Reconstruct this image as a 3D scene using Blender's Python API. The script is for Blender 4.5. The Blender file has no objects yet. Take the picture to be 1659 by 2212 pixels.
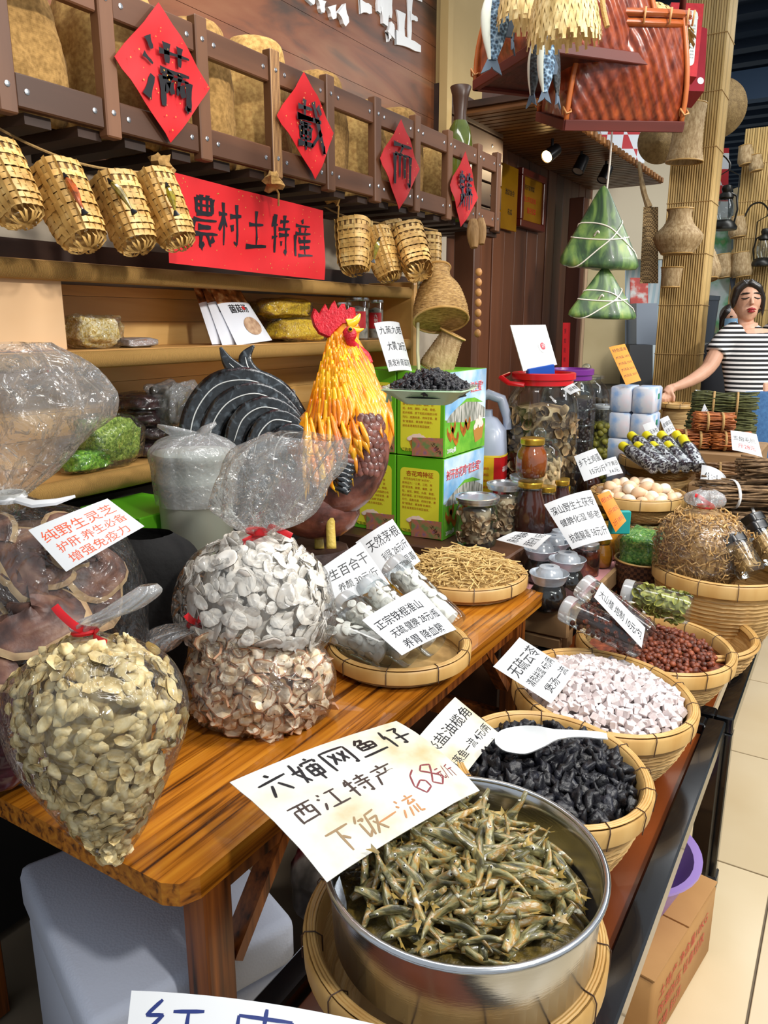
import bpy, bmesh, math, random
from mathutils import Vector, Matrix, Euler, noise as mnoise
random.seed(7)
SC = bpy.context.scene
COL = SC.collection
V3 = Vector
PI = math.pi
# ---------------- camera ----------------
FPX, CAMH = 1660.0, 1.5
PITCH, YAW = math.atan((1106 - 697) / FPX), math.radians(31.6)
cam = bpy.data.cameras.new('camera'); camo = bpy.data.objects.new('camera', cam); COL.objects.link(camo)
camo.location = (0, 0, CAMH); camo.rotation_euler = (PI / 2 - PITCH, 0, YAW)
cam.sensor_fit = 'VERTICAL'; cam.sensor_height = 24; cam.lens = 24 * FPX / 2212; cam.clip_start = .02; cam.clip_end = 200
SC.camera = camo
# ---------------- world, lamps, exposure ----------------
w = bpy.data.worlds.new('hall_daylight'); SC.world = w; w.use_nodes = True
wn = w.node_tree.nodes; bg = wn['Background']; bg.inputs[0].default_value = (.86, .93, 1, 1); bg.inputs[1].default_value = .52
SC.view_settings.view_transform = 'Standard'; SC.view_settings.look = 'None'; SC.view_settings.gamma = 1
SC.view_settings.use_curve_mapping = False; SC.view_settings.exposure = .22
SC.cycles.transparent_max_bounces = 32; SC.cycles.max_bounces = 8; SC.cycles.use_denoising = True
SC.cycles.caustics_reflective = False; SC.cycles.caustics_refractive = False
def lamp(kind, loc, energy, col=(1, 1, 1), target=None, **k):
    l = bpy.data.lights.new('ceiling_lamp', kind); l.energy = energy; l.color = col
    for a, b in k.items(): setattr(l, a, b)
    o = bpy.data.objects.new('ceiling_lamp', l); COL.objects.link(o); o.location = loc
    if target: o.rotation_euler = (V3(target) - V3(loc)).to_track_quat('-Z', 'Y').to_euler()
    return o
for q in ((1.15, .3, 2.75, -1.2, 1.0, 1.1), (1.2, 2.0, 2.75, -1.2, 2.3, 1.1), (1.2, 3.8, 2.75, -.9, 3.9, 1.1)):
    lamp('SPOT', q[:3], 125, (1, .95, .87), q[3:], spot_size=1.5, spot_blend=.6, shadow_soft_size=.09)
lamp('AREA', (.2, 1.6, 3.3), 62, (1, .98, .95), (-.3, 1.6, 0), shape='RECTANGLE', size=.5, size_y=4)
lamp('AREA', (.9, 5.2, 3.3), 70, (.95, .98, 1), (.4, 5.5, 0), shape='RECTANGLE', size=.6, size_y=4)
# ---------------- pixel to place ----------------
_c, _s = math.cos(YAW), math.sin(YAW)
RGT = V3((_c, _s, 0)); FH = V3((-_s, _c, 0))
FWD = FH * math.cos(PITCH) - V3((0, 0, math.sin(PITCH))); UPV = FH * math.sin(PITCH) + V3((0, 0, math.cos(PITCH)))
CAM = V3((0, 0, CAMH))
def P(x, y, z=None, X=None, Y=None, d=None):
    r = FWD + RGT * ((x - 829.5) / FPX) + UPV * ((1106 - y) / FPX)
    t = (z - CAMH) / r.z if z is not None else X / r.x if X is not None else Y / r.y if Y is not None else d
    return CAM + r * t
def depth(p): return (V3(p) - CAM).dot(FWD)
def sz(px, d): return px * d / FPX
# ---------------- materials ----------------
MATS = {}
def rgb(h):
    h = h.lstrip('#'); c = [int(h[i:i + 2], 16) / 255 for i in (0, 2, 4)]
    return tuple((x / 12.92 if x < .04045 else ((x + .055) / 1.055) ** 2.4) for x in c) + (1,)
def mat(name, col, rough=.55, metal=0, col2=None, tex='noise', scale=20, stretch=(1, 1, 1), lo=.35, hi=.65, detail=4, bump=0,
        bscale=None, bstretch=None, btex='noise', rnd=0, spec=.5, emit=0, trans=0, cols=None, coord='Object', dist=0, coat=0, sub=0, bands='X'):
    if name in MATS: return MATS[name]
    m = bpy.data.materials.new(name); m.use_nodes = True; nt = m.node_tree; N = nt.nodes; L = nt.links
    b = N['Principled BSDF']; b.inputs['Roughness'].default_value = rough; b.inputs['Metallic'].default_value = metal
    b.inputs['Specular IOR Level'].default_value = spec; b.inputs['Coat Weight'].default_value = coat
    b.inputs['Base Color'].default_value = rgb(col); b.inputs['Transmission Weight'].default_value = trans
    b.inputs['Subsurface Weight'].default_value = sub; b.inputs['Subsurface Scale'].default_value = .01
    tc = N.new('ShaderNodeTexCoord')
    def tx(kind, sc, st, det, ds=0):
        mp = N.new('ShaderNodeMapping'); mp.inputs['Scale'].default_value = [sc * q for q in st]; L.new(tc.outputs[coord], mp.inputs[0])
        if kind == 'noise':
            t = N.new('ShaderNodeTexNoise'); t.inputs['Scale'].default_value = 1; t.inputs['Detail'].default_value = det; t.inputs['Distortion'].default_value = ds; o = t.outputs[0]
        elif kind == 'wave':
            t = N.new('ShaderNodeTexWave'); t.bands_direction = bands; t.inputs['Scale'].default_value = 1; t.inputs['Distortion'].default_value = ds if ds != 0 else 2; t.inputs['Detail'].default_value = det; o = t.outputs['Fac']
        elif kind == 'voronoi':
            t = N.new('ShaderNodeTexVoronoi'); t.inputs['Scale'].default_value = 1; o = t.outputs['Distance']
        elif kind == 'cell':
            t = N.new('ShaderNodeTexVoronoi'); t.inputs['Scale'].default_value = 1; sp = N.new('ShaderNodeSeparateColor'); L.new(t.outputs['Color'], sp.inputs[0]); L.new(mp.outputs[0], t.inputs[0]); return sp.outputs[0]
        elif kind == 'checker':
            t = N.new('ShaderNodeTexChecker'); t.inputs['Scale'].default_value = 1; o = t.outputs['Fac']
        L.new(mp.outputs[0], t.inputs[0]); return o
    src = None
    if col2 or cols:
        r = N.new('ShaderNodeValToRGB'); L.new(tx(tex, scale, stretch, detail, dist), r.inputs[0]); e = r.color_ramp.elements
        cc = cols or [(lo, col), (hi, col2)]
        while len(e) < len(cc): e.new(.5)
        for i, (p, c) in enumerate(cc): e[i].position = p; e[i].color = rgb(c)
        src = r.outputs[0]
    if rnd:
        oi = N.new('ShaderNodeObjectInfo'); hs = N.new('ShaderNodeHueSaturation'); mr = N.new('ShaderNodeMapRange')
        mr.inputs[3].default_value = 1 - rnd; mr.inputs[4].default_value = 1 + rnd; L.new(oi.outputs['Random'], mr.inputs[0]); L.new(mr.outputs[0], hs.inputs['Value'])
        hs.inputs['Color'].default_value = rgb(col)
        if src: L.new(src, hs.inputs['Color'])
        src = hs.outputs[0]
    if src: L.new(src, b.inputs['Base Color'])
    if bump:
        bp = N.new('ShaderNodeBump'); bp.inputs['Strength'].default_value = bump; bp.inputs['Distance'].default_value = .004
        L.new(tx(btex, bscale or scale, bstretch or stretch, 3), bp.inputs['Height']); L.new(bp.outputs[0], b.inputs['Normal'])
    if emit:
        b.inputs['Emission Strength'].default_value = emit; b.inputs['Emission Color'].default_value = rgb(col)
        if src: L.new(src, b.inputs['Emission Color'])
    MATS[name] = m; return m
def film(name, tint='#ffffff', haze=.06, gloss=.12, bump=.5, bscale=30, rough=.08, hazecol='#f4f6f8', bdist=.01):
    """clear plastic or glass sheet: lets light through, shines on creases"""
    if name in MATS: return MATS[name]
    m = bpy.data.materials.new(name); m.use_nodes = True; nt = m.node_tree; N = nt.nodes; L = nt.links
    out = N['Material Output']; N.remove(N['Principled BSDF'])
    tr = N.new('ShaderNodeBsdfTransparent'); tr.inputs[0].default_value = rgb(tint)
    gl = N.new('ShaderNodeBsdfGlossy'); gl.inputs['Roughness'].default_value = rough
    df = N.new('ShaderNodeBsdfDiffuse'); df.inputs[0].default_value = rgb(hazecol)
    fr = N.new('ShaderNodeLayerWeight'); fr.inputs['Blend'].default_value = .25
    ma = N.new('ShaderNodeMath'); ma.operation = 'MULTIPLY_ADD'; ma.inputs[1].default_value = .55; ma.inputs[2].default_value = gloss; ma.use_clamp = True
    L.new(fr.outputs['Fresnel'], ma.inputs[0])
    if bump:
        tc = N.new('ShaderNodeTexCoord'); t = N.new('ShaderNodeTexNoise'); t.inputs['Scale'].default_value = bscale; t.inputs['Detail'].default_value = 3; t.inputs['Distortion'].default_value = .8
        bp = N.new('ShaderNodeBump'); bp.inputs['Strength'].default_value = bump; bp.inputs['Distance'].default_value = bdist
        L.new(tc.outputs['Object'], t.inputs['Vector']); L.new(t.outputs[0], bp.inputs['Height'])
        L.new(bp.outputs[0], gl.inputs['Normal']); L.new(bp.outputs[0], fr.inputs['Normal'])
    m1 = N.new('ShaderNodeMixShader'); m1.inputs[0].default_value = haze; L.new(tr.outputs[0], m1.inputs[1]); L.new(df.outputs[0], m1.inputs[2])
    m2 = N.new('ShaderNodeMixShader'); L.new(ma.outputs[0], m2.inputs[0]); L.new(m1.outputs[0], m2.inputs[1]); L.new(gl.outputs[0], m2.inputs[2])
    L.new(m2.outputs[0], out.inputs[0]); MATS[name] = m; return m
# ---------------- mesh building ----------------
class MB:
    def __init__(s): s.v = []; s.f = []; s.mi = []
    def add(s, vs, fs, mi=0):
        o = len(s.v); s.v += [V3(q) for q in vs]; s.f += [tuple(i + o for i in f) for f in fs]; s.mi += [mi] * len(fs); return s
    def box(s, lo, hi, b=0, M=None, mi=0):
        """box between two corners with edges cut by b"""
        lo, hi = V3(lo), V3(hi); c = (lo + hi) / 2; h = (hi - lo) / 2
        if b <= 0:
            vs = [V3((c.x + sx * h.x, c.y + sy * h.y, c.z + sz_ * h.z)) for sx in (-1, 1) for sy in (-1, 1) for sz_ in (-1, 1)]
            fs = [(0, 1, 3, 2), (4, 6, 7, 5), (0, 4, 5, 1), (2, 3, 7, 6), (0, 2, 6, 4), (1, 5, 7, 3)]
        else:
            bm = bmesh.new(); bmesh.ops.create_cube(bm, size=1); bmesh.ops.scale(bm, vec=h * 2, verts=bm.verts); b = min(b, min(h) * .9)
            bmesh.ops.bevel(bm, geom=bm.edges[:], offset=b, segments=1 if b < .01 else 2, affect='EDGES', profile=.5)
            bm.verts.index_update(); vs = [q.co + c for q in bm.verts]; fs = [tuple(q.index for q in f.verts) for f in bm.faces]; bm.free()
        if M is not None: vs = [M @ V3(q) for q in vs]
        return s.add(vs, fs, mi)
    def lathe(s, prof, n=24, M=None, mod=None, mi=0, caps=True, arc=None):
        vs = []; fs = []; full = arc is None; m = n if full else n + 1
        for r, z in prof:
            for i in range(m):
                a = 2 * PI * i / n if full else arc[0] + (arc[1] - arc[0]) * i / n
                k = mod(a, r, z) if mod else 1
                vs.append(V3((r * k * math.cos(a), r * k * math.sin(a), z)))
        for j in range(len(prof) - 1):
            for i in range(n):
                i2 = (i + 1) % m; fs.append((j * m + i, j * m + i2, (j + 1) * m + i2, (j + 1) * m + i))
        if caps and full:
            if prof[0][0] > 1e-6: fs.append(tuple(range(n))[::-1])
            if prof[-1][0] > 1e-6: fs.append(tuple(range((len(prof) - 1) * m, (len(prof) - 1) * m + n)))
        if M is not None: vs = [M @ q for q in vs]
        return s.add(vs, fs, mi)
    def tube(s, path, rad, n=6, closed=False, caps=True, side=None, flat=1.0, M=None, mi=0):
        """sweep; rad a number or list; side = preferred width direction, flat = thickness / width"""
        pts = [V3(q) for q in path]; k = len(pts); rad = rad if isinstance(rad, (list, tuple)) else [rad] * k; vs = []; fs = []
        up = V3(side) if side is not None else None
        for i, p in enumerate(pts):
            t = (pts[(i + 1) % k] - pts[i - 1]) if closed else (pts[min(i + 1, k - 1)] - pts[max(i - 1, 0)])
            t = t.normalized() if t.length > 1e-9 else V3((0, 0, 1))
            if up is None: up = t.orthogonal()
            u = up - t * up.dot(t); u = u.normalized() if u.length > 1e-6 else t.orthogonal().normalized()
            if side is None: up = u
            w_ = t.cross(u); r = rad[i]
            for j in range(n):
                a = 2 * PI * j / n; vs.append(p + u * (r * math.cos(a)) + w_ * (r * flat * math.sin(a)))
        for i in range(k if closed else k - 1):
            for j in range(n):
                a, b = i * n, ((i + 1) % k) * n; j2 = (j + 1) % n; fs.append((a + j, a + j2, b + j2, b + j))
        if caps and not closed: fs += [tuple(range(n))[::-1], tuple(range((k - 1) * n, k * n))]
        if M is not None: vs = [M @ q for q in vs]
        return s.add(vs, fs, mi)
    def grid(s, fn, nu, nv, wrap=False, M=None, mi=0):
        vs = [V3(fn(i / nu, j / nv)) for j in range(nv + 1) for i in range(nu if wrap else nu + 1)]; m = nu if wrap else nu + 1
        fs = [(j * m + i, j * m + (i + 1) % m, (j + 1) * m + (i + 1) % m, (j + 1) * m + i) for j in range(nv) for i in range(nu)]
        if M is not None: vs = [M @ q for q in vs]
        return s.add(vs, fs, mi)
    def ball(s, c, r, n=12, m=8, M=None, mi=0):
        r = r if isinstance(r, (tuple, list, Vector)) else (r, r, r); c = V3(c)
        Mx = Matrix.Translation(c) @ Matrix.Diagonal((*r, 1)); Mx = M @ Mx if M is not None else Mx
        return s.lathe([(max(math.sin(PI * j / m), 1e-7), -math.cos(PI * j / m)) for j in range(m + 1)], n, Mx, caps=False, mi=mi)
    def prism(s, poly, h, M=None, mi=0):
        """polygon in xy pulled up by h"""
        n = len(poly); vs = [V3((x, y, 0)) for x, y in poly] + [V3((x, y, h)) for x, y in poly]
        fs = [tuple(range(n))[::-1], tuple(range(n, 2 * n))] + [(i, (i + 1) % n, n + (i + 1) % n, n + i) for i in range(n)]
        if M is not None: vs = [M @ q for q in vs]
        return s.add(vs, fs, mi)
    def mesh(s, name, mats, smooth=True, org=(0, 0, 0)):
        me = bpy.data.meshes.new(name); o = V3(org); me.from_pydata([tuple(q - o) for q in s.v], [], s.f)
        for m in (mats if isinstance(mats, (list, tuple)) else [mats]): me.materials.append(m)
        if any(s.mi): me.polygons.foreach_set('material_index', s.mi)
        if smooth:
            me.polygons.foreach_set('use_smooth', [True] * len(me.polygons))
            if smooth is not True:
                try: me.set_sharp_from_angle(angle=math.radians(smooth))
                except Exception: pass
        me.update(); return me
def tag(o, label=None, cat=None, group=None, kind=None):
    if label: o['label'] = label
    if cat: o['category'] = cat
    if group: o['group'] = group
    if kind: o['kind'] = kind
    return o
def link(name, me, parent=None, M=None):
    o = bpy.data.objects.new(name, me); COL.objects.link(o)
    if parent: o.parent = parent
    if M is not None: o.matrix_basis = M
    return o
def part(name, mb, m, parent, smooth=40, label=None):
    """mesh child, its vertices given in world space of an unrotated parent"""
    o = link(name, mb.mesh(name, m, smooth, parent.location if not parent.parent else parent.location + parent.parent.location), parent)
    if label: o['label'] = label
    return o
def thing(name, label, cat, loc=(0, 0, 0), group=None):
    o = bpy.data.objects.new(name, None); o.empty_display_size = .02; COL.objects.link(o); o.location = loc; return tag(o, label, cat, group)
def solo(name, mb, m, label, cat, group=None, kind=None, smooth=40, org=None):
    if org is None:
        n = len(mb.v); org = (sum(q.x for q in mb.v) / n, sum(q.y for q in mb.v) / n, min(q.z for q in mb.v))
    o = link(name, mb.mesh(name, m, smooth, org)); o.location = org; return tag(o, label, cat, group, kind)
def struct(name, mb, m, smooth=False, parent=None):
    if parent: return link(name, mb.mesh(name, m, smooth), parent)
    o = link(name, mb.mesh(name, m, smooth)); o['kind'] = 'structure'; return o
def copy_tree(o, parent=None, M=None, **kw):
    c = o.copy(); COL.objects.link(c); c.parent = parent
    if M is not None: c.matrix_basis = M
    for ch in o.children: copy_tree(ch, c)
    if kw: tag(c, **kw)
    return c
def basis(o, x, y=None, z=None):
    """matrix with origin o, x axis x and the z axis as near z as it goes"""
    x = V3(x).normalized(); z = V3(z or (0, 0, 1)); y = z.cross(x).normalized(); z = x.cross(y)
    return Matrix(((x.x, y.x, z.x, o[0]), (x.y, y.y, z.y, o[1]), (x.z, y.z, z.z, o[2]), (0, 0, 0, 1)))
def upto(o, z, twist=0):
    """matrix at o whose z axis points along z"""
    q = V3(z).to_track_quat('Z', 'Y').to_matrix().to_4x4(); return Matrix.Translation(V3(o)) @ q @ Matrix.Rotation(twist, 4, 'Z')
def T(*q): return Matrix.Translation(V3(q))
def RZ(a): return Matrix.Rotation(a, 4, 'Z')
def RX(a): return Matrix.Rotation(a, 4, 'X')
def RY(a): return Matrix.Rotation(a, 4, 'Y')
def U(a, b): return random.uniform(a, b)
def fbm(x, y=0, z=0, o=3):
    s = 0; a = 1
    for i in range(o): s += a * mnoise.noise(V3((x, y, z))); x *= 2.1; y *= 2.1; z *= 2.1; a *= .5
    return s
def cat(pts, n):
    """smooth chain through points (tuples of any length)"""
    out = []; k = len(pts)
    for i in range(k - 1):
        p0, p1, p2, p3 = pts[max(i - 1, 0)], pts[i], pts[i + 1], pts[min(i + 2, k - 1)]
        for j in range(n):
            t = j / n; out.append(tuple(.5 * (2 * b + (c - a) * t + (2 * a - 5 * b + 4 * c - d) * t * t + (-a + 3 * b - 3 * c + d) * t ** 3) for a, b, c, d in zip(p0, p1, p2, p3)))
    out.append(tuple(pts[-1])); return out
# ---------------- writing ----------------
_gl = {}
def glyphs(s, off=0):
    if (s, off) in _gl: return _gl[s, off]
    c = bpy.data.curves.new('writing', 'FONT'); c.body = s; c.resolution_u = 2; c.offset = off
    o = bpy.data.objects.new('writing', c); COL.objects.link(o); me = o.to_mesh()
    r = ([(q.co.x, q.co.y) for q in me.vertices], [tuple(f.vertices) for f in me.polygons]); o.to_mesh_clear()
    bpy.data.objects.remove(o); bpy.data.curves.remove(c); _gl[s, off] = r; return r
def strokes(chars, ST, wd=.07, brush=True, adv=1.0):
    """hand drawn strokes: each a string of two-digit points on a 0-99 grid, y down; gives flat quads"""
    vs = []; fs = []; strokes.sid = []; ns = 0
    for k, ch in enumerate(chars):
        for st in ST.get(ch, '').split(' '):
            if not st: continue
            pts = [(int(st[i:i + 2]) / 100, 1 - int(st[i + 2:i + 4]) / 100) for i in range(0, len(st), 4)]
            q = cat([(a, b) for a, b in pts], 4) if len(pts) > 2 else [(pts[0][0] + (pts[-1][0] - pts[0][0]) * t / 4, pts[0][1] + (pts[-1][1] - pts[0][1]) * t / 4) for t in range(5)]
            n = len(q); o = len(vs); ns += 1; strokes.sid += [ns] * (2 * n)
            for i, (x, y) in enumerate(q):
                dx, dy = q[min(i + 1, n - 1)][0] - q[max(i - 1, 0)][0], q[min(i + 1, n - 1)][1] - q[max(i - 1, 0)][1]; l = math.hypot(dx, dy) or 1
                t = i / (n - 1); h = wd / 2 * ((1.25 - .55 * math.sin(PI * t) - .75 * max(0, t - .72) / .28 + .25 * math.sin(k * 3 + o)) if brush else (1 if 0 < i < n - 1 else .7))
                if brush and abs(dx) > abs(dy) * 1.5: h *= .72
                h = max(h, wd * .12); vs += [(k * adv + x - dy / l * h, y + dx / l * h), (k * adv + x + dy / l * h, y - dx / l * h)]
            fs += [(o + 2 * i, o + 2 * i + 1, o + 2 * i + 3, o + 2 * i + 2) for i in range(n - 1)]
    return vs, fs
def lettering(parent, surf, W, H, s, u, v, h, m, name='lettering', off=0, shear=0, rot=0, wob=.02, G=None, sx=1, lift=.0007, fit=None):
    """put a line of text on surf(u,v)->(point, normal); u,v of its lower left corner, v from the bottom, h the letter height, W,H the sheet size"""
    gv, gf = G or glyphs(s, off); mb = MB(); vs = []; cr, sr = math.cos(rot), math.sin(rot)
    if fit and gv: sx = min(sx, (fit - u) * W / (max(q[0] for q in gv) * h))
    for x, y in gv:
        x += wob * mnoise.noise(V3((x * 1.3, y * 1.3, len(s)))); y += wob * 1.5 * mnoise.noise(V3((x * 1.1, y * 1.3, 7.7))) + wob * math.sin(x * 1.7)
        x = x * sx + y * shear; x, y = (x * cr - y * sr) * h, (x * sr + y * cr) * h
        p, n = surf(u + x / W, v + y / H); vs.append(p + n * lift)
    mb.add(vs, gf); mb.f = [f for f in mb.f]; return part(name, mb, m, parent, False)
def sheet(name, quad, label, cat_, m, bend=0, th=.0009, nu=10, nv=8, group=None, curl=0, lines=(), fold=0):
    """a sheet of card through four corners (top left, top right, bottom right, bottom left), bowed by bend (metres)"""
    tl, tr, br, bl = [V3(q) for q in quad]; W = ((tr - tl).length + (br - bl).length) / 2; H = ((bl - tl).length + (br - tr).length) / 2
    nrm = (br - bl).cross(tl - bl).normalized()
    def pt(u, v):
        p = bl * (1 - u) * (1 - v) + br * u * (1 - v) + tr * u * v + tl * (1 - u) * v
        return p + nrm * (bend * 4 * u * (1 - u) + curl * 4 * v * (1 - v) + fold * fbm(u * 2.5, v * 2.5, W * 9, 2))
    def surf(u, v):
        e = .01; p = pt(u, v); n = (pt(u + e, v) - p).cross(pt(u, v + e) - p); return p, n.normalized()
    mb = MB(); mb.grid(lambda u, v: pt(u, v) + nrm * th / 2, nu, nv); k = len(mb.v)
    mb.grid(lambda u, v: pt(u, v) - nrm * th / 2, nu, nv); mb.f = mb.f[:nu * nv] + [f[::-1] for f in mb.f[nu * nv:]]
    e = [i for i in range(nu)] + [nu + (nu + 1) * j for j in range(nv)] + [(nu + 1) * (nv + 1) - 1 - i for i in range(nu)] + [(nu + 1) * (nv - j) for j in range(nv)]
    fs = [(a + k, b + k, b, a) for a, b in zip(e, e[1:] + e[:1])]; mb.f += fs; mb.mi += [0] * len(fs)
    o = solo(name, mb, m, label, cat_, group, smooth=50)
    for a in lines:
        kw = dict(fit=.96); kw.update(a[5] if len(a) > 5 else {}); lettering(o, surf, W, H, a[0], a[1], a[2], a[3] * H, a[4], **kw)
    return o, surf, W, H
# ================= palette =================
PLASTER = mat('plaster', '#b9ad9b', .85, col2='#a89a86', scale=6, bump=.15, bscale=60)
TILE = mat('floor_tile', '#d9c7a4', .28, col2='#cdb78f', scale=2.2, lo=.3, hi=.75, rnd=.04, spec=.5)
GROUT = mat('grout', '#6f6250', .9)
DARKWOOD = mat('dark_stained_wood', '#6d4129', .45, col2='#3c2114', scale=5, stretch=(1, 1, .12), tex='noise', detail=6, bump=.1, rnd=.18)
DARKWOODY = mat('dark_stained_board', '#4b3020', .55, col2='#2a1912', scale=7, stretch=(.6, .12, 1), detail=6, rnd=.15)
CRATEV = mat('walnut_post', '#7b5338', .5, col2='#5a3925', scale=9, stretch=(1, 1, .1), detail=6, bump=.1, rnd=.2)
CRATEH = mat('walnut_rail', '#734a30', .5, col2='#4a2d1b', scale=9, stretch=(1, .1, 1), detail=6, bump=.1, rnd=.2)
SLATM = mat('dark_slat', '#3a2418', .6, col2='#22150e', scale=9, stretch=(.1, 1, 1), rnd=.2)
PINE = mat('knotty_panel', '#c79a54', .45, cols=[(.25, '#9c733a'), (.45, '#cf9f58'), (.62, '#e0b874'), (.8, '#a8824a')], scale=2.2, stretch=(1, .35, 2.6), detail=8, dist=1.2, rnd=.12)
BOARD = mat('shelf_board', '#d8a763', .4, col2='#bd8d4e', scale=5, stretch=(1, .2, 1))
ROPE = mat('rope_wrap', '#e2b163', .85, col2='#b98a44', tex='wave', scale=120, stretch=(1, 1, 1), lo=.2, hi=.8, bump=.9, btex='wave', bscale=120, bands='Y', dist=.4)
BURLAP = mat('burlap', '#cfa964', .95, col2='#a88046', tex='noise', scale=90, bump=.9, bscale=260, btex='checker')
BURLAPD = mat('burlap_dark', '#b88f52', .95, col2='#8f6c38', tex='noise', scale=90, bump=.9, bscale=260, btex='checker')
STEELSCREW = mat('screw_steel', '#b8bcc0', .3, 1)
REDPAPER = mat('red_paper', '#c40d17', .6, col2='#ce131c', scale=8, bump=.06, bscale=30)
GOLDFLECK = mat('gold_fleck', '#e8b25a', .3, .6)
INK = mat('black_ink', '#15171d', .35)
INKBLUE = mat('blue_marker_ink', '#1f2f6e', .4)
INKORANGE = mat('orange_marker_ink', '#e2501c', .45)
INKBROWN = mat('brown_marker_ink', '#6b3b26', .5)
INKPURPLE = mat('dark_red_marker_ink', '#7a3138', .5)
INKRED = mat('red_print', '#c5201f', .5)
WHITEP = mat('white_paint', '#f1f2f2', .4)
CARDW = mat('white_card', '#d4d7da', .5, col2='#cccfd3', scale=6)
CARDOLD = mat('stained_card', '#e9e6dc', .5, cols=[(.4, '#d6d8d5'), (.58, '#cfcab8'), (.74, '#b5a474')], scale=9, detail=5)
GOLD = mat('gold_plaque', '#e0a417', .25, .75, col2='#c98d10', scale=5)
BLACKM = mat('black_metal', '#0b0c0f', .16, 0, coat=.25, spec=.5)
BLACKP = mat('black_plastic', '#0d0d10', .3)
CEIL = mat('roof_sheet', '#1f2d40', .5, .3)
BAMBOO = mat('bamboo', '#cda86a', .42, col2='#b98e4e', scale=14, stretch=(1, 1, .25), rnd=.08, bump=.1)
BAMBOOD = mat('bamboo_weave', '#c3a06a', .6, cols=[(.25, '#8d6c3f'), (.5, '#c09a60'), (.8, '#d9bd88')], scale=9, stretch=(1, 1, 14), detail=4, bump=.9, bscale=16, bstretch=(1, 1, 10))
WEAVE = mat('palm_strip', '#cfa560', .5, cols=[(.3, '#a57a3a'), (.55, '#d0a760'), (.8, '#e6c98a')], scale=25, detail=3, rnd=.16)
STRING = mat('white_string', '#e9e4d8', .8)
TWINE = mat('jute_twine', '#b08d58', .9, bump=.6, bscale=200)
WIRE = mat('dark_wire', '#4a3428', .5)
BEIGE = mat('beige_paint', '#c9ac74', .6, col2='#bda068', scale=3)
# ================= floor =================
mb = MB(); mb.box((-4, -1, -.06), (9, 16, -.006)); flo = struct('floor', mb, GROUT)
tm = {}
TS = .655
for i in range(-1, 4):
    for j in range(-1, 11):
        x0, y0 = -.04 + TS * (i - 1) - .0, 2.125 + TS * (j - 3)
        if x0 > 2 or (i < 0): continue
        mb = MB(); mb.box((.003, .003, -.006), (TS - .003, TS - .003, 0), .0012)
        if 't' not in tm: tm['t'] = mb.mesh('tile', TILE, False)
        link('tile', tm['t'], flo, T(x0, y0, 0))
# ================= walls =================
mb = MB(); mb.box((-1.98, -.6, 0), (-1.86, 3.62, 3.4)); struct('wall_left', mb, PLASTER)
# beige pillar and dark boards to the right of the sign
a = P(957, 100, X=-1.8).y; b = P(1036, 100, X=-1.8).y
mb = MB(); mb.box((-1.98, a + .0, 2.5), (-1.78, b, 3.4)); mb.box((-1.80, a - .03, 2.3), (-1.76, a + .02, 3.4)); struct('trim_1', mb, BEIGE)
# dark plank wall behind the right end
wl = MB(); wl.box((-2.0, 3.0, 0), (-1.93, 6.0, 2.9)); wl = struct('wall_back', wl, DARKWOOD)
k = 0; y = 3.05
while y < 5.95:
    wd = U(.14, .19); mb = MB(); mb.box((-1.932, y + .004, 0), (-1.905 + U(-.004, .004), y + wd - .004, 2.6), .003); link('plank', mb.mesh('plank', DARKWOOD, False), wl); y += wd
mb = MB(); q = P(1027, 700, X=-1.5); mb.box((-1.6, q.y - .03, 0), (-1.5, q.y + .03, 2.05), .004); struct('trim_2', mb, mat('door_post', '#5f3b28', .4, col2='#4a2b1c', scale=6, stretch=(1, 1, .1)))
mb = MB(); q = P(1235, 700, X=-1.75); mb.box((-1.8, q.y - .04, 0), (-1.7, q.y + .04, 2.3), .004); struct('trim_3', mb, mat('door_post_dark', '#6b4030', .4, col2='#4f2c20', scale=6, stretch=(1, 1, .1)))
q2 = P(1256, 700, X=-1.7); mb = MB(); mb.box((-1.74, q.y + .05, 0), (-1.69, q2.y + .04, 2.3), .004); struct('trim_4', mb, mat('pale_post', '#e2bd96', .5))
# dark boards above the right end (beside the hanging fish)
wl2 = MB(); wl2.box((-1.84, 3.42, 1.95), (-1.8, 4.1, 2.56)); wl2 = struct('trim_5', wl2, DARKWOODY)
for i in range(5):
    mb = MB(); mb.box((-1.8, 3.43, 1.97 + i * .118), (-1.775, 4.09, 2.08 + i * .118), .003); p = link('board', mb.mesh('board', DARKWOODY, False), wl2)
    for yy in (3.55, 3.95):
        s_ = MB(); s_.lathe([(.007, 0), (.007, .002), (.004, .003)], 10, T(-1.775, yy, 2.03 + i * .118) @ RY(PI / 2)); link('screw', s_.mesh('screw', STEELSCREW, 40), p)
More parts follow.
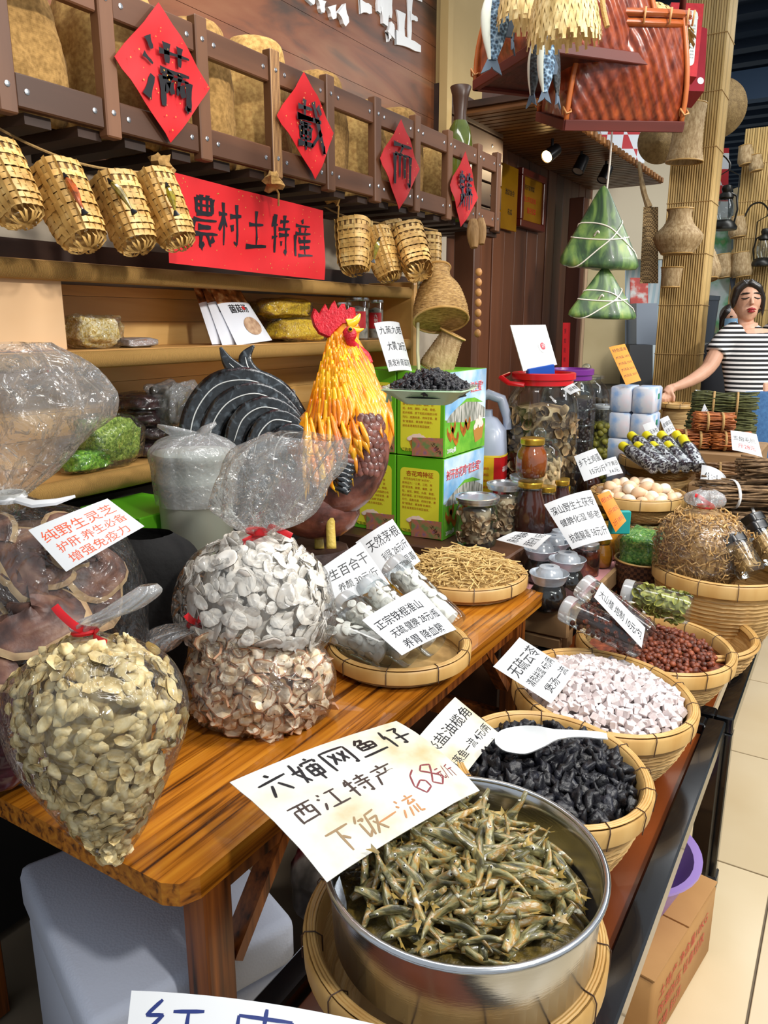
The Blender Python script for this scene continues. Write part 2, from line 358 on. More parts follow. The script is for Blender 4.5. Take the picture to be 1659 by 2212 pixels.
# ================= big wooden sign =================
SIGNM = mat('printed_sign_wood', '#6d4028', .4, cols=[(.2, '#2a2320'), (.38, '#4a3426'), (.5, '#7d492b'), (.62, '#8a5a3a'), (.78, '#4d4438')], scale=2.2, stretch=(1, .7, 3.2), detail=9, dist=.8)
sg = thing('signboard', 'large dark wooden signboard with white raised characters above the crates', 'signboard', (-1.85, 1.9, 2.3))
for i in range(6):
    mb = MB(); mb.box((-1.855, .6, 2.26 + i * .15), (-1.835, 3.5, 2.41 + i * .15 - .0015)); part('plank', mb, SIGNM, sg, False)
mb = MB(); mb.box((-1.857, .58, 2.235), (-1.828, 3.5, 2.26)); mb.box((-1.857, 3.5, 2.235), (-1.828, 3.56, 3.2)); part('sign_frame', mb, mat('sign_edge', '#d0cbbd', .5), sg, False)
BIG = {'正': '12159014 50155085 22502590 50487446 06888584', '纯': '38053024 30243830 38301350 08503245 06723868 55229820 64305866 66668855 90309264 79067578 84909288 92889670', '然': '36053046 40185018 50183555 26322638 10601662 78058025 60289826 78307260 80329460 12801092 36823896 60826696 84789894'}
SGS = lambda u, v: (V3((-1.834, 0, 0)) + V3((0, u, v)), V3((1, 0, 0)))
for ch, (px, py), s_ in (('正', (848, 98), .28), ('纯', (770, 58), .27), ('然', (655, 16), .27)):
    q = P(px, py, X=-1.834); gv, gf = strokes(ch, BIG, .19); mb = MB()
    V2 = [V3((-1.834 + h * (1 + .25 * strokes.sid[i]), q.y + x * s_ * .95, q.z + yy * s_)) for h in (0, .004) for i, (x, yy) in enumerate(gv)]; n = len(gv)
    mb.add(V2, [f for f in gf] + [tuple(i + n for i in f) for f in gf] + [(f[0], f[2 + 1], f[3] + n, f[0] + n) for f in gf] + [(f[1], f[2], f[2] + n, f[1] + n) for f in gf])
    part('character', mb, WHITEP, sg, False)
# ================= shelf unit =================
su = thing('shelf_unit', 'wooden wall shelf unit with rope wrapped shelf edges and knotty back panels', 'shelf', (-1.75, 1.6, 0))
YE = 2.80
for z0, zt in ((1.13, 1.395), (1.435, 1.60)):
    z = z0
    while z < zt:
        mb = MB(); mb.box((-1.855, .2, z), (-1.845, YE, min(z + .068, zt) - .001)); part('back_plank', mb, PINE, su, False); z += .068
for z in (1.13, 1.435, 1.637):
    mb = MB(); mb.box((-1.855, .2, z - .028), (-1.60, YE, z)); part('shelf_board', mb, BOARD, su, False)
    mb = MB(); n = 60
    mb.tube([(-1.603, .2 + (YE - .2) * i / n, z - .022) for i in range(n + 1)], .022 if z > 1.2 else .026, 10, flat=.75, side=(0, 0, 1)); part('rope_edge', mb, ROPE, su, 60)
mb = MB(); mb.box((-1.86, YE, .74), (-1.58, YE + .045, 1.66), .012); part('end_panel', mb, BOARD, su, False)
mb = MB(); mb.box((-1.855, .2, 1.64), (-1.80, 3.3, 1.70)); part('back_rail', mb, DARKWOODY, su, False)
mb = MB(); mb.box((-1.855, .2, .02), (-1.66, YE, 1.06)); part('base_cabinet', mb, mat('black_cabinet', '#0e0c0b', .7), su, False)
# ================= crate rack =================
cr = thing('crate_rack', 'row of dark brown open crates fixed along the wall above the shelves', 'crate', (-1.6, 2.0, 1.9))
YP = [.73, .995, 1.243, 1.525, 1.80, 2.056, 2.323, 2.59, 2.845, 3.115, 3.31]
ZB, ZT, XF = 1.905, 2.19, -1.45
for i, y in enumerate(YP):
    m_ = CRATEV if i != 4 else mat('striped_post', '#b58a58', .5, col2='#5f3d24', tex='wave', scale=55, stretch=(1, 1, .05), dist=1, bands='Y')
    mb = MB(); mb.box((XF - .03, y - .02, ZB - .015), (XF, y + .02, ZT + .02), .003); pt = part('post', mb, m_, cr, False)
    mb = MB(); mb.box((-1.83, y - .018, ZB), (-1.80, y + .018, ZT)); part('rear_post', mb, CRATEV, cr, False)
    for zz in (ZB + .035, ZT - .03):
        s_ = MB(); s_.lathe([(.006, 0), (.006, .001), (.003, .002)], 8, T(XF, y, zz) @ RY(PI / 2)); part('screw', s_, STEELSCREW, pt)
    if i + 1 < len(YP):
        y2 = YP[i + 1]
        for z0, z1, nm in ((ZB, ZB + .062, 'bottom_rail'), (ZT - .062, ZT, 'top_rail')):
            mb = MB(); mb.box((XF - .028, y + .021, z0), (XF - .006, y2 - .021, z1), .003); rl = part(nm, mb, CRATEH, cr, False)
            for yy in (y + .045, y2 - .045):
                s_ = MB(); s_.lathe([(.006, 0), (.006, .001), (.003, .002)], 8, T(XF - .006, yy, (z0 + z1) / 2) @ RY(PI / 2)); part('screw', s_, STEELSCREW, rl)
            mb = MB(); mb.box((-1.82, y + .02, z0), (-1.80, y2 - .02, z1)); part('rear_rail', mb, CRATEH, cr, False)
        for k in range(2):
            yy = y + .05 + k * (y2 - y) / 2; mb = MB(); mb.box((-1.82, yy, ZB - .022), (XF - .03, yy + .06, ZB - .001)); part('bottom_slat', mb, SLATM, cr, False)
# ================= awning with slats, right of the crates =================
aw = thing('slatted_awning', 'dark slatted wooden awning with warm spotlight beside the zongzi', 'awning', (-1.5, 4.3, 2.25))
za = 2.46; ea = P(1272, 292, z=za); eb = P(1425, 397, z=za); XA = (ea.x + eb.x) / 2
AWM = mat('awning_slat', '#7a4c22', .45, col2='#4f2e14', scale=8, stretch=(.1, 1, 1), rnd=.2)
yy = 3.6
while yy < eb.y - .02:
    mb = MB(); mb.box((-1.90, yy, za), (XA, yy + .045, za + .02)); part('slat', mb, AWM, aw, False); yy += .06
mb = MB(); mb.box((-1.90, 3.58, za + .021), (XA - .02, eb.y, za + .05)); part('awning_board', mb, DARKWOODY, aw, False)
for i in range(34):
    yy = 3.35 + (eb.y - 3.35) * i / 34; mb = MB(); mb.box((XA, yy, za - .005), (XA + .03, yy + .028, za + .03), .004); part('edge_slat', mb, mat('edge_slat', '#a8713c', .5, rnd=.3), aw, False)
# spot lamps under the awning
def spotl(px, py, lit):
    q = P(px, py, z=za - .07); t = thing('spot_lamp', 'lit warm spotlight under the slatted awning' if lit else 'unlit black spotlight under the slatted awning', 'lamp', q, None if lit else 'unlit awning spotlights')
    D = (V3((-.4, -1.2, -.75)) if lit else V3((-.2, -.5, -.9))).normalized(); M_ = upto(q, D)
    mb = MB(); mb.lathe([(.02, -.05), (.032, -.045), (.036, .05), (.033, .05), (.03, -.02)], 16, M_); part('lamp_body', mb, BLACKP, t)
    mb = MB(); mb.lathe([(.0001, .045), (.031, .045)], 16, M_); part('bulb', mb, mat('warm_bulb', '#ffd890', emit=14) if lit else mat('bulb_off', '#c8c8c8', .2), t)
    mb = MB(); mb.tube([q, q + V3((0, 0, .07))], .008, 8); part('bracket', mb, BLACKP, t)
    if lit: lamp('SPOT', q + D * .06, 9, (1, .75, .45), q + D, spot_size=1.8, spot_blend=.5, shadow_soft_size=.03)
spotl(1192, 330, True); spotl(1255, 355, False); spotl(1308, 375, False)
# ================= gold plaques =================
def plaque(quad, label, frame, lines):
    q = [P(*c, X=-1.87) for c in quad]; y0, y1 = q[0].y, q[1].y; z1, z0 = (q[0].z + q[1].z) / 2, (q[2].z + q[3].z) / 2
    t = thing('certificate_plaque', label, 'plaque', (-1.87, (y0 + y1) / 2, z0)); mb = MB(); mb.box((-1.89, y0, z0), (-1.87, y1, z1)); part('plate', mb, GOLD, t, False)
    if frame:
        for a_ in (((y0 - .04, z0 - .04), (y1 + .04, z0)), ((y0 - .04, z1), (y1 + .04, z1 + .04)), ((y0 - .04, z0), (y0, z1)), ((y1, z0), (y1 + .04, z1))):
            mb = MB(); mb.box((-1.90, *a_[0]), (-1.855, *a_[1]), .004); part('frame', mb, mat('plaque_frame', '#5a1e14', .3), t, False)
    sf = lambda u, v: (V3((-1.869, y0 + u * (y1 - y0), z0 + v * (z1 - z0))), V3((1, 0, 0)))
    for s_, u, v, h, m_ in lines: lettering(t, sf, y1 - y0, z1 - z0, s_, u, v, h * (z1 - z0), m_, wob=0)
plaque(((1078, 345), (1120, 368), (1120, 497), (1078, 497)), 'unframed gold plaque with dark print beside the slatted awning', False, (('酒店协会', .35, .55, .1, INK), ('名店', .5, .25, .1, INK)))
plaque(((1130, 378), (1172, 398), (1168, 480), (1128, 482)), 'gold plaque in a dark red frame with red lettering', True, (('封开宴席菜', .1, .72, .13, INK), ('最上风流乳鸽', .05, .45, .14, INKRED), ('重庆名菜', .25, .2, .15, INKRED)))
# ================= roof of the hall =================
rf = MB(); rf.box((-5, 6.5, 3.9), (9, 30, 3.95)); rf = struct('ceiling', rf, CEIL)
for i in range(26):
    mb = MB(); mb.box((-5, 6.8 + i * .42, 3.84), (9, 6.95 + i * .42, 3.9)); link('roof_rib', mb.mesh('roof_rib', CEIL, False), rf)
for x_ in (.2, 2.0, 4.4):
    mb = MB(); mb.box((x_, 6.5, 3.6), (x_ + .16, 30, 3.84)); link('roof_beam', mb.mesh('roof_beam', mat('roof_beam', '#3d5470', .5, .2), False), rf)
mb = MB(); mb.box((-5, 8.2, 3.45), (9, 8.35, 3.7)); link('roof_beam', mb.mesh('roof_beam', MATS['roof_beam'], False), rf)
mb = MB(); mb.box((-5, 18, 0), (9, 18.2, 3.9)); struct('wall_far', mb, mat('far_wall', '#8f9a94', .8, col2='#6f7d7a', scale=1.2))
# ================= hand-written characters =================
ST = {'六': '45055218 08359230 38502090 58487888', '婶': '20081550 15503588 38252090 04453842 68057215 48204632 48229020 90208632 52405278 52408640 86408478 52588458 52768676 70327098',
 '网': '12151292 12158814 88148690 86907884 28304866 46302672 56307268 74305272', '鱼': '38082030 36165414 54143832 24342462 24347632 76327260 24487048 50325060 24607460 08859482',
 '仔': '25081250 22352095 48168015 80156035 62356292 62925086 42609558', '西': '08208818 20402095 20408238 82388094 42204065 60206062 60627864 22908088',
 '江': '15101825 05321240 08882060 38207818 60206084 30869684', '特': '18121035 10303828 24052495 08603655 68056835 48209018 42389636 44529250 78387898 78986890 56665678',
 '产': '46045018 12229020 32303844 68286044 14508848 22500896', '6': '64054020 40202060 20604095 40957085 70857060 70605550 55502565', '8': '70154005 40052022 20225048 50487570 75705095 50952575 25755045 50457015',
 '元': '28128012 10388838 38381892 60386082 60828886 88869270', '/': '70052095', '斤': '72081818 24201292 30429040 60426098', '下': '08159014 48165096 52407060',
 '饭': '22050830 20264024 40243034 20352090 20903872 88125018 52183890 54388436 84365092 60488892', '一': '08509248', '流': '12081822 04301242 06902258 64046816 40229420 66285246 52469042 80328844 50563894 66566690 82568088 80889890',
 '红': '30050830 08303428 34280858 06583454 02883478 48229220 70227086 40889886', '肉': '12201296 12208818 88188694 86947488 50045030 50302456 46407656 50582482 48628084', '广': '46045218 18248822 20240896',
 '满': '12082024 02342044 04921860 34229820 50085036 78087636 34489646 38563898 38569454 94549296 92968490 56484478 54625878 76486878 76628278',
 '載': '08225620 30063040 06405838 12505248 16561678 16565054 50544878 16666466? 16664866 14785076 06885886 32483298 60057232 72329896 98969880 04408838 88565092 76108824',
 '而': '06129410 50123830 12323096? 12321296 12328830 88308696 86967488 36323680 60326080', '歸': '22042014 10181044 10183816 38163844 10304030 10444044 24444496? 24444492 24622482 2462 06620692? 44600896 54189618 72046846 54349234 54468846 58565690 58569254 92549282 74487498',
 '農': '24102436 24107610 76107636 24227622 24367636 40044036 60046036 14481096 14489048 30604858? 30607260 20729472 40724098 40985088 60727296 82807088',
 '村': '04303828 24042496 24340464 24363656 50329630 78067896 78966488 56505864', '土': '18408238 50085088 04909688', '産': '46045014 14208620 34243636 66246036 12441096 12409038 34483060 30588856 58445894 34748472 24949694'}
for k_ in ST: ST[k_] = ' '.join(s_ for s_ in ST[k_].split(' ') if '?' not in s_ and len(s_) % 4 == 0 and len(s_) >= 8)
# ================= black framed display tables =================
TOPW = mat('red_brown_board', '#8a4318', .3, col2='#5e2a0e', scale=5, stretch=(1, .12, 1), detail=6, coat=.3)
def dtable(y0, y1, x1, label, x0=-.76):
    t = thing('display_table', label, 'table', ((x1 - .35), (y0 + y1) / 2, 0)); zt = .52; w_ = .045
    for nm, a, b in (('front_rail', (x1 - w_, y0, zt - .045), (x1, y1, zt)), ('back_rail', (x0, y0, zt - .045), (x0 + w_, y1, zt)), ('end_rail', (x0 + w_, y1 - w_, zt - .045), (x1 - w_, y1, zt)), ('end_rail', (x0 + w_, y0, zt - .045), (x1 - w_, y0 + w_, zt))):
        mb = MB(); mb.box(a, b, .004); part(nm, mb, BLACKM, t, False)
    for x_ in (x0, x1 - w_):
        for y_ in (y0, y1 - w_):
            mb = MB(); mb.box((x_, y_, .02), (x_ + w_, y_ + w_, zt - .046), .003); lg = part('leg', mb, BLACKM, t, False)
            mb = MB(); mb.box((x_ - .004, y_ - .004, 0), (x_ + w_ + .004, y_ + w_ + .004, .05), .004); part('foot', mb, BLACKP, lg, False)
    for k in range(3):
        bw = (-.235 - x0 - w_) / 3; xa = x0 + w_ + .005 + k * bw; mb = MB(); mb.box((xa, y0 + .05, zt - .05), (xa + bw - .003, y1 - .05, zt - .025), .003); part('board', mb, TOPW, t, False)
    return t
dtable(.2, 1.955, -.185, 'black metal framed table under the fish basin and the poria basket', -.66)
dtable(1.975, 4.06, -.17, 'black metal framed table under the eggs and root bundles')
# ================= wooden bench =================
FIR = mat('burnt_fir', '#b06a1c', .25, cols=[(.3, '#3d1c06'), (.4, '#80480f'), (.5, '#ad681a'), (.72, '#c78326')], tex='noise', scale=75, stretch=(1, .035, 1), detail=3, dist=.5, coat=.5, rnd=.1)
FIRV = mat('burnt_fir_leg', '#8a4a1c', .35, cols=[(.3, '#2a1206'), (.45, '#6b3612'), (.7, '#94531f')], scale=75, stretch=(1, 1, .035), detail=3, rnd=.1)
bn = thing('wooden_bench', 'long burnt-grain wooden bench carrying the bags and flat trays', 'bench', (-1.0, 1.36, 0))
for k in range(6):
    xa = -1.512 + k * .131; mb = MB(); y0 = .635
    if k == 5:
        mb.prism([(xa, y0), (xa + .09, y0), (xa + .115, y0 + .012), (xa + .128, y0 + .04), (xa + .128, 2.1), (xa, 2.1)], .038, T(0, 0, .682))
    else: mb.box((xa, y0, .682), (xa + .1305, 2.1, .72))
    part('plank', mb, FIR, bn, False)
for x_ in (-1.50, -.80):
    for y_ in (.70, 1.95):
        mb = MB(); mb.box((x_, y_, 0), (x_ + .05, y_ + .06, .682), .003); part('leg', mb, FIRV, bn, False)
        mb = MB(); s_ = 1 if y_ < 1 else -1; mb.box((0, -.018, -.012), (.26, .018, .012), 0, T(x_ + .02, y_ + .03 + s_ * .22, .665) @ RZ(-PI / 2 * s_) @ RY(.85)); part('brace', mb, FIRV, bn, False)
mb = MB(); mb.box((-1.45, 1.97, .3), (-.80, 2.0, .36)); part('stretcher', mb, FIRV, bn, False)
mb = MB(); mb.box((-.79, .76, .62), (-.765, 1.95, .682)); part('apron', mb, FIRV, bn, False)
# dark counter behind the bench, counter for boxes and jars
mb = MB(); mb.box((-1.58, 2.24, 0), (-.92, 4.3, .75), .006); solo('back_counter', mb, mat('counter_wood', '#5b3a24', .5, col2='#3c2416', scale=5, stretch=(1, .2, 1)), 'brown wooden counter under the green egg cartons and big glass jars', 'counter', smooth=False)
# ================= under the tables =================
FOAM = mat('foam', '#b7bfd2', .7, bump=.12, bscale=220, btex='voronoi')
t = thing('foam_box', 'white polystyrene box on the floor under the wooden bench', 'box', (-1.05, .78, 0)); MF = T(-1.31, .745, 0) @ RZ(-.37)
for nm, z0, z1, e in (('box_body', 0, .35, .0), ('lid', .352, .45, .006)):
    mb = MB(); mb.box((-e, -e, z0), (.45 + e, .36 + e, z1), .02, MF); part(nm, mb, FOAM, t, 50)
CARTON = mat('cardboard', '#b98c56', .7, col2='#a97c48', scale=4, bump=.08, bscale=40)
t = thing('cardboard_box', 'worn brown cardboard box with red print on the floor beside the table leg', 'box', (-.3, 1.55, 0)); MC = T(-.145, 1.76, 0) @ RZ(math.atan2(-.374, -.061))
mb = MB(); mb.box((0, -.36, 0), (.38, 0, .196), .008, MC); part('box_body', mb, CARTON, t, 50)
for a_, b_ in ((0, .187), (.193, .38)):
    mb = MB(); mb.box((a_, -.36, .1965), (b_, 0, .2), 0, MC); part('flap', mb, CARTON, t, False)
mb = MB(); mb.box((.0, -.21, .2002), (.38, -.15, .2006), 0, MC); part('packing_tape', mb, mat('packing_tape', '#a87c40', .25), t, False)
nc = (MC.to_3x3() @ V3((0, 1, 0))); sf = lambda u, v: (MC @ V3((.36 - u * .34, .001, .02 + v * .16)), nc)
for i, s_ in enumerate(('土特产 净含量10KG', '防潮防压 轻拿轻放', '产地 封开')): lettering(t, sf, .34, .16, s_, .04, .68 - .3 * i, .034, INKRED, wob=0, fit=.95)
PURP = mat('purple_plastic', '#a48ad0', .35)
mb = MB(); M_ = T(-.33, 1.60, .202); mb.lathe([(.10, 0), (.15, .12), (.165, .125), (.165, .131), (.147, .126), (.098, .006), (0, .005)], 36, M_); solo('plastic_basin', mb, PURP, 'lilac plastic basin resting on the cardboard box under the table', 'basin')
# crumpled plastic sack with red print and a carton behind the bench legs
mb = MB(); q = P(610, 1900, z=.3) + V3((.06, .2, 0)); mb.grid(lambda u, v: q + V3((.17 * math.cos(u * 2 * PI) * math.sin(PI * v) * (1 + .25 * fbm(u * 5, v * 5, 1)), .15 * math.sin(u * 2 * PI) * math.sin(PI * v) * (1 + .25 * fbm(u * 5, v * 5, 3)), -.29 + .34 * v)), 28, 18, wrap=True)
solo('plastic_sack', mb, mat('crumpled_sack', '#8e8782', .3, cols=[(.35, '#5c5650'), (.5, '#a49c94'), (.62, '#8a2430'), (.8, '#b5303e')], scale=6, bump=.8, bscale=18), 'crumpled plastic sack with red print on the floor behind the bench leg', 'sack')
mb = MB(); mb.box((-.74, 1.32, 0), (-.52, 1.7, .22), .006); solo('cardboard_box', mb, CARTON, 'dark shaded cardboard box on the floor under the display table', 'box', smooth=50)
# ================= bamboo bowl baskets =================
def bowl(label, c, R, H, tilt=0, cat_='basket', flare=.72, band=.04, ties=14, twist=0, ridges=16, ztilt=0, group=None, oval=1):
    t = thing('bamboo_basket', label, cat_, (0, 0, 0), group)
    prof = []
    for i in range(ridges * 3 + 1):
        s_ = i / (ridges * 3); r = R * (flare + (1 - flare) * math.sin(s_ * PI / 2) ** .8) - .006; prof.append((r + (.0022 if i % 3 == 1 else -.0014), -H + s_ * (H - .012)))
    inner = [(r - .007, z) for r, z in prof[::-3]]
    wob = lambda a, r, z: 1 + .008 * math.sin(a * 23 + z * 500) + .006 * math.sin(a * 3 + 1)
    mb = MB(); mb.lathe([(0.001, -H)] + prof + inner + [(.001, -H + .006)], 64, mod=wob, caps=False); part('woven_body', mb, BAMBOOD, t, 60)
    mb = MB(); mb.lathe([(R - .003, -band), (R + .004, -band * .9), (R + .005, -.006), (R + .001, -.001), (R - .003, -.004)], 64, caps=False); part('outer_band', mb, BAMBOO, t, 50)
    mb = MB(); mb.lathe([(R - .016, -band * .8), (R - .011, -.002), (R - .015, 0), (R - .019, -.005), (R - .021, -band * .8)], 64, caps=False); part('inner_band', mb, BAMBOO, t, 50)
    for k in range(3):
        mb = MB(); mb.lathe([(R - .003 - .0042 * k + .0024 * math.cos(a * PI / 3), .001 + .0022 * math.sin(a * PI / 3)) for a in range(7)], 64, mod=lambda a, r, z, k=k: 1 + .003 * math.sin(a * (5 + k) + k), caps=False); part('rim_cane', mb, BAMBOO, t, 60)
    for k in range(ties):
        a = 2 * PI * (k + .3 * math.sin(k * 7)) / ties; M_ = RZ(a); pts = [(R + .0062, 0, -band), (R + .0068, 0, -.004), (R + .002, .001, .0038), (R - .012, .002, .0038), (R - .0225, .002, -.005), (R - .023, .001, -band * .8)]
        mb = MB(); mb.tube(pts, .0011, 4, M=M_); part('tie', mb, WIRE, t, 60)
    t.matrix_basis = T(*c) @ RZ(ztilt) @ RY(tilt) @ RZ(twist) @ Matrix.Diagonal((1, oval, 1, 1)); return t
B1 = P(980, 1985, z=.665); B2 = P(1192, 1650, z=.70); B3 = P(1305, 1488, z=.68); B4 = P(1415, 1385, z=.65)
bowl('bamboo basket holding the steel basin of small fish', B1, .212, .165, 0, twist=.3)
bowl('bamboo basket of black dried olives with a white spoon', B2, .182, .18, .10, twist=1)
bowl('bamboo basket full of white poria cubes', B3, .205, .17, .08, twist=2)
bowl('bamboo basket of red brown rosehips and berry bottles', B4, .206, .14, .05, twist=3)
# ---------------- steel basin ----------------
STEEL = mat('brushed_steel', '#c9ccd0', .22, 1, bump=.05, bscale=2, bstretch=(30, 30, 200))
BS = P(1003, 1850, z=.79); bt = thing('steel_basin', 'round stainless steel basin of small fish set in a bamboo basket', 'basin', BS - V3((0, 0, .12)))
mb = MB(); R = .187; mb.lathe([(.001, -.118), (R - .03, -.118), (R - .012, -.108), (R - .006, -.02), (R - .002, -.003), (R + .004, 0), (R + .006, -.002), (R + .006, -.005), (R + .001, -.004), (R - .002, -.02), (R - .007, -.11), (R - .028, -.122), (.001, -.122)], 72, T(*BS), caps=False); part('basin_shell', mb, STEEL, bt, 60)
mb = MB(); mb.lathe([(R + .002 + .0045 * math.cos(a * PI / 4), -.001 + .0035 * math.sin(a * PI / 4)) for a in range(9)], 72, T(*BS), caps=False); part('rolled_rim', mb, STEEL, bt, 60)
# ---------------- piles ----------------
def vogel(n, R, jit=.5):
    out = []
    for i in range(n):
        r = R * math.sqrt((i + .5) / n); a = i * 2.39996; s_ = jit * R / math.sqrt(n); out.append((r * math.cos(a) + U(-s_, s_), r * math.sin(a) + U(-s_, s_)))
    return out
def core(name, c, R, dome, m, label, cat_, tilt=0, n=20):
    mb = MB(); mb.lathe([(R * k / 10, dome * (1 - (k / 10) ** 2) - .012) for k in range(11)], n, T(*c) @ RY(tilt), mod=lambda a, r, z: 1 + .06 * math.sin(a * 7 + r * 90)); return solo(name, mb, m, label, cat_, kind='stuff')
# fish
FISHM = mat('dried_fish_skin', '#8a7430', .28, cols=[(.25, '#22241c'), (.4, '#555130'), (.5, '#8f8a60'), (.59, '#a07830'), (.7, '#cfd0bc')], scale=60, stretch=(.4, 1.3, 1.3), detail=4, rnd=.3, bump=.25, bscale=300, coat=.4)
FINM = mat('fish_fin', '#7a6a34', .4, col2='#a88a45', scale=80, rnd=.3); EYEM = mat('fish_eye', '#d8d6c8', .25); PUP = mat('fish_pupil', '#08080a', .15)
def fish_mesh(bend, arch, L=.108):
    mb = MB(); pts = []; rad = []
    for i in range(10):
        s_ = i / 9; x = (s_ - .5) * L; pts.append((x, bend * L * (s_ - .5) ** 2 * 2, arch * L * math.sin(s_ * PI))); rad.append(L * .098 * ((.45 + 1.6 * s_) if s_ < .3 else (1 - ((s_ - .3) / .7) ** 1.5 * .86)) + .0006)
    mb.tube(pts, rad, 8, side=(0, 0, 1), flat=.62); e = V3(pts[-1]); tm_ = MB()
    tm_.add([e + V3((-.006, 0, .002)), e + V3((.012, .002, .0065)), e + V3((.007, .001, 0)), e + V3((.012, .002, -.0065)), e + V3((-.006, 0, -.002))], [(0, 2, 1), (0, 4, 2), (4, 3, 2)])
    ey = MB(); h = V3(pts[1])
    for s_ in (-1, 1): ey.ball(h + V3((.002, s_ * rad[1] * .52, rad[1] * .25)), (.0032, .0018, .0032), 8, 6, mi=0); ey.ball(h + V3((.002, s_ * (rad[1] * .52 + .0012), rad[1] * .25)), (.0017, .001, .0017), 6, 5, mi=1)
    return mb.mesh('fish_body', FISHM, True), tm_.mesh('fish_fin', FINM, False), ey.mesh('fish_eye', [EYEM, PUP], True)
FM = [fish_mesh(*q) for q in ((.5, .02), (-.6, .05), (.15, -.06), (-.2, .1), (.9, 0))]
core('fish_pile_base', BS + V3((0, 0, -.05)), .17, .03, mat('fish_mass', '#4a4020', .4, col2='#8a7434', scale=70, bump=1, bscale=80), 'dense lower layer of small dried fish in the steel basin', 'fish')
pts = vogel(210, .15, .6); random.shuffle(pts)
for i, (x, y) in enumerate(pts):
    r = math.hypot(x, y); z = -.04 + .05 * (1 - (r / .165) ** 2) + U(-.012, .012); m3 = FM[i % 5]; a = U(0, 2 * PI)
    if r > .12: a = math.atan2(y, x) + PI / 2 + U(-.7, .7) if random.random() < .75 else a
    M_ = T(BS.x + x * .9, BS.y + y * .9, BS.z + z) @ RZ(a) @ RY(U(-.28, .28)) @ RX(U(-1.5, 1.5)) @ Matrix.Scale(U(.62, 1.02), 4)
    o = tag(link('small_fish', m3[0], None, M_), 'small golden dried fish heaped in the steel basin', 'fish', 'small fish in the steel basin')
    link('tail_fin', m3[1], o); link('eye', m3[2], o)
# olives
OLIVE = mat('dried_olive', '#14131a', .42, cols=[(.3, '#08080c'), (.6, '#17171f'), (.78, '#1c2230'), (.9, '#4a141c')], scale=25, rnd=.4, bump=.5, bscale=120)
def crumple(R, seed, fl=(1, .7, .45)):
    mb = MB(); mb.ball((0, 0, 0), 1, 11, 8)
    for q in mb.v: k = 1 + .8 * fbm(q.x * 1.3 + seed, q.y * 1.3, q.z * 1.3, 2); q.x *= R * fl[0] * k; q.y *= R * fl[1] * k; q.z *= R * fl[2] * k
    return mb
OM = [crumple(.019, s_ * 3.1).mesh('olive', OLIVE, True) for s_ in range(6)]
core('olive_pile_base', B2 + V3((0, 0, -.022)), .16, .02, OLIVE, 'lower layer of black dried olives in the basket', 'olives', .1)
for i, (x, y) in enumerate(vogel(240, .150, .6)):
    r = math.hypot(x, y); M_ = T(*B2) @ RY(.1) @ T(x, y, -.022 + .03 * (1 - (r / .155) ** 2) + U(-.006, .01)) @ Euler((U(0, 6), U(0, 6), U(0, 6))).to_matrix().to_4x4() @ Matrix.Scale(U(.8, 1.25), 4)
    tag(link('dried_olive', OM[i % 6], None, M_), 'black wrinkled dried olive heaped beside the white spoon', 'olive', 'black dried olives in the basket')
# poria cubes
PORIA = mat('poria_cube', '#dbd3d3', .75, col2='#cbbdbc', scale=60, rnd=.05, bump=.2, bscale=120)
CM = []
for s_ in range(5):
    mb = MB(); mb.box((-.5, -.5, -.5), (.5, .5, .5), .05)
    for q in mb.v: q += V3((U(-.03, .03), U(-.03, .03), U(-.03, .03)))
    sc_ = (.0155 * U(.9, 1.1), .0155 * U(.85, 1.1), .0145 * U(.85, 1.1)); mb.v = [V3((q.x * sc_[0], q.y * sc_[1], q.z * sc_[2])) for q in mb.v]; CM.append(mb.mesh('cube', PORIA, False))
core('poria_pile_base', B3 + V3((0, 0, -.02)), .182, .03, PORIA, 'lower layer of white poria cubes in the basket', 'cubes', .08)
pts = vogel(430, .176, .5); mbst = MB(); pts.sort(key=lambda q: q[1] - q[0] * .4 + U(-.1, .1))
for i, (x, y) in enumerate(pts):
    r = math.hypot(x, y); M_ = T(*B3) @ RY(.08) @ T(x, y, -.02 + .045 * (1 - (r / .18) ** 2) + U(-.004, .01)) @ Euler((U(0, 6), U(0, 6), U(0, 6))).to_matrix().to_4x4()
    if i < 300: tag(link('poria_cube', CM[i % 5], None, M_), 'small white poria cube heaped in the bamboo basket', 'cube', 'white poria cubes in the basket')
    else: mbst.box((-.0075, -.0075, -.007), (.0075, .0075, .007), 0, M_)
solo('poria_cubes', mbst, PORIA, 'further small white poria cubes at the back of the basket', 'cubes', kind='stuff', smooth=False)
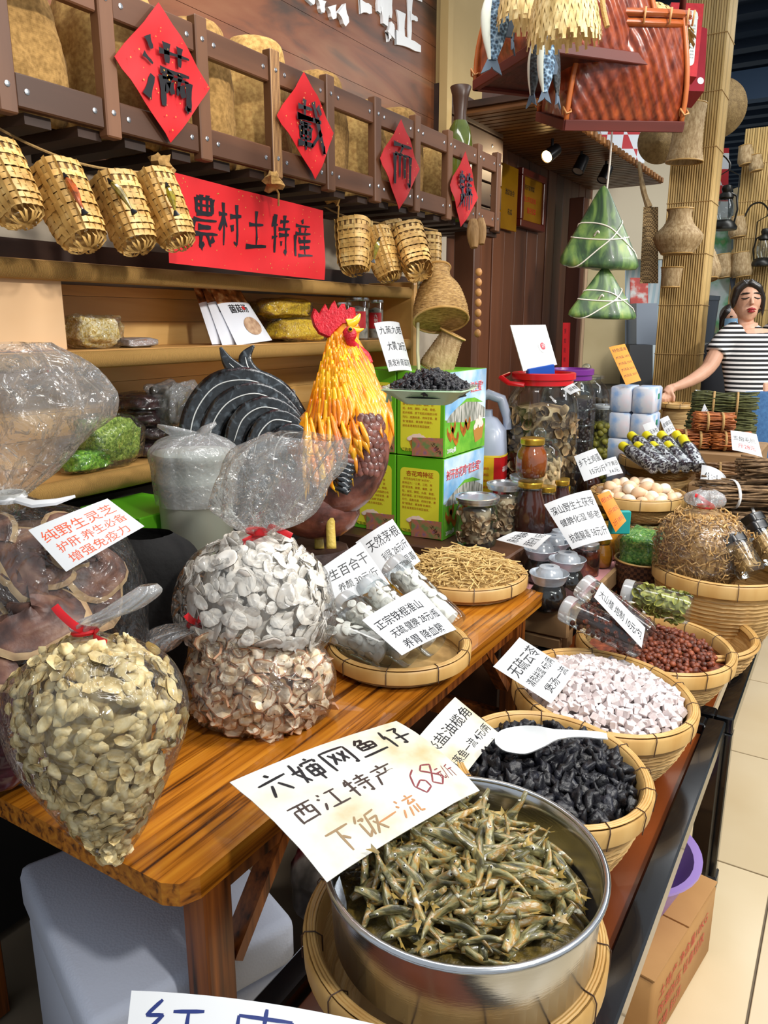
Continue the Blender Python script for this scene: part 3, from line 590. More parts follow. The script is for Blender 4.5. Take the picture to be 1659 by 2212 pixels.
# rosehips
HIP = mat('rosehip', '#5a2018', .5, cols=[(.3, '#40180f'), (.55, '#74361f'), (.8, '#94502c')], scale=45, rnd=.4, bump=.4, bscale=150)
HM = []
for s_ in range(4):
    mb = MB(); mb.ball((0, 0, 0), (.0078, .0078, .0085), 10, 7)
    for q in mb.v: q *= 1 + .12 * fbm(q.x * 130 + s_, q.y * 130, q.z * 130, 2)
    mb.lathe([(.0032, .0078), (.0042, .0092), (.0025, .0088), (.0008, .007)], 8, caps=False); HM.append(mb.mesh('rosehip', HIP, 50))
core('rosehip_pile_base', B4 + V3((.01, 0, -.03)), .18, .02, HIP, 'lower layer of dried rosehips in the basket', 'berries', .05)
k = 0
for i, (x, y) in enumerate(vogel(560, .18, .5)):
    if x < -.055 + y * .25 or k >= 300: continue
    r = math.hypot(x, y); k += 1; M_ = T(*B4) @ RY(.05) @ T(x, y, -.026 + .03 * (1 - (r / .18) ** 2) + U(-.005, .007)) @ Euler((U(0, 6), U(0, 6), U(0, 6))).to_matrix().to_4x4() @ Matrix.Scale(U(.85, 1.15), 4)
    tag(link('rosehip', HM[i % 4], None, M_), 'round red brown dried rosehip heaped in the basket', 'berry', 'dried rosehips in the basket')
# spoon
mb = MB(); p0 = P(1128, 1600, z=.754); p1 = P(1312, 1592, z=.758); D = p1 - p0; L_ = D.length; M_ = basis(p0, D, z=V3((0, 0, 1)) + (CAM - p0).normalized() * .6)
def spn(u, v):
    prof = cat([(-.05, .006), (-.036, .023), (0, .031), (.034, .023), (.06, .012), (.1, .0075), (L_ - .02, .008), (L_, .006)], 4); k = u * (len(prof) - 1); i = min(int(k), len(prof) - 2); f_ = k - i
    x, hw = [prof[i][j] * (1 - f_) + prof[i + 1][j] * f_ for j in (0, 1)]; a = (v - .5) * 2; dip = .012 * max(0, 1 - ((x) / .05) ** 2); return V3((x, a * hw, -dip * (1 - a * a) + .012 * math.sin(max(0, x) / L_ * PI) + .003 * a * a))
mb.grid(spn, 40, 8, M=M_); n = len(mb.v); nf = len(mb.f); mb.grid(lambda u, v: spn(u, v) - V3((0, 0, .003)), 40, 8, M=M_); mb.f = mb.f[:nf] + [f[::-1] for f in mb.f[nf:]]
solo('spoon', mb, mat('white_melamine', '#dcdfe1', .2, coat=.3), 'white plastic soup spoon lying on the black dried olives', 'spoon', smooth=True)
# ================= price cards on the front baskets =================
def G(s_, wd=.06, adv=1.02): return strokes(s_, ST, wd, False, adv)
def pq(*q): return [P(x, y, d=d_) for x, y, d_ in q]
sheet('price_card', [P(496, 1690, z=.835), P(856, 1558, z=.845), P(1036, 1708, z=.812), P(706, 1906, z=.81)], 'large stained price card for net fish propped on the steel basin', 'card', CARDOLD, bend=.006, curl=.01, fold=.003, lines=(
    ('a', .06, .64, .29, INK, dict(G=G('六婶网鱼仔', .085, 1.0), rot=.0)), ('b', .07, .37, .20, mat('dark_brown_ink', '#33221c', .5), dict(G=G('西江特产', .08), sx=1.05)), ('c', .66, .15, .25, INKPURPLE, dict(G=G('68', .06, .62), sx=.85)),
    ('c', .85, .18, .14, INKPURPLE, dict(G=G('元/斤', .08, .8))), ('d', .12, .06, .21, mat('faded_ink', '#8d7350', .5), dict(G=G('下饭', .08))), ('d', .38, .05, .18, mat('faded_orange_ink', '#b07a4a', .5), dict(G=G('一流', .08)))))
sheet('price_card', pq((886, 1614, 1.44), (983, 1506, 1.56), (1078, 1584, 1.5), (1000, 1680, 1.38)), 'small stained price card for salted olives stuck in the olive basket', 'card', CARDOLD, bend=.004, lines=(
    ('淡盐油榄角', .05, .58, .26, INK, dict(off=.004)), ('清蒸鱼一流 4元/两', .02, .16, .2, INK, dict(off=.004, sx=.85))))
sheet('price_card', pq((1065, 1440, 1.66), (1122, 1377, 1.72), (1240, 1452, 1.74), (1190, 1520, 1.68)), 'white price card for sulphur free poria stuck in the white cubes', 'card', CARDW, bend=.004, lines=(
    ('无硫云苓', .08, .62, .26, INK, dict(off=.004, sx=1.0)), ('清热祛湿 4元/两', .1, .36, .17, INK, dict(off=.004, sx=.9)), ('煲汤一流', .2, .1, .17, INK, dict(off=.004))))
sheet('price_card', [P(284, 2140, d=.82), P(860, 2225, d=.80), P(800, 2560, d=.70), P(250, 2450, d=.72)], 'large white price card with blue marker strokes beside the foam box', 'card', CARDW, bend=.018, lines=(
    ('a', .05, .47, .50, INKBLUE, dict(G=G('红肉广', .06, 1.3), sx=1.45)),))
# ================= clear bags =================
BAGF = film('bag_film', '#fbfbfa', .012, .05, 1, 20, .05, bdist=.03)
BAGT = film('bag_film_gathered', '#f0f2f4', .22, .12, .9, 60, .1, bdist=.01)
BAGC = film('bag_film_milky', '#f6f6f3', .13, .08, 1, 30, .08, bdist=.04)
JARF = film('clear_jar', '#f6fafa', .015, .05, 0, rough=.03)
CAPF = film('frosted_cap', '#eef3f6', .35, .12, 0, rough=.15)
REDTIE = mat('red_ribbon', '#d0141e', .35)
def shell(rings, nth=56, sub=5, wr=.04, seed=0, M=None):
    R_ = cat(rings, sub); n = len(R_)
    def f(u, v):
        k = v * (n - 1); i = min(int(k), n - 2); q = [R_[i][j] + (R_[i + 1][j] - R_[i][j]) * (k - i) for j in range(6)]; a = u * 2 * PI
        k = 1 + wr * fbm(math.cos(a) * 2 + seed, math.sin(a) * 2, q[0] * 9 + seed, 3) + q[5] * (math.sin(a * 9 + seed) * .6 + math.sin(a * 17 + seed * 2) * .4 + .5 * math.sin(a * 5))
        p = V3((q[3] + max(q[1], .002) * k * math.cos(a), q[4] + max(q[2], .002) * k * math.sin(a), q[0])); return M @ p if M is not None else p
    return f, n
def bag(name, label, M, rings, m=BAGF, seed=0, wr=.04, cat_='bag', top=None, tie=None, mt=None):
    t = thing(name, label, cat_, M.translation); f, n = shell(rings, wr=wr, seed=seed, M=M)
    mb = MB(); mb.grid(f, 64, (n - 1), wrap=True); part('film', mb, m, t, True)
    if top: g, n2 = shell(top, wr=.26, seed=seed + 5, M=M); mb = MB(); mb.grid(g, 64, n2 - 1, wrap=True); part('gathered_top', mb, mt or BAGT, t, True)
    if tie is not None:
        c, r, tail = tie; mb = MB(); mb.lathe([(r + .004 * math.cos(a * PI / 3), c[2] + .004 * math.sin(a * PI / 3)) for a in range(7)], 18, M @ T(c[0], c[1], 0), caps=False); tt = part('tie', mb, REDTIE, t, 60)
        for q in tail:
            pts = [V3(c) + V3((r, 0, 0))] + [V3(c) + V3(z_) for z_ in q]; mb = MB(); mb.tube([M @ V3(z_) for z_ in cat([tuple(z_) for z_ in pts], 4)], .006, 6, side=(0, .3, 1), flat=.15); part('ribbon_end', mb, REDTIE, t, 60)
    return t, f
def fill_bag(f, meshes, n, name, label, cat_, group, v0, v1, inset=(.80, .92), M=None, rings_c=None, spread=.5, sc=(.8, 1.2), facing=True):
    """pieces lying just inside the film, flat against it"""
    k = 0; guard = 0; e = .004; amax = max((f(u_ + e, v_) - f(u_, v_)).cross(f(u_, v_ + e) - f(u_, v_)).length for u_ in (0, .3, .6, .8) for v_ in [v0 + (v1 - v0) * i_ / 12 for i_ in range(13)])
    amax *= .8
    while k < n and guard < n * 60:
        guard += 1; u, v = random.random(), U(v0, v1); p = f(u, v); nu = f(u + e, v) - p; nv = f(u, v + e) - p; nrm = nu.cross(nv)
        if nrm.length < amax * random.random() or nrm.length < 1e-12: continue
        nrm.normalize()
        if facing and nrm.dot(CAM - p) < -.15 * (CAM - p).length: continue
        c = (f(0, v) + f(.25, v) + f(.5, v) + f(.75, v)) / 4; q = c + (p - c) * U(*inset)
        M_ = upto(q, nrm + V3((U(-1, 1), U(-1, 1), U(-1, 1))) * spread, U(0, 6.3)) @ Matrix.Scale(U(*sc), 4)
        tag(link(name, meshes[k % len(meshes)], None, M_), label, cat_, group); k += 1
def bag_core(f, m, label, cat_, s_=.84, v0=0, v1=1, name='pile_core'):
    mb = MB(); nv = 24
    def g(u, v):
        v = v0 + (v1 - v0) * v; p = f(u, v); c = (f(0, v) + f(.25, v) + f(.5, v) + f(.75, v)) / 4; return c + (p - c) * s_
    mb.grid(g, 32, nv, wrap=True); mb.f.append(tuple(range(32))[::-1]); mb.f.append(tuple(range(32 * nv, 32 * nv + 32))); mb.mi += [0, 0]
    return solo(name, mb, m, label, cat_, kind='stuff', smooth=True)
def under(f, meshes, n, m, name, label, cat_, v0, v1, inset=(.76, .86)):
    mb = MB(); raw = [([V3(q.co) for q in me.vertices], [tuple(p.vertices) for p in me.polygons], [p.material_index for p in me.polygons]) for me in meshes]
    for i in range(n):
        u, v = random.random(), U(v0, v1); p = f(u, v); c = (f(0, v) + f(.25, v) + f(.5, v) + f(.75, v)) / 4; a = raw[i % len(raw)]
        M_ = upto(c + (p - c) * U(*inset), (p - c).normalized() + V3((U(-1, 1), U(-1, 1), U(-1, 1))) * .5, U(0, 6)); o = len(mb.v); mb.v += [M_ @ q for q in a[0]]; mb.f += [tuple(j + o for j in g) for g in a[1]]; mb.mi += a[2]
    return solo(name, mb, m, label, cat_, kind='stuff', smooth=True)
# flakes
LILY = mat('lily_scale', '#e0cf97', .5, cols=[(.25, '#a07f48'), (.45, '#d6c088'), (.7, '#e8dbb2')], scale=60, rnd=.26, sub=.0)
YAM = mat('yam_slice', '#f7f4ee', .7, col2='#efe8de', scale=50, rnd=.07)
PEAR = mat('fruit_slice', '#efdcc0', .55, cols=[(.3, '#d9b98c'), (.5, '#f0dfc4'), (.75, '#f6ecdc')], scale=40, rnd=.08)
PEARE = mat('fruit_skin', '#b98a6a', .6)
def flake(L, W, curl, th=.0016, tip=1, wave=0, seed=0, nu=6, nv=4):
    mb = MB()
    def g(u, v, s_):
        x = (u - .5) * 2; w_ = max(0, 1 - abs(x) ** (2 + tip)) ** .6; y = (v - .5) * 2 * w_
        return V3((x * L / 2, y * W / 2, curl * (x * x + y * y * 1.2) * L / 2 + wave * L * .2 * math.sin(x * 3 + seed + y * 2) + s_ * th / 2))
    mb.grid(lambda u, v: g(u, v, 1), nu, nv); n = len(mb.f); mb.grid(lambda u, v: g(u, v, -1), nu, nv); mb.f = mb.f[:n] + [f_[::-1] for f_ in mb.f[n:]]; return mb
def disc_slice(R, th, wave, seed, m, me, hole=0):
    mb = MB(); n = 14; ov = U(.75, 1)
    def zz(x, y): return wave * R * fbm(x / R * .9 + seed, y / R * .9, seed, 2)
    for s_ in (1, -1):
        o = len(mb.v); rr = [max(hole, .02), .55, .9, 1.0]; vs = []
        for r in rr:
            for i in range(n):
                a = 2 * PI * i / n; k = 1 + .1 * math.sin(2 * a + seed) + .06 * math.sin(3 * a + seed * 2); x, y = R * r * k * math.cos(a), R * r * k * ov * math.sin(a); vs.append(V3((x, y, zz(x, y) + s_ * th / 2 * (1 if r < 1 else .3))))
        fs = [(j * n + i, j * n + (i + 1) % n, (j + 1) * n + (i + 1) % n, (j + 1) * n + i) for j in range(3) for i in range(n)]
        fs = fs if s_ > 0 else [f_[::-1] for f_ in fs]
        mb.add(vs, fs[:2 * n], 0); mb.f += [tuple(q + o for q in f_) for f_ in fs[2 * n:]]; mb.mi += [1] * n
    return mb.mesh('slice', [m, me], 60)
LM = [flake(.03 * k, .017 * k, c, wave=w_, seed=i).mesh('lily_scale', LILY, True) for i, (k, c, w_) in enumerate(((1, -.5, .2), (1.15, -.7, 0), (.85, -.3, .3), (1.05, .25, .2), (.7, -.6, .3), (1.2, -.4, .4)))]
YM = [disc_slice(.016 * k, .0035, .25, i * 2.3, YAM, YAM) for i, k in enumerate((1, 1.2, .85, 1.1, .95))]
PM = [disc_slice(.024 * k, .0022, .9, i * 1.7, PEAR, PEARE, h) for i, (k, h) in enumerate(((1, .0), (1.2, .25), (.85, .0), (1.1, .3), (.95, .1), (.8, 0)))]
def ring6(l): return [tuple(q) + (0,) * (6 - len(q)) for q in l]
# lily bag, standing on its corner and leaning back
p0 = P(250, 1858, z=.726); ML = T(*p0) @ RZ(YAW) @ RX(-.16) @ RY(-.10)
rl = ring6([(0, .012, .012), (.045, .05, .045), (.10, .083, .075), (.17, .118, .1), (.235, .134, .115), (.285, .118, .105), (.318, .075, .07, 0, 0, .03), (.335, .035, .03, 0, 0, .12), (.346, .014, .014, 0, 0, .1)])
tp = ring6([(.346, .014, .014, 0, 0, .1), (.36, .026, .024, .01, 0, .2), (.372, .03, .028, .05, 0, .1), (.392, .026, .026, .085, 0, .05), (.405, .012, .012, .098, 0, 0)])
t, f = bag('clear_bag', 'clear tied bag of pale yellow dried lily scales at the bench corner', ML, rl, seed=1, wr=.05, top=tp, tie=((0, 0, .346), .016, (((.0, -.02, .01), (-.02, -.02, .03), (-.03, -.02, .045)), ((.02, -.02, -.006), (.04, -.03, -.014)))))
bag_core(f, LILY, 'inner mass of dried lily scales in the tied bag', 'lily scales', .60, .0, .86)
fill_bag(f, LM, 300, 'lily_scale', 'curled pale yellow dried lily scale packed in the corner bag', 'dried food', 'lily scales in the corner bag', .02, .78, (.78, .93), spread=.35)
under(f, LM, 230, LILY, 'lily_scales', 'further dried lily scales deeper in the corner bag', 'lily scales', .03, .8)
# fruit slice bag
p0 = P(565, 1548, z=.722); MP = T(*p0) @ RZ(YAW)
rp = ring6([(0, .05, .04, 0, 0), (.004, .125, .085, 0, 0), (.04, .152, .11, 0, 0), (.10, .152, .115, 0, 0), (.15, .125, .10, -.01, 0), (.185, .08, .07, -.05, -.01, .04), (.20, .03, .03, -.10, -.02, .1), (.205, .014, .014, -.115, -.02, .1)])
tp = ring6([(.205, .014, .014, -.115, -.02, .1), (.205, .03, .03, -.135, -.02, .15), (.19, .036, .036, -.17, -.02, .1), (.165, .03, .03, -.185, -.02, .05), (.15, .012, .012, -.19, -.02)])
t, f = bag('clear_bag', 'clear tied bag of curled cream fruit slices lying on the bench', MP, rp, seed=3, wr=.06, top=tp, tie=((-.115, -.02, .208), .016, (((-.0, -.03, .02), (-.01, -.035, .035)), ((.01, -.03, .018), (.02, -.035, .03)))))
bag_core(f, mat('fruit_core', '#c9a878', .6, col2='#a8845a', scale=60), 'inner mass of dried fruit slices in the tied bag', 'fruit slices', .66, .0, .8)
under(f, PM, 130, [PEAR, PEARE], 'fruit_slices', 'further dried fruit slices deeper in the clear bag', 'fruit slices', .06, .76)
fill_bag(f, PM, 190, 'fruit_slice', 'curled cream dried fruit slice with brown edge in the clear bag', 'dried food', 'cream fruit slices in the bag', .08, .74, (.74, .90), spread=.45)
# yam slice bag on top of it
p0 = P(545, 1385, d=1.56); MY = T(*p0) @ RZ(YAW) @ RY(.10)
ry = ring6([(0, .06, .05), (.005, .14, .10), (.05, .163, .12), (.12, .155, .115), (.17, .13, .10), (.205, .075, .07, 0, 0, .05), (.222, .03, .03, -.005, 0, .15), (.23, .016, .016, -.005, 0, .1)])
ty = ring6([(.23, .016, .016, -.005, 0, .1), (.245, .05, .04, .0, 0, .2), (.275, .085, .06, .0, 0, .16), (.34, .10, .07, .025, 0, .12), (.39, .095, .065, .05, 0, .12), (.43, .07, .05, .085, 0, .12)])
t, f = bag('clear_bag', 'clear tied bag of white yam slices with a wide flared top', MY, ry, seed=6, wr=.05, top=ty, mt=BAGC, tie=((-.005, 0, .232), .019, (((.0, -.03, .006), (.02, -.035, .01)), ((-.015, -.03, -.012), (-.02, -.03, -.02)), ((.03, -.01, .014), (.07, -.01, 0)))))
bag_core(f, YAM, 'inner mass of white yam slices in the flared bag', 'yam slices', .68, 0, .8)
under(f, YM, 260, [YAM, YAM], 'yam_slices', 'further white yam slices deeper in the flared bag', 'yam slices', .05, .78, (.74, .9))
fill_bag(f, YM, 158, 'yam_slice', 'flat white dried yam slice packed in the flared bag', 'dried food', 'white yam slices in the flared bag', .06, .76, (.80, .925), spread=.42, sc=(.8, 1.4))
# lingzhi mushrooms
LING = mat('lingzhi_top', '#5b3a30', .5, cols=[(.25, '#1f1416'), (.42, '#44302c'), (.58, '#664438'), (.72, '#80604e')], tex='noise', scale=24, detail=6, rnd=.25, bump=.5, bscale=50); LINGE = mat('lingzhi_edge', '#b99f78', .7, col2='#97795a', scale=30)
def lingzhi(R, seed):
    mb = MB()
    def g(u, v, s_):
        a = (u - .5) * 4.4; r = v * R * (1 + .12 * math.sin(a * 3 + seed)); z = .25 * R * (1 - v) * (1 if s_ > 0 else .3) + s_ * .10 * R * (1 - v ** 4) + .04 * R * math.sin(v * 16) * (s_ > 0) + .08 * R * fbm(a + seed, v * 2)
        return V3((r * math.cos(a), r * math.sin(a) * .9, z))
    mb.grid(lambda u, v: g(u, v, 1), 16, 9); n = len(mb.f); mb.mi = [1 if k // 16 >= 8 else 0 for k in range(n)]
    o = len(mb.v); mb.grid(lambda u, v: g(u, v, -1), 16, 5); mb.f = mb.f[:n] + [f_[::-1] for f_ in mb.f[n:]]; mb.mi = mb.mi[:n] + [1] * (len(mb.f) - n)
    mb.tube([(0, 0, .2 * R), (-.25 * R, 0, .05 * R), (-.5 * R, .05 * R, -.1 * R)], [.16 * R, .14 * R, .1 * R], 8); return mb.mesh('lingzhi', [LING, LINGE], 60)
GM = [lingzhi(.085, s_ * 1.9) for s_ in range(4)]
p0 = P(105, 1585, d=1.50); MG = T(*p0) @ RZ(YAW)
rg = ring6([(0, .08, .08), (.006, .17, .14), (.06, .20, .165), (.18, .205, .17), (.30, .205, .17), (.38, .18, .15), (.43, .12, .11, 0, 0, .05), (.46, .05, .05, -.02, 0, .12), (.475, .028, .028, -.025, 0, .1)])
tg = ring6([(.475, .028, .028, -.025, 0, .1), (.50, .06, .055, -.03, 0, .12), (.56, .12, .09, -.02, 0, .1), (.63, .165, .11, -.01, 0, .07), (.70, .165, .11, -.02, 0, .05), (.745, .12, .085, -.04, 0, .06)])
t, f = bag('clear_bag', 'large clear bag of brown lingzhi mushrooms with a tall puffed top', MG, rg, seed=9, wr=.04, top=tg, mt=film('bag_film_big', '#f4f3ee', .10, .06, 1.0, 22, .08, bdist=.04))
mb = MB(); mb.lathe([(.029 + .005 * math.cos(a * PI / 3), .474 + .009 * math.sin(a * PI / 3)) for a in range(7)], 18, MG @ T(-.025, 0, 0), caps=False); part('white_tie', mb, mat('white_tie', '#eceef2', .3), t)
mb = MB(); mb.tube([MG @ V3(q) for q in ((0, -.02, .474), (.04, -.04, .47), (.08, -.04, .474), (.11, -.03, .482))], [.007, .008, .007, .003], 6, flat=.5); part('tie_end', mb, MATS['white_tie'], t)
random.seed(21)
for i in range(34):
    u = .75 + U(-.27, .27); v = U(.12, .70); p = f(u, v); c = (f(0, v) + f(.25, v) + f(.5, v) + f(.75, v)) / 4; q = c + (p - c) * U(.55, .78)
    M_ = upto(q, (p - c).normalized() + V3((U(-.5, .5), U(-.5, .5), U(.1, 1.3))), U(0, 6.3)) @ Matrix.Scale(U(.7, 1.15), 4)
    tag(link('lingzhi_mushroom', GM[i % 4], None, M_), 'brown fan shaped lingzhi mushroom packed inside the big clear bag', 'mushroom', 'lingzhi mushrooms in the big bag')
bag_core(f, mat('lingzhi_core', '#3a2822', .7, col2='#6b5040', scale=14, bump=.6), 'dark inner mass of lingzhi pieces in the big bag', 'mushrooms', .55, .02, .7)
for i, (x, y, d_, s_) in enumerate(((70, 1330, 1.27, 1.0), (10, 1400, 1.25, .95), (130, 1370, 1.34, .7))):
    q = P(x, y, d=d_); M_ = upto(q, (CAM - q).normalized() + V3((0, 0, .8)), U(0, 6)) @ Matrix.Scale(s_, 4)
    tag(link('lingzhi_mushroom', GM[i], None, M_), 'dark lingzhi mushroom leaning against the front of the big bag', 'mushroom', 'lingzhi mushrooms before the big bag')
# dark red bag at the left and black cloth sack behind
p0 = P(-40, 1660, d=1.35); mb = MB(); f2, n = shell(ring6([(0, .07, .06), (.01, .12, .1), (.07, .135, .11), (.14, .12, .1), (.2, .08, .07), (.215, .03, .03)]), seed=12, wr=.12, M=T(*p0) @ RZ(YAW)); mb.grid(f2, 48, n - 1, wrap=True)
solo('clear_bag', mb, mat('dark_red_bag', '#3a1420', .2, cols=[(.3, '#1a090f'), (.6, '#4a1c2a'), (.8, '#6b3a40')], scale=25, bump=.8, bscale=30, coat=.6), 'glossy bag of dark red dried fruit beside the lily bag', 'bag', smooth=True)
p0 = P(330, 1420, d=1.72); mb = MB(); f2, n = shell(ring6([(0, .10, .09), (.01, .125, .11), (.12, .125, .11), (.22, .115, .1), (.26, .06, .06)]), seed=14, wr=.12, M=T(p0.x, p0.y, .722) @ RZ(YAW) @ Matrix.Diagonal((1, .8, 1.3, 1))); mb.grid(f2, 40, n - 1, wrap=True)
solo('cloth_sack', mb, mat('black_cloth', '#0c0b0c', .9, bump=.5, bscale=60), 'black cloth sack standing between the clear bags', 'sack', smooth=True)
# orange-lettered card on the big bag
sheet('price_card', pq((61, 1145, 1.27), (232, 1077, 1.33), (312, 1137, 1.35), (143, 1235, 1.28)), 'white card with orange handwriting on the big lingzhi bag', 'card', CARDW, bend=.004, lines=(
    ('纯野生灵芝', .05, .64, .27, INKORANGE, dict(sx=1.12)), ('护肝.养生必备', .1, .36, .22, INKORANGE, dict(sx=1.05)), ('增强免疫力', .12, .08, .23, INKORANGE, dict(sx=1.1))))
# ================= flat trays =================
T1 = P(862, 1385, z=.768); T2 = P(1003, 1232, z=.772)
bowl('flat bamboo tray holding clear jars of white yam slices', T1, .166, .046, .0, 'tray', .93, .034, 11, .6, 5)
bowl('flat bamboo tray heaped with pale straw-like roots', T2, .186, .05, .0, 'tray', .93, .036, 12, 1.2, 5)
STRAW = mat('straw_root', '#ddc184', .6, col2='#c7a462', scale=60, rnd=.14)
SM = []
for i in range(5):
    mb = MB(); L_ = (.09, .07, .055, .1, .045)[i]; b_ = U(-.15, .15); mb.tube([((k / 3 - .5) * L_, b_ * L_ * (k / 3 - .5) ** 2, .1 * L_ * math.sin(k)) for k in range(4)], .0021 if i % 2 else .0017, 5); SM.append(mb.mesh('root', STRAW, 60))
core('straw_pile_base', T2 + V3((0, 0, -.01)), .165, .045, STRAW, 'lower layer of cut straw-like roots in the tray', 'roots')
mbst = MB()
for i, (x, y) in enumerate(vogel(620, .155, .8)):
    r = math.hypot(x, y); z = -.008 + .055 * (1 - (r / .16) ** 2) + U(-.004, .01); M_ = T(T2.x + x, T2.y + y, T2.z + z) @ RZ(U(0, 6.3)) @ RY(U(-.35, .35))
    if i % 2 == 0 and i < 600: tag(link('straw_root', SM[i % 5], None, M_), 'thin pale straw-like cut root heaped in the tray', 'root', 'straw-like roots in the tray')
    else: mbst.tube([M_ @ V3((s_ * .035, 0, 0)) for s_ in (-1, 0, 1)], .0018, 4)
solo('straw_roots', mbst, STRAW, 'further thin straw-like roots between the others in the tray', 'roots', kind='stuff')
# ---------------- lying clear jars ----------------
def lying_jar(a, b, R, label, meshes, n, pname, plabel, pgroup, capm=CAPF, group=None, core_m=None, square=False):
    a, b = V3(a), V3(b); D = b - a; L_ = D.length; M_ = upto(a, D); t = thing('clear_jar', label, 'jar', a, group); sq = (lambda an, r, z: 1 / max(abs(math.cos(an)), abs(math.sin(an))) ** .85) if square else None
    mb = MB(); mb.lathe([(R * .88, .012), (R, .03), (R, L_ - .008), (R * .93, L_), (.001, L_)], 28, M_, caps=False, mod=sq); part('jar_body', mb, JARF, t, 50)
    mb = MB(); mb.lathe([(.001, -.008), (R * .93, -.008), (R * .97, -.004)] + [(R * (.97 + .012 * (k % 2)), -.002 + .003 * k) for k in range(8)], 28, M_, caps=False, mod=sq); part('cap', mb, capm, t, 50)
    if core_m: mb = MB(); mb.lathe([(.001, .035), (R * .68, .04), (R * .72, L_ - .02), (.001, L_ - .012)], 20, M_, caps=False, mod=sq); solo('jar_filling', mb, core_m, 'inner filling of ' + plabel.split(' in the ')[0].split(' inside ')[0] + ' in a clear jar', 'filling', kind='stuff')
    k = 0
    while k < n:
        an = U(0, 2 * PI); z = U(.03, L_ - .012); q = M_ @ V3((R * .82 * math.cos(an), R * .82 * math.sin(an), z)); nr = (M_.to_3x3() @ V3((math.cos(an), math.sin(an), 0)))
        if nr.dot(CAM - q) < -.2: continue
        tag(link(pname, meshes[k % len(meshes)], None, upto(q, nr + V3((U(-1, 1), U(-1, 1), U(-1, 1))) * .3, U(0, 6)) @ Matrix.Scale(U(.6, .9), 4)), plabel, 'dried food', pgroup); k += 1
    return t
for i, (a, b) in enumerate((((700, 1352, .80), (842, 1416, .765)), ((742, 1305, .835), (890, 1414, .765)), ((795, 1266, .86), (942, 1394, .765)), ((850, 1222, .885), (985, 1352, .77)))):
    lying_jar(P(*a[:2], z=a[2]), P(*b[:2], z=b[2]), .037, 'clear plastic jar of white yam slices lying in the bamboo tray', YM, 36, 'yam_slice', 'white dried yam slice inside a jar in the tray', 'yam slices in lying jars', group='yam slice jars in the tray', core_m=YAM)
sheet('price_card', [P(782, 1340, z=.885), P(905, 1270, z=.895), P(986, 1360, z=.83), P(868, 1416, z=.835)], 'white price card for iron yam lying over the clear jars', 'card', CARDW, bend=.006, lines=(
    ('正宗铁棍淮山', .05, .64, .22, INK, dict(off=.004, sx=.95)), ('无硫.健脾 28元/瓶', .12, .36, .2, INK, dict(off=.004, sx=.85)), ('养胃 降血糖', .14, .06, .22, INK, dict(off=.004, sx=.95))))
sheet('price_card', pq((676, 1240, 1.90), (778, 1170, 1.96), (842, 1262, 1.93), (700, 1318, 1.87)), 'white price card for wild lily tucked behind the clear jars', 'card', CARDW, bend=.004, lines=(
    ('野生百合干', .05, .58, .28, INK, dict(off=.004, sx=.95)), ('养颜 30元/斤', .3, .26, .2, INK, dict(off=.004))))
sheet('price_card', pq((768, 1172, 2.14), (848, 1121, 2.2), (908, 1212, 2.12), (846, 1262, 2.07)), 'white price card for cogon root leaning on the straw tray', 'card', CARDW, bend=.004, lines=(
    ('天然茅根', .12, .68, .24, INK, dict(off=.004)), ('利尿 28元/斤', .25, .38, .19, INK, dict(off=.004, sx=.9)), ('清热湿毒', .3, .1, .2, INK, dict(off=.004))))
# small tub and zip bag behind the cards
q = P(706, 1215, d=2.28); t = thing('plastic_tub', 'small clear tub of yellow dried flowers behind the price card', 'tub', q - V3((0, 0, .03))); M_ = upto(q, V3((-.3, -.2, 1)))
mb = MB(); mb.lathe([(.001, -.05), (.04, -.05), (.045, .04)], 24, M_, caps=False); part('tub_body', mb, JARF, t); mb = MB(); mb.lathe([(.048, .03), (.049, .045), (.044, .048), (.001, .048)], 24, M_, caps=False); part('lid', mb, CAPF, t)
mb = MB(); mb.ball((0, 0, -.012), (.038, .038, .036), 16, 10, M_); solo('flower_filling', mb, mat('yellow_flowers', '#d9b84a', .7, cols=[(.3, '#8f6f26'), (.55, '#dcb94c'), (.8, '#f0dc8a')], scale=50, bump=.9, bscale=70), 'yellow dried flowers in the small clear tub', 'flowers', kind='stuff')
# ================= stepped wooden stand with jars =================
STW = mat('raw_pine', '#b39067', .55, col2='#93714c', scale=8, stretch=(.2, 1, 1), detail=6, rnd=.08)
PINKP = mat('pink_paper', '#d99a9a', .7)
st = thing('wooden_stand', 'raw pine slatted stand under the pickle jars with pink liner', 'stand', (-.68, 2.6, .5))
def pxbox(name, a, b, m, par, sm=False, bev=.004): mb = MB(); mb.box([min(i, j) for i, j in zip(a, b)], [max(i, j) for i, j in zip(a, b)], bev); return part(name, mb, m, par, sm)
ZS = .652; SX0, SX1, SY0, SY1 = -.90, -.665, 2.16, 2.98
pxbox('end_board', (SX0, SY0 - .02, .565), (SX1 - .0, SY0, ZS + .03), STW, st); pxbox('end_board', (SX0 + .02, SY0 - .02, .522), (SX1 - .02, SY0, .56), STW, st)
for k in range(3): pxbox('slat', (SX0 + .08 * k, SY0 + .002, ZS - .018), (SX0 + .08 * k + .074, SY1, ZS - .002), STW, st)
pxbox('side_board', (SX1, SY0, ZS - .05), (SX1 + .016, SY1, ZS + .012), STW, st); pxbox('end_board', (SX0, SY1, ZS - .05), (SX1 + .016, SY1 + .018, ZS + .05), STW, st)
for yy in (SY0 + .01, SY1 - .05): pxbox('leg', (SX1 - .05, yy, .5215), (SX1 - .005, yy + .045, ZS - .02), STW, st)
pxbox('liner', (SX0, SY0 + .004, ZS - .0015), (SX1 - .004, SY1 - .004, ZS), PINKP, st, bev=0)
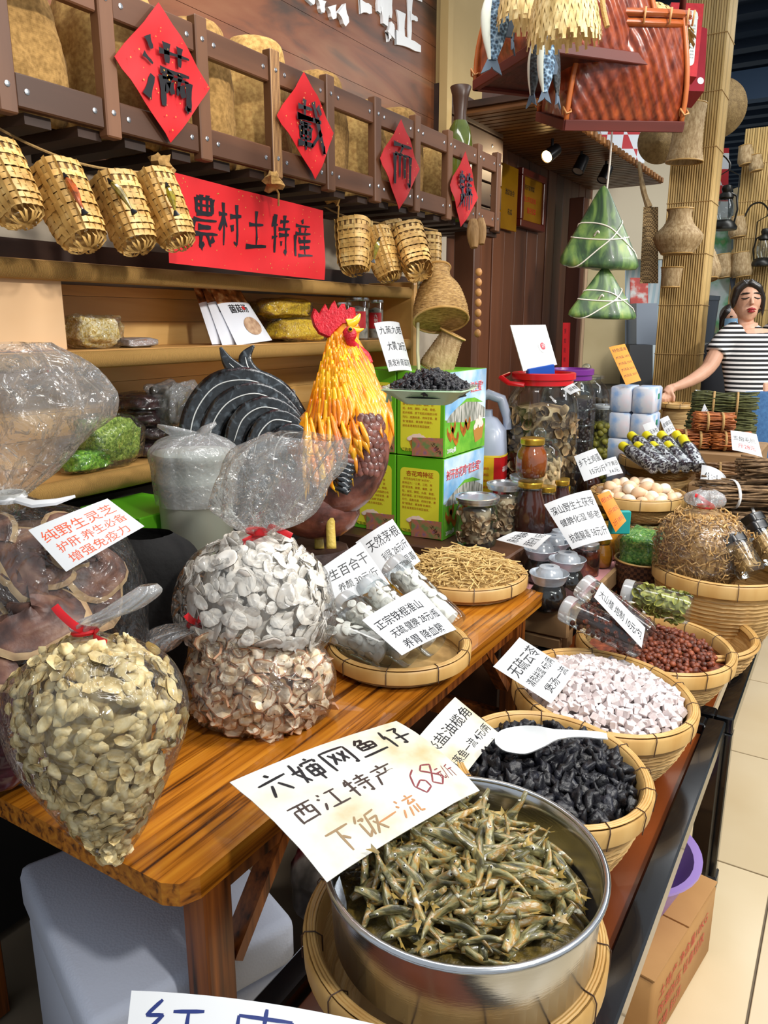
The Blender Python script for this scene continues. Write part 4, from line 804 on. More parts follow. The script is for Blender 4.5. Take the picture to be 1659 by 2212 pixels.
# low plinth behind for the taller jars
mb = MB(); mb.box((-1.0, 2.24, .752), (-.93, 2.3, .76))
def at_z(x, y, z): return P(x, y, z=z)
def jar_body(mb, prof, M_, n=28): mb.lathe(prof, n, M_, caps=False)
GLASS = film('jar_glass', '#f3f8f7', .008, .04, 0, rough=.02)
def liquid(name, tint, gl=.05, haze=.0, hc='#000000'): return film(name, tint, haze, gl, 0, rough=.03, hazecol=hc)
HONEY = mat('honey', '#b85a0e', .06, col2='#a04808', scale=8, trans=.15, coat=.6, spec=.7); HONEYL = mat('pale_honey', '#dd8f1c', .06, col2='#c97812', scale=8, trans=.15, coat=.6); HONEYD = mat('dark_honey', '#451405', .08, coat=.2); PICKLE = mat('dark_pickle', '#120a07', .1, cols=[(.4, '#0a0605'), (.62, '#1d0f09'), (.74, '#6b3a10'), (.8, '#a8741c')], scale=38, coat=.25)
OIL = mat('oil', '#e0b020', .05, trans=.5, coat=.5)
GCAP = mat('gold_cap', '#c9a23a', .28, .85); SCAP = mat('silver_cap', '#c8cbce', .25, .9)
def jar(name, label, c, R, H, liq, capm, group=None, kind='round', fill=.85, capr=.72, caph=.018, cat_='jar'):
    """glass jar: body, contents inside it and a cap"""
    t = thing(name, label, cat_, c, group); M_ = T(*c); nk = R * capr
    if kind == 'round': pr = [(R * .72, 0), (R * .9, H * .08), (R, H * .3), (R, H * .55), (R * .9, H * .76), (nk, H * .88), (nk, H * .97)]
    elif kind == 'straight': pr = [(R * .95, 0), (R, H * .04), (R, H * .86), (R * .97, H * .92), (nk, H * .95), (nk, H)]
    else: pr = [(R * .95, 0), (R, H * .05), (R, H * .6), (R * .92, H * .68), (nk, H * .85), (nk, H * .97)]
    mb = MB(); jar_body(mb, [(.001, 0)] + pr, M_); part('glass', mb, GLASS, t, 50)
    if liq:
        zt = H * fill; ip = [(r * .965, max(z, .003)) for r, z in pr if z < zt]; mb = MB(); jar_body(mb, [(.001, .003)] + ip + [(ip[-1][0], zt), (.001, zt)], M_); part('contents', mb, liq, t, 50)
    mb = MB(); z0 = H * .95; mb.lathe([(nk * 1.03, z0)] + [(nk * (1.06 + .012 * (k % 2)), z0 + .002 + k * caph / 8) for k in range(7)] + [(nk * 1.03, z0 + caph), (nk * .9, z0 + caph + .001), (.001, z0 + caph)], 30, M_, caps=False); part('cap', mb, capm, t, 40)
    return t
FROST = film('frosted_lid', '#e6edf4', .42, .14, 0, rough=.2, hazecol='#dfe8f2')
def pickle(c, label, s_=1.0):
    t = thing('pickle_jar', label, 'jar', c, 'dark pickle jars with water-seal lids'); M_ = T(*c) @ Matrix.Scale(s_, 4)
    pr = [(.001, 0), (.04, 0), (.052, .012), (.058, .035), (.055, .058), (.042, .078), (.038, .09)]
    mb = MB(); mb.lathe(pr, 28, M_, caps=False); part('glass', mb, GLASS, t, 60)
    mb = MB(); mb.lathe([(r * .96, z + .002) for r, z in pr[:-1]] + [(.001, .08)], 28, M_, caps=False); part('pickles', mb, PICKLE, t, 60)
    mb = MB(); mb.lathe([(.036, .088), (.045, .086), (.052, .098), (.058, .116), (.060, .117), (.0585, .119), (.05, .1), (.04, .092)], 28, M_, caps=False); part('water_collar', mb, FROST, t, 60)
    mb = MB(); mb.lathe([(.042, .092), (.04, .122), (.033, .128), (.03, .137), (.012, .138), (.012, .132), (.001, .132)], 28, M_, caps=False); part('dome_lid', mb, FROST, t, 60)
for x, y, l in ((1190, 1318, 'dark pickle jar with frosted water-seal lid at the stand corner'), (1222, 1282, 'dark pickle jar with frosted lid behind the corner jar'), (1118, 1248, 'dark pickle jar with frosted lid beside the straw tray'), (1188, 1222, 'dark pickle jar with frosted lid under the tilted price card'), (1150, 1232, 'dark pickle jar with frosted lid between two other pickle jars')):
    q = P(x, y, z=ZS); pickle(V3((min(max(q.x, -.84), -.73), min(q.y, 2.95), ZS)), l)
jz = lambda x, y, z=ZS: P(x, y, z=z)
jar('preserve_jar', 'glass jar of dark red preserved fruit with a silver cap', V3((-.735, 2.53, ZS)), .045, .10, mat('preserve', '#4a1408', .08, cols=[(.4, '#2a0a05'), (.6, '#6d2408'), (.75, '#b5651a')], scale=30, coat=.7), SCAP, None, 'straight', .9, .86)
for i, (xx, yy, l) in enumerate(((-.715, 2.64, 'small amber honey jar with gold cap beside the preserve jar'), (-.72, 2.76, 'amber honey jar with gold cap in the middle of the stand'), (-.715, 2.88, 'amber honey jar with gold cap at the far end of the stand'), (-.80, 2.90, 'dark honey jar with gold cap behind the amber jars'))):
    jar('honey_jar', l, V3((xx, yy, ZS)), (.04, .05, .052, .045)[i], (.095, .12, .125, .12)[i], (HONEYL, HONEYL, HONEYL, HONEYD)[i], GCAP, 'honey jars on the pine stand', 'round', .9, .68, .02)
# ================= egg cartons =================
EC = P(955, 1168, z=.752); EW, ED, EH = .187, .335, .295
GREEN = mat('carton_green', '#5fb021', .35); LEMON = mat('carton_lemon', '#e2e23c', .4); SKYM = mat('carton_sky', '#9ecbee', .35, cols=[(.35, '#6fb4ea'), (.6, '#cfe6f6'), (.8, '#eef6fb')], scale=9, detail=4)
HILLM = mat('print_hill', '#9a9a8e', .5, cols=[(.4, '#6f7468'), (.6, '#c8c6be')], scale=30, stretch=(1, 3, .5)); GRASSM = mat('print_grass', '#5aa52c', .5, col2='#7cc03a', scale=30); REDT = mat('print_red', '#a8341c', .5); BROWNT = mat('print_brown', '#a85a24', .5); EGGP = mat('print_egg', '#f3ded0', .5, rnd=.06); BASK = mat('print_basket', '#b8823c', .5); CHICK = mat('print_hen', '#c97a1e', .5, col2='#8a4412', scale=40); PINKT = mat('print_pink', '#d24a5a', .5); LANDM = mat('print_photo', '#9a6a5a', .5, cols=[(.35, '#6f8a52'), (.55, '#b5705a'), (.75, '#7a6a8a')], scale=40)
def pflat(par, pts, m, surf, W, H, lift, name):
    mb = MB(); vs = []
    for u, v in pts: p, n = surf(u, v); vs.append(p + n * lift)
    mb.add(vs, [tuple(range(len(vs)))]); return part(name, mb, m, par, False)
def oval(cx, cy, rx, ry, n=14): return [(cx + rx * math.cos(2 * PI * i / n), cy + ry * math.sin(2 * PI * i / n)) for i in range(n)]
def rrect(x0, y0, x1, y1, r, ra):
    out = []
    for cx, cy, a0 in ((x1 - r, y1 - r * ra, 0), (x0 + r, y1 - r * ra, 90), (x0 + r, y0 + r * ra, 180), (x1 - r, y0 + r * ra, 270)):
        for k in range(5): a = math.radians(a0 + k * 22.5); out.append((cx + r * math.cos(a), cy + r * ra * math.sin(a)))
    return out
FT = ['  杏花鸡当地又称“米仔鸡”，', '其特征为：“三黄、三短、两', '细”即羽黄、脚黄、嘴黄、颈', '短、身短、脚短、头细、骨细，', '肌纤维细、皮下和肌间脂肪分布', '均匀、皮脆肉滑、肉味甘香，素', '有“玻璃皮、黄油骨”的美称，', '驰名省港澳及东南亚国家。']
def carton(x1, y0, z0, label, side=True):
    t = thing('egg_carton', label, 'carton', (x1 - EW / 2, y0 + ED / 2, z0), 'green egg cartons'); x0 = x1 - EW; y1 = y0 + ED; z1 = z0 + EH - .004
    mb = MB(); mb.box((x0, y0, z0), (x1, y1, z1), .0015); part('carton_body', mb, GREEN, t, False)
    sf = lambda u, v: (V3((x0 + u * EW, y0, z0 + v * (z1 - z0))), V3((0, -1, 0))); pflat(t, rrect(.08, .05, .92, .86, .09, EW / EH), LEMON, sf, EW, EH, .0008, 'label_panel')
    lettering(t, sf, EW, EH, '杏花鸡特征', .21, .765, .021, REDT, wob=0, lift=.0014, off=.012, sx=1.05)
    for i, s_ in enumerate(FT): lettering(t, sf, EW, EH, s_, .125, .71 - i * .052, .0098, REDT, wob=0, lift=.0014, sx=1.0)
    pflat(t, [(.24, .22), (.76, .22), (.68, .09), (.32, .09)], BASK, sf, EW, EH, .0014, 'printed_basket')
    for k in range(16): pflat(t, oval(.27 + .46 * ((k * .618) % 1), .20 + .11 * (1 - abs(((k * .618) % 1) * 2 - 1)) * ((k * .37) % 1), .05, .025, 10), EGGP, sf, EW, EH, .0018 + .00006 * k, 'printed_egg')
    pflat(t, [(.34, .0), (.99, .02), (.99, .24), (.34, .22)], LANDM, sf, EW, EH, .0034, 'sticker'); lettering(t, sf, EW, EH, '土特产', .74, .17, .018, INK, wob=.04, lift=.0042, rot=-PI / 2 * 0 - .9); lettering(t, sf, EW, EH, '订购电', .1, .05, .014, INK, wob=0, lift=.0014)
    if side:
        s2 = lambda u, v: (V3((x1, y0 + u * ED, z0 + v * (z1 - z0))), V3((1, 0, 0))); pflat(t, [(.01, .005), (.995, .005), (.995, .995), (.01, .995)], SKYM, s2, ED, EH, .0008, 'sky_print')
        pflat(t, [(.01, .005), (.995, .005), (.995, .36), (.6, .42), (.3, .40), (.01, .45)], GRASSM, s2, ED, EH, .0012, 'grass_print')
        pflat(t, [(.03, .42), (.12, .5), (.3, .58), (.5, .63), (.75, .6), (.98, .5), (.99, .38), (.6, .36)], HILLM, s2, ED, EH, .0015, 'hill_print'); pflat(t, [(.3, .575), (.5, .66), (.7, .655), (.92, .58), (.7, .6), (.5, .62)], GRASSM, s2, ED, EH, .0018, 'hill_grass')
        for hx, hy, k in ((.14, .22, 1), (.27, .15, .9), (.2, .3, .8), (.45, .25, 1.1), (.55, .3, .9)):
            pts = [(-.05, .0), (.0, -.05), (.05, .0), (.07, .09), (.05, .15), (.02, .12), (.0, .05), (-.05, .08), (-.08, .14), (-.09, .06)]; pflat(t, [(hx + a * k, hy + b * k) for a, b in pts], CHICK, s2, ED, EH, .002, 'printed_hen')
        pflat(t, [(.68, .26), (.96, .30), (.92, .12), (.74, .08)], BASK, s2, ED, EH, .002, 'printed_basket')
        for k in range(12): pflat(t, oval(.72 + .2 * ((k * .618) % 1), .28 + .16 * (k / 12) * (1 - abs(((k * .618) % 1) * 2 - 1) * .8), .03, .035, 9), EGGP, s2, ED, EH, .0024 + .00006 * k, 'printed_egg')
        lettering(t, s2, ED, EH, '封开杏花鸡“初生蛋”', .06, .74, .040, WHITEP, wob=.02, lift=.0022, off=.05, sx=.80); lettering(t, s2, ED, EH, '封开杏花鸡“初生蛋”', .06, .74, .040, PINKT, wob=.02, lift=.003, off=.012, sx=.80)
        lettering(t, s2, ED, EH, '2000g装', .06, .05, .02, WHITEP, wob=0, lift=.003, off=.02)
    return t
carton(EC.x, EC.y, .751, 'green and blue egg carton, lower one in front of the white jug')
carton(EC.x, EC.y, .751 + EH, 'green and blue egg carton, upper one under the black raisins dish')
carton(EC.x - EW - .006, EC.y, .751, 'green egg carton with its blue side hidden, lower one beside the rooster', False)
carton(EC.x - EW - .006, EC.y, .751 + EH, 'green egg carton with its blue side hidden, upper one behind the rooster', False)
# dish of black dates on top
DC = P(930, 838, z=.751 + EH * 2 + .03); dt = thing('melamine_dish', 'pale green square dish on the egg cartons lined with clear film', 'dish', (DC.x, DC.y, .751 + EH * 2)); zb = .751 + EH * 2
sqm = lambda a, r, z: 1 / max(abs(math.cos(a)), abs(math.sin(a))) ** .75
MD = T(DC.x, DC.y, zb) @ RZ(.25) @ Matrix.Scale(.74, 4); mb = MB(); mb.lathe([(.06, 0), (.065, .004), (.115, .038), (.12, .04), (.117, .043), (.06, .008), (.001, .007)], 40, MD, mod=sqm, caps=False); part('dish_body', mb, mat('pale_green_melamine', '#b9c9a8', .3, col2='#8fae8c', scale=6), dt, 60)
mb = MB(); mb.lathe([(.05, .012), (.112, .046), (.124, .046)], 48, MD, mod=lambda a, r, z: sqm(a, r, z) * (1 + .03 * math.sin(a * 13)), caps=False); part('liner_film', mb, BAGC, dt, True)
mb = MB(); mb.tube([MD @ V3((-.12, s_ * .02, .0 + .03 * (1 - abs(s_)))) for s_ in (-1, -.6, 0, .6, 1)], .003, 6); part('handle', mb, MATS['pale_green_melamine'], dt)
DATE = mat('black_date', '#0d0c10', .3, col2='#1a1a22', scale=90, bump=.9, bscale=160, rnd=.3); DM = [crumple(.012, 40 + s_, (1, .75, .65)).mesh('black_date', DATE, True) for s_ in range(4)]
mb = MB(); mb.lathe([(.1 * k / 6, .05 * (1 - (k / 6) ** 2) + .02) for k in range(7)], 20, MD); solo('date_pile_base', mb, DATE, 'lower layer of black dried fruit in the square dish', 'dried fruit', kind='stuff')
for i, (x, y) in enumerate(vogel(150, .105, .5)):
    r = math.hypot(x, y); tag(link('black_date', DM[i % 4], None, MD @ T(x, y, .032 + .045 * (1 - (r / .115) ** 2) + U(-.003, .006)) @ Euler((U(0, 6), U(0, 6), U(0, 6))).to_matrix().to_4x4()), 'shiny black dried fruit heaped in the square dish', 'dried fruit', 'black dried fruit in the dish')
sheet('price_card', [P(808, 698, d=2.66), P(862, 697, d=2.72), P(890, 802, d=2.68), P(840, 803, d=2.62)], 'white price card for nine-steamed rehmannia stuck behind the black fruit', 'card', CARDW, bend=.01, lines=(('九蒸九晒', .08, .76, .17, INK, dict(off=.004, sx=.8)), ('大黄 28元', .2, .42, .2, INK, dict(off=.004, sx=.75)), ('黑发补肾滋阴', .05, .1, .15, INK, dict(off=.004, sx=.68))))
# ================= white oil jug =================
JC = P(1078, 1052, z=.752); JC = V3((-1.27, 2.84, .752)); jt = thing('plastic_jug', 'translucent white plastic jug with a red and yellow label behind the cartons', 'jug', JC)
JUGM = mat('jug_plastic', '#bfc9e0', .3, trans=.25, coat=.2); sqj = lambda a, r, z: 1 / max(abs(math.cos(a)), abs(math.sin(a))) ** .5
mb = MB(); mb.lathe([(.001, 0), (.085, 0), (.092, .01), (.092, .22), (.09, .26), (.085, .33), (.05, .375), (.03, .385), (.028, .41), (.001, .41)], 36, T(*JC) @ RZ(.3), mod=sqj, caps=False); part('jug_body', mb, JUGM, jt, 50)
mb = MB(); mb.tube([JC + V3(q) for q in ((-.03, -.0, .40), (-.03, .0, .45), (.0, .02, .47), (.045, .05, .45), (.07, .06, .38), (.075, .06, .33))], [.018, .02, .021, .021, .02, .018], 10); part('handle', mb, JUGM, jt, 60)
for a0, a1, m_ in ((-2.0, -.75, mat('label_yellow', '#e8b81c', .4)), (-.75, .75, mat('label_red', '#c81a1e', .4))):
    mb = MB(); mb.lathe([(.0935, .03), (.0935, .235)], 16, T(*JC) @ RZ(0), mod=lambda a, r, z: sqj(a - .3, r, z), caps=False, arc=(a0, a1)); part('label', mb, m_, jt)
for z_ in (.03, .232):
    mb = MB(); mb.lathe([(.0942, z_), (.0942, z_ + .008)], 24, T(*JC), mod=lambda a, r, z: sqj(a - .3, r, z), caps=False, arc=(-2.0, .75)); part('label_stripe', mb, mat('label_stripe', '#f0d040', .4), jt)
sj = lambda u, v: (JC + V3((.0955 * sqj(u - .3, 1, 0) * math.cos(u), .0955 * sqj(u - .3, 1, 0) * math.sin(u), v)), V3((math.cos(u), math.sin(u), 0)))
lettering(jt, sj, .094, 1, '纯正花生', -.62, .12, .026, WHITEP, wob=0, off=.02); lettering(jt, sj, .094, 1, '原汁原味', -.6, .085, .016, WHITEP, wob=0); lettering(jt, sj, .094, 1, '福寿城', -.45, .175, .024, WHITEP, wob=0)
for i in range(6): lettering(jt, sj, .094, 1, '纯正好滋味源自', -1.75, .06 + .025 * i, .011, INKRED, wob=0)
# ================= big storage jars =================
MUSH = mat('dried_mushroom', '#b79a72', .7, cols=[(.3, '#5c4632'), (.5, '#a88a62'), (.75, '#ddc9a4')], scale=18, rnd=.3, bump=.3, bscale=60); DARKC = mat('dark_dried', '#241318', .5, cols=[(.3, '#120a0c'), (.6, '#2a161c'), (.8, '#4a2a30')], scale=40, rnd=.3); NUT = mat('dark_nut', '#5f4a2c', .55, col2='#3a2c1a', scale=30, rnd=.3); LIMEN = mat('green_nut', '#8f8a34', .55, col2='#6b6a24', scale=30, rnd=.25)
CHIPM = [flake(.045, .03, c, .006, wave=.5, seed=i * 2).mesh('mushroom', MUSH, True) for i, c in enumerate((.5, -.4, .9, .2))]
NUTM = []
for k_, m_ in enumerate((NUT, LIMEN, DARKC)):
    mb = MB(); mb.ball((0, 0, 0), (.016, .016, .015) if k_ < 2 else (.012, .009, .007), 10, 7); NUTM.append(mb.mesh('nut', m_, True))
def bigjar(name, label, c, R, H, capm, meshes, n, pname, plabel, pgroup, corem, capr=.7, caph=.05, rings=0, stopper=False, fill=.86, sc=(.8, 1.2), group=None):
    t = thing(name, label, 'jar', c, group); M_ = T(*c); nk = R * capr; pr = [(.001, 0), (R * .93, 0), (R, .015), (R, H * .72), (R * .95, H * .8), (R * .8, H * .87), (nk, H * .9), (nk, H * .94)]
    mb = MB(); mb.lathe(pr, 36, M_, caps=False, mod=(lambda a, r, z: 1 + .02 * math.cos(a * 8)) if rings else None); part('glass', mb, GLASS, t, 60)
    for k in range(rings): z = H * (.18 + .5 * k / max(1, rings - 1)); mb = MB(); mb.lathe([(R * 1.0 + .004 * math.cos(a * PI / 3), z + .004 * math.sin(a * PI / 3)) for a in range(7)], 36, M_, caps=False); part('glass_rib', mb, GLASS, t, 60)
    if stopper:
        mb = MB(); mb.lathe([(nk * .9, H * .92), (nk * 1.25, H * .93), (nk * 1.25, H * .95), (nk * .6, H * .97), (.008, H * .98), (.008, H * .99)], 28, M_, caps=False); mb.ball((0, 0, H * 1.02), .024, 14, 10, M_); part('stopper', mb, GLASS, t, 60)
    else:
        mb = MB(); mb.lathe([(nk * 1.06, H * .9), (nk * 1.12, H * .905), (nk * 1.12, H * .9 + caph * .45), (nk * 1.2, H * .9 + caph * .5), (nk * 1.2, H * .9 + caph * .95), (nk * 1.16, H * .9 + caph), (nk * 1.0, H * .9 + caph), (nk * .97, H * .9 + caph * .8), (.001, H * .9 + caph * .8)], 36, M_, caps=False); part('lid', mb, capm, t, 40)
    mb = MB(); mb.lathe([(.001, .012), (R * .66, .012), (R * .68, H * fill * .86), (.001, H * fill * .9)], 24, M_, caps=False); solo('jar_filling', mb, corem, 'inner filling of ' + plabel.split(' inside ')[0], 'filling', kind='stuff')
    k = 0
    while k < n:
        a = U(0, 2 * PI); z = U(.02, H * fill * .86); q = M_ @ V3((R * .83 * math.cos(a), R * .83 * math.sin(a), z)); nr = V3((math.cos(a), math.sin(a), 0))
        if nr.dot(CAM - q) < 0: continue
        tag(link(pname, meshes[k % len(meshes)], None, upto(q, nr + V3((U(-1, 1), U(-1, 1), U(-1, 1))) * .35, U(0, 6)) @ Matrix.Scale(U(*sc), 4)), plabel, 'dried food', pgroup); k += 1
    return t
REDL = mat('red_lid', '#c8121c', .3); PURL = mat('purple_lid', '#6d2382', .3)
c1 = V3((-1.10, 3.02, .752)); bigjar('storage_jar', 'big glass jar of dried mushrooms with a red handled lid', c1, .148, .56, REDL, CHIPM, 220, 'mushroom_piece', 'pale dried mushroom piece inside the red lidded jar', 'mushroom pieces in the red lidded jar', MUSH, .72, .05)
mb = MB(); mb.tube([c1 + V3(q) for q in ((-.03, -.13, .51), (-.09, -.14, .515), (-.14, -.11, .535), (-.13, -.05, .545))], .011, 8, flat=.6); solo('lid_handle', mb, REDL, 'red carrying handle hanging at the side of the red jar lid', 'handle')
c2 = V3((-1.12, 3.40, .752)); bigjar('storage_jar', 'tall square-ribbed glass jar of dark fruit with a purple lid', c2, .125, .555, PURL, [NUTM[2]], 280, 'dark_berry', 'dark dried berry inside the purple lidded jar', 'dark berries in the purple lidded jar', DARKC, .72, .05, 5)
c3 = V3((-1.16, 3.78, .752)); bigjar('storage_jar', 'glass jar of dark nuts with a clear ball stopper', c3, .12, .52, None, [NUTM[0]], 130, 'dark_nut', 'round dark nut inside the stoppered jar', 'nuts in the stoppered jar', NUT, .6, .04, 0, True)
c4 = V3((-1.0, 3.58, .752)); bigjar('storage_jar', 'slim glass jar of olive green nuts behind the purple lidded jar', c4, .06, .40, mat('clear_lid_plate', '#cfd6d8', .15, .3), [NUTM[1]], 80, 'green_nut', 'olive green nut inside the slim jar', 'nuts in the slim jar', LIMEN, .8, .02)
GINGM = [crumple(.022, 60 + s_, (1.2, .8, .6)).mesh('dried_root', mat('dried_ginger', '#c9ac80', .7, col2='#a08258', scale=40, rnd=.2), True) for s_ in range(3)]
c5 = V3((-1.0, 2.74, .752)); bigjar('storage_jar', 'glass jar of knobbly pale roots with ball stopper before the red lidded jar', c5, .085, .34, None, GINGM, 70, 'ginger_piece', 'knobbly pale dried root inside the middle jar', 'ginger pieces in the stoppered jar', MATS['dried_ginger'], .62, .03, 0, True, .8)
CHIPS = [flake(.034, .022, c, .005, wave=.5, seed=i * 2).mesh('mushroom', mat('pale_mushroom', '#c9b08c', .7, cols=[(.3, '#7a5034'), (.5, '#bfa684'), (.75, '#e2d4ba')], scale=22, rnd=.3), True) for i, c in enumerate((.5, -.4, .9))]
for i, (x, y, l) in enumerate(((1028, 1174, 'silver lidded jar of pale dried mushrooms before the egg carton'), (1083, 1158, 'silver lidded jar of pale dried mushrooms behind the first one'), (1122, 1146, 'slimmer silver lidded jar of dark brown pods'))):
    R_ = (.072, .062, .055)[i]; bigjar('storage_jar', l, P(x, y, z=.752) + V3((0, .02 * i, 0)), R_, (.165, .19, .20)[i], SCAP, CHIPS if i < 2 else [NUTM[0], CHIPS[0]], 50, 'mushroom_piece', 'dried piece inside ' + ('the front silver lidded jar', 'the second silver lidded jar', 'the slim silver lidded jar')[i], 'pieces in the silver lidded jars', MATS['pale_mushroom'], .9, .022, sc=(.6, .85))
jar('honey_jar', 'round jar of amber honey with gold cap before the mushroom jar', P(1147, 1032, d=2.70), .055, .125, HONEY, GCAP, None, 'round', .92, .72, .022)
q = P(1147, 1036, d=2.70); jar('honey_jar', 'tall dark honey jar with gold cap carrying the round amber jar', V3((q.x, q.y, .752)), .058, (q.z - .752) / 1.0 - .016, HONEYD, GCAP, None, 'shoulder', .9, .72, .02)
for i, (x, y, R_, H_, l) in enumerate(((-.955, 2.42, .048, .17, 'tall dark honey jar with gold cap beside the silver lidded jars'), (-.95, 2.56, .045, .17, 'tall dark honey jar with gold cap behind the first dark jar'), (-.96, 2.95, .05, .16, 'dark honey jar with gold cap beside the egg card'))):
    jar('honey_jar', l, V3((x + .04, y + .18, .752)), R_, H_, HONEYD, GCAP, None, 'shoulder', .9, .66, .018)
for i, (x, y) in enumerate(((-.94, 2.86), (-.925, 2.80))): jar('oil_bottle', 'small bottle of yellow oil with gold cap among the honey jars', V3((x, y + .02, .752)), .024, .15, OIL, GCAP, 'small oil bottles', 'shoulder', .85, .7, .016, 'bottle')
# ================= payment sign =================
SQ = [P(1102, 703, d=3.05), P(1178, 702, d=3.1), P(1203, 788, d=3.06), P(1130, 802, d=3.01)]
o, sf, W, H = sheet('acrylic_sign', SQ, 'white acrylic payment sign standing on the red jar lid', 'sign', WHITEP, th=.004, lines=(('扫码付', .2, .80, .06, INK, dict(wob=0)), ('收款', .68, .78, .06, INK, dict(wob=0)), ('请扫描付款', .2, .2, .05, mat('grey_print', '#8a8f96', .5), dict(wob=0)), ('欢迎光临', .62, .2, .05, MATS['grey_print'], dict(wob=0))))
pflat(o, oval(.74, .48, .13, .16, 20), mat('pale_print', '#dfe6e6', .5), sf, W, H, .003, 'printed_disc'); pflat(o, oval(.74, .48, .07, .085, 20), PINKT, sf, W, H, .0036, 'printed_disc'); lettering(o, sf, W, H, '店', .70, .45, .02, WHITEP, wob=0, lift=.0042)
mb = MB(); q = (SQ[2] + SQ[3]) / 2; mb.box((-.06, -.012, -.035), (.06, .012, .006), .003, basis(q, SQ[2] - SQ[3])); part('blue_base', mb, mat('sign_blue', '#1452b8', .35), o, False)
# ================= painted rooster statue =================
DR = 2.0
def RP(x, y, o=0): return P(x, y, d=DR + o)
def rs(px): return sz(px, DR)
BLACKF = mat('black_feather', '#1a1d20', .22, cols=[(.3, '#0c0d0f'), (.55, '#23282c'), (.75, '#5d6870')], scale=30, stretch=(1, 1, 1), detail=5, bump=.5, bscale=90, coat=.6, dist=1.5)
ORANGEF = mat('orange_feather', '#ef9a12', .3, cols=[(.25, '#d8560a'), (.5, '#f0930f'), (.75, '#f7b81c')], scale=9, rnd=.1, bump=.5, bscale=60, bstretch=(2, 2, .4), coat=.5)
YELF = mat('yellow_feather', '#f2b516', .3, cols=[(.3, '#ef8a10'), (.6, '#f4bc1c')], scale=14, rnd=.08, coat=.5)
BROWNF = mat('brown_feather', '#6f4238', .4, cols=[(.3, '#3f221e'), (.55, '#7a463a'), (.8, '#a06a5c')], scale=25, rnd=.2, coat=.4, bump=.3, bscale=80); COMB = mat('comb_red', '#d0162a', .4, col2='#b80f22', scale=60, bump=.7, bscale=160); BEAK = mat('beak_yellow', '#f0bd1c', .3, coat=.4); LEGY = mat('leg_yellow', '#d9bd5a', .4, bump=.6, bscale=80)
ro = thing('rooster_statue', 'large painted rooster statue with red comb, orange neck and black tail', 'statue', (RP(680, 1160).x, RP(680, 1160).y, .72))
def sweep(path, width, m, name, thick=.35, o=0, n=8, sub=5, parent=ro, side=None, tip=True):
    """path in pixels (x, y, depth offset); width in pixels along it"""
    q = cat([(a[0], a[1], a[2] if len(a) > 2 else 0) for a in path], sub); k = len(q); ws = cat([(w_,) for w_ in width], max(1, 8)); mb = MB(); rad = []
    for i in range(k): t_ = i / (k - 1) * (len(ws) - 1); j = min(int(t_), len(ws) - 2); rad.append(max(rs(ws[j][0] + (ws[j + 1][0] - ws[j][0]) * (t_ - j)) / 2 * thick, 1e-4))
    mb.tube([RP(a, b, c + o) for a, b, c in q], rad, n, side=FWD if side is None else side, flat=1 / thick); return part(name, mb, m, parent, True)
# trunk and neck as one mesh
sweep([(630, 1000), (655, 985), (700, 965), (755, 940), (770, 895), (752, 840), (738, 780), (742, 730), (748, 700), (752, 688)], [40, 120, 180, 185, 160, 128, 86, 68, 62, 26], ORANGEF, 'body', .8, .02, 20)
sweep([(775, 900), (790, 945), (775, 1000), (735, 1050), (670, 1080)], [60, 100, 125, 130, 80], BROWNF, 'breast', .85, .0, 18)
sweep([(600, 1040), (650, 1080), (720, 1090), (745, 1060)], [60, 150, 140, 60], BROWNF, 'belly', .9, .03, 16)
random.seed(5)
# neck hackles
for k in range(210):
    row = k % 7; x0 = -1 + 2 * ((k // 7) + U(.1, .9)) / 30; y0 = 726 + 150 * (row / 7) + U(-10, 10); cx = 740 + (y0 - 730) * .05; hw = 30 + (y0 - 730) * .36; L_ = U(75, 120) * (1 if y0 < 820 else .75)
    ox = -math.sqrt(max(0, 1 - x0 * x0)) * rs(hw) * .85
    x1 = cx + x0 * hw + (x0 * .35 + .05) * L_; xs = cx + x0 * hw
    sweep([(xs, y0, ox), ((xs + x1) / 2 + 6, y0 + L_ * .5, ox * 1.15), (x1 + U(-4, 10), y0 + L_, ox * 1.25)], [8, 16, 2], ORANGEF if random.random() < .65 else YELF, 'hackle_feather', .35, 0, 6, 3)
# saddle feathers falling over the flank
for k in range(70):
    x0 = U(655, 775); y0 = U(890, 960) + (x0 - 655) * .05; L_ = U(70, 130); dx = U(-5, 35)
    if x0 > 735: L_ *= .55
    sweep([(x0, y0, -.085), (x0 + dx * .6, y0 + L_ * .55, -.10), (x0 + dx, y0 + L_, -.095)], [6, 13, 1.5], YELF if random.random() < .6 else ORANGEF, 'saddle_feather', .35, U(-.008, .004), 6, 3)
for k in range(9): sweep([(665 + k * 5, 985, -.095), (672 + k * 5, 1030, -.11), (680 + k * 5 + U(-8, 12), 1078 - abs(k - 5) * 7, -.10)], [8, 15, 1.5], YELF if k % 2 else ORANGEF, 'saddle_feather', .35, -.006 * (k % 3), 6, 4)
# breast scales
sm_ = MB(); sm_.ball((0, 0, 0), (.012, .016, .005), 8, 6); sm_ = sm_.mesh('breast_feather', BROWNF, True)
for r in range(9):
    for c in range(7):
        x = 752 + c * 12 + (r % 2) * 6 - abs(r - 3) * 2 + U(-2.5, 2.5); y = 905 + r * 14 + U(-3, 3); o_ = -.02 - .07 * math.sqrt(max(0, 1 - ((x - 785) / 52) ** 2)); q = RP(x, y, o_)
        link('breast_feather', sm_, ro, Matrix.Translation(-ro.location) @ upto(q, (CAM - q) + V3((0, 0, .5)) + RGT * (x - 780) * .04, U(-.3, .3)))
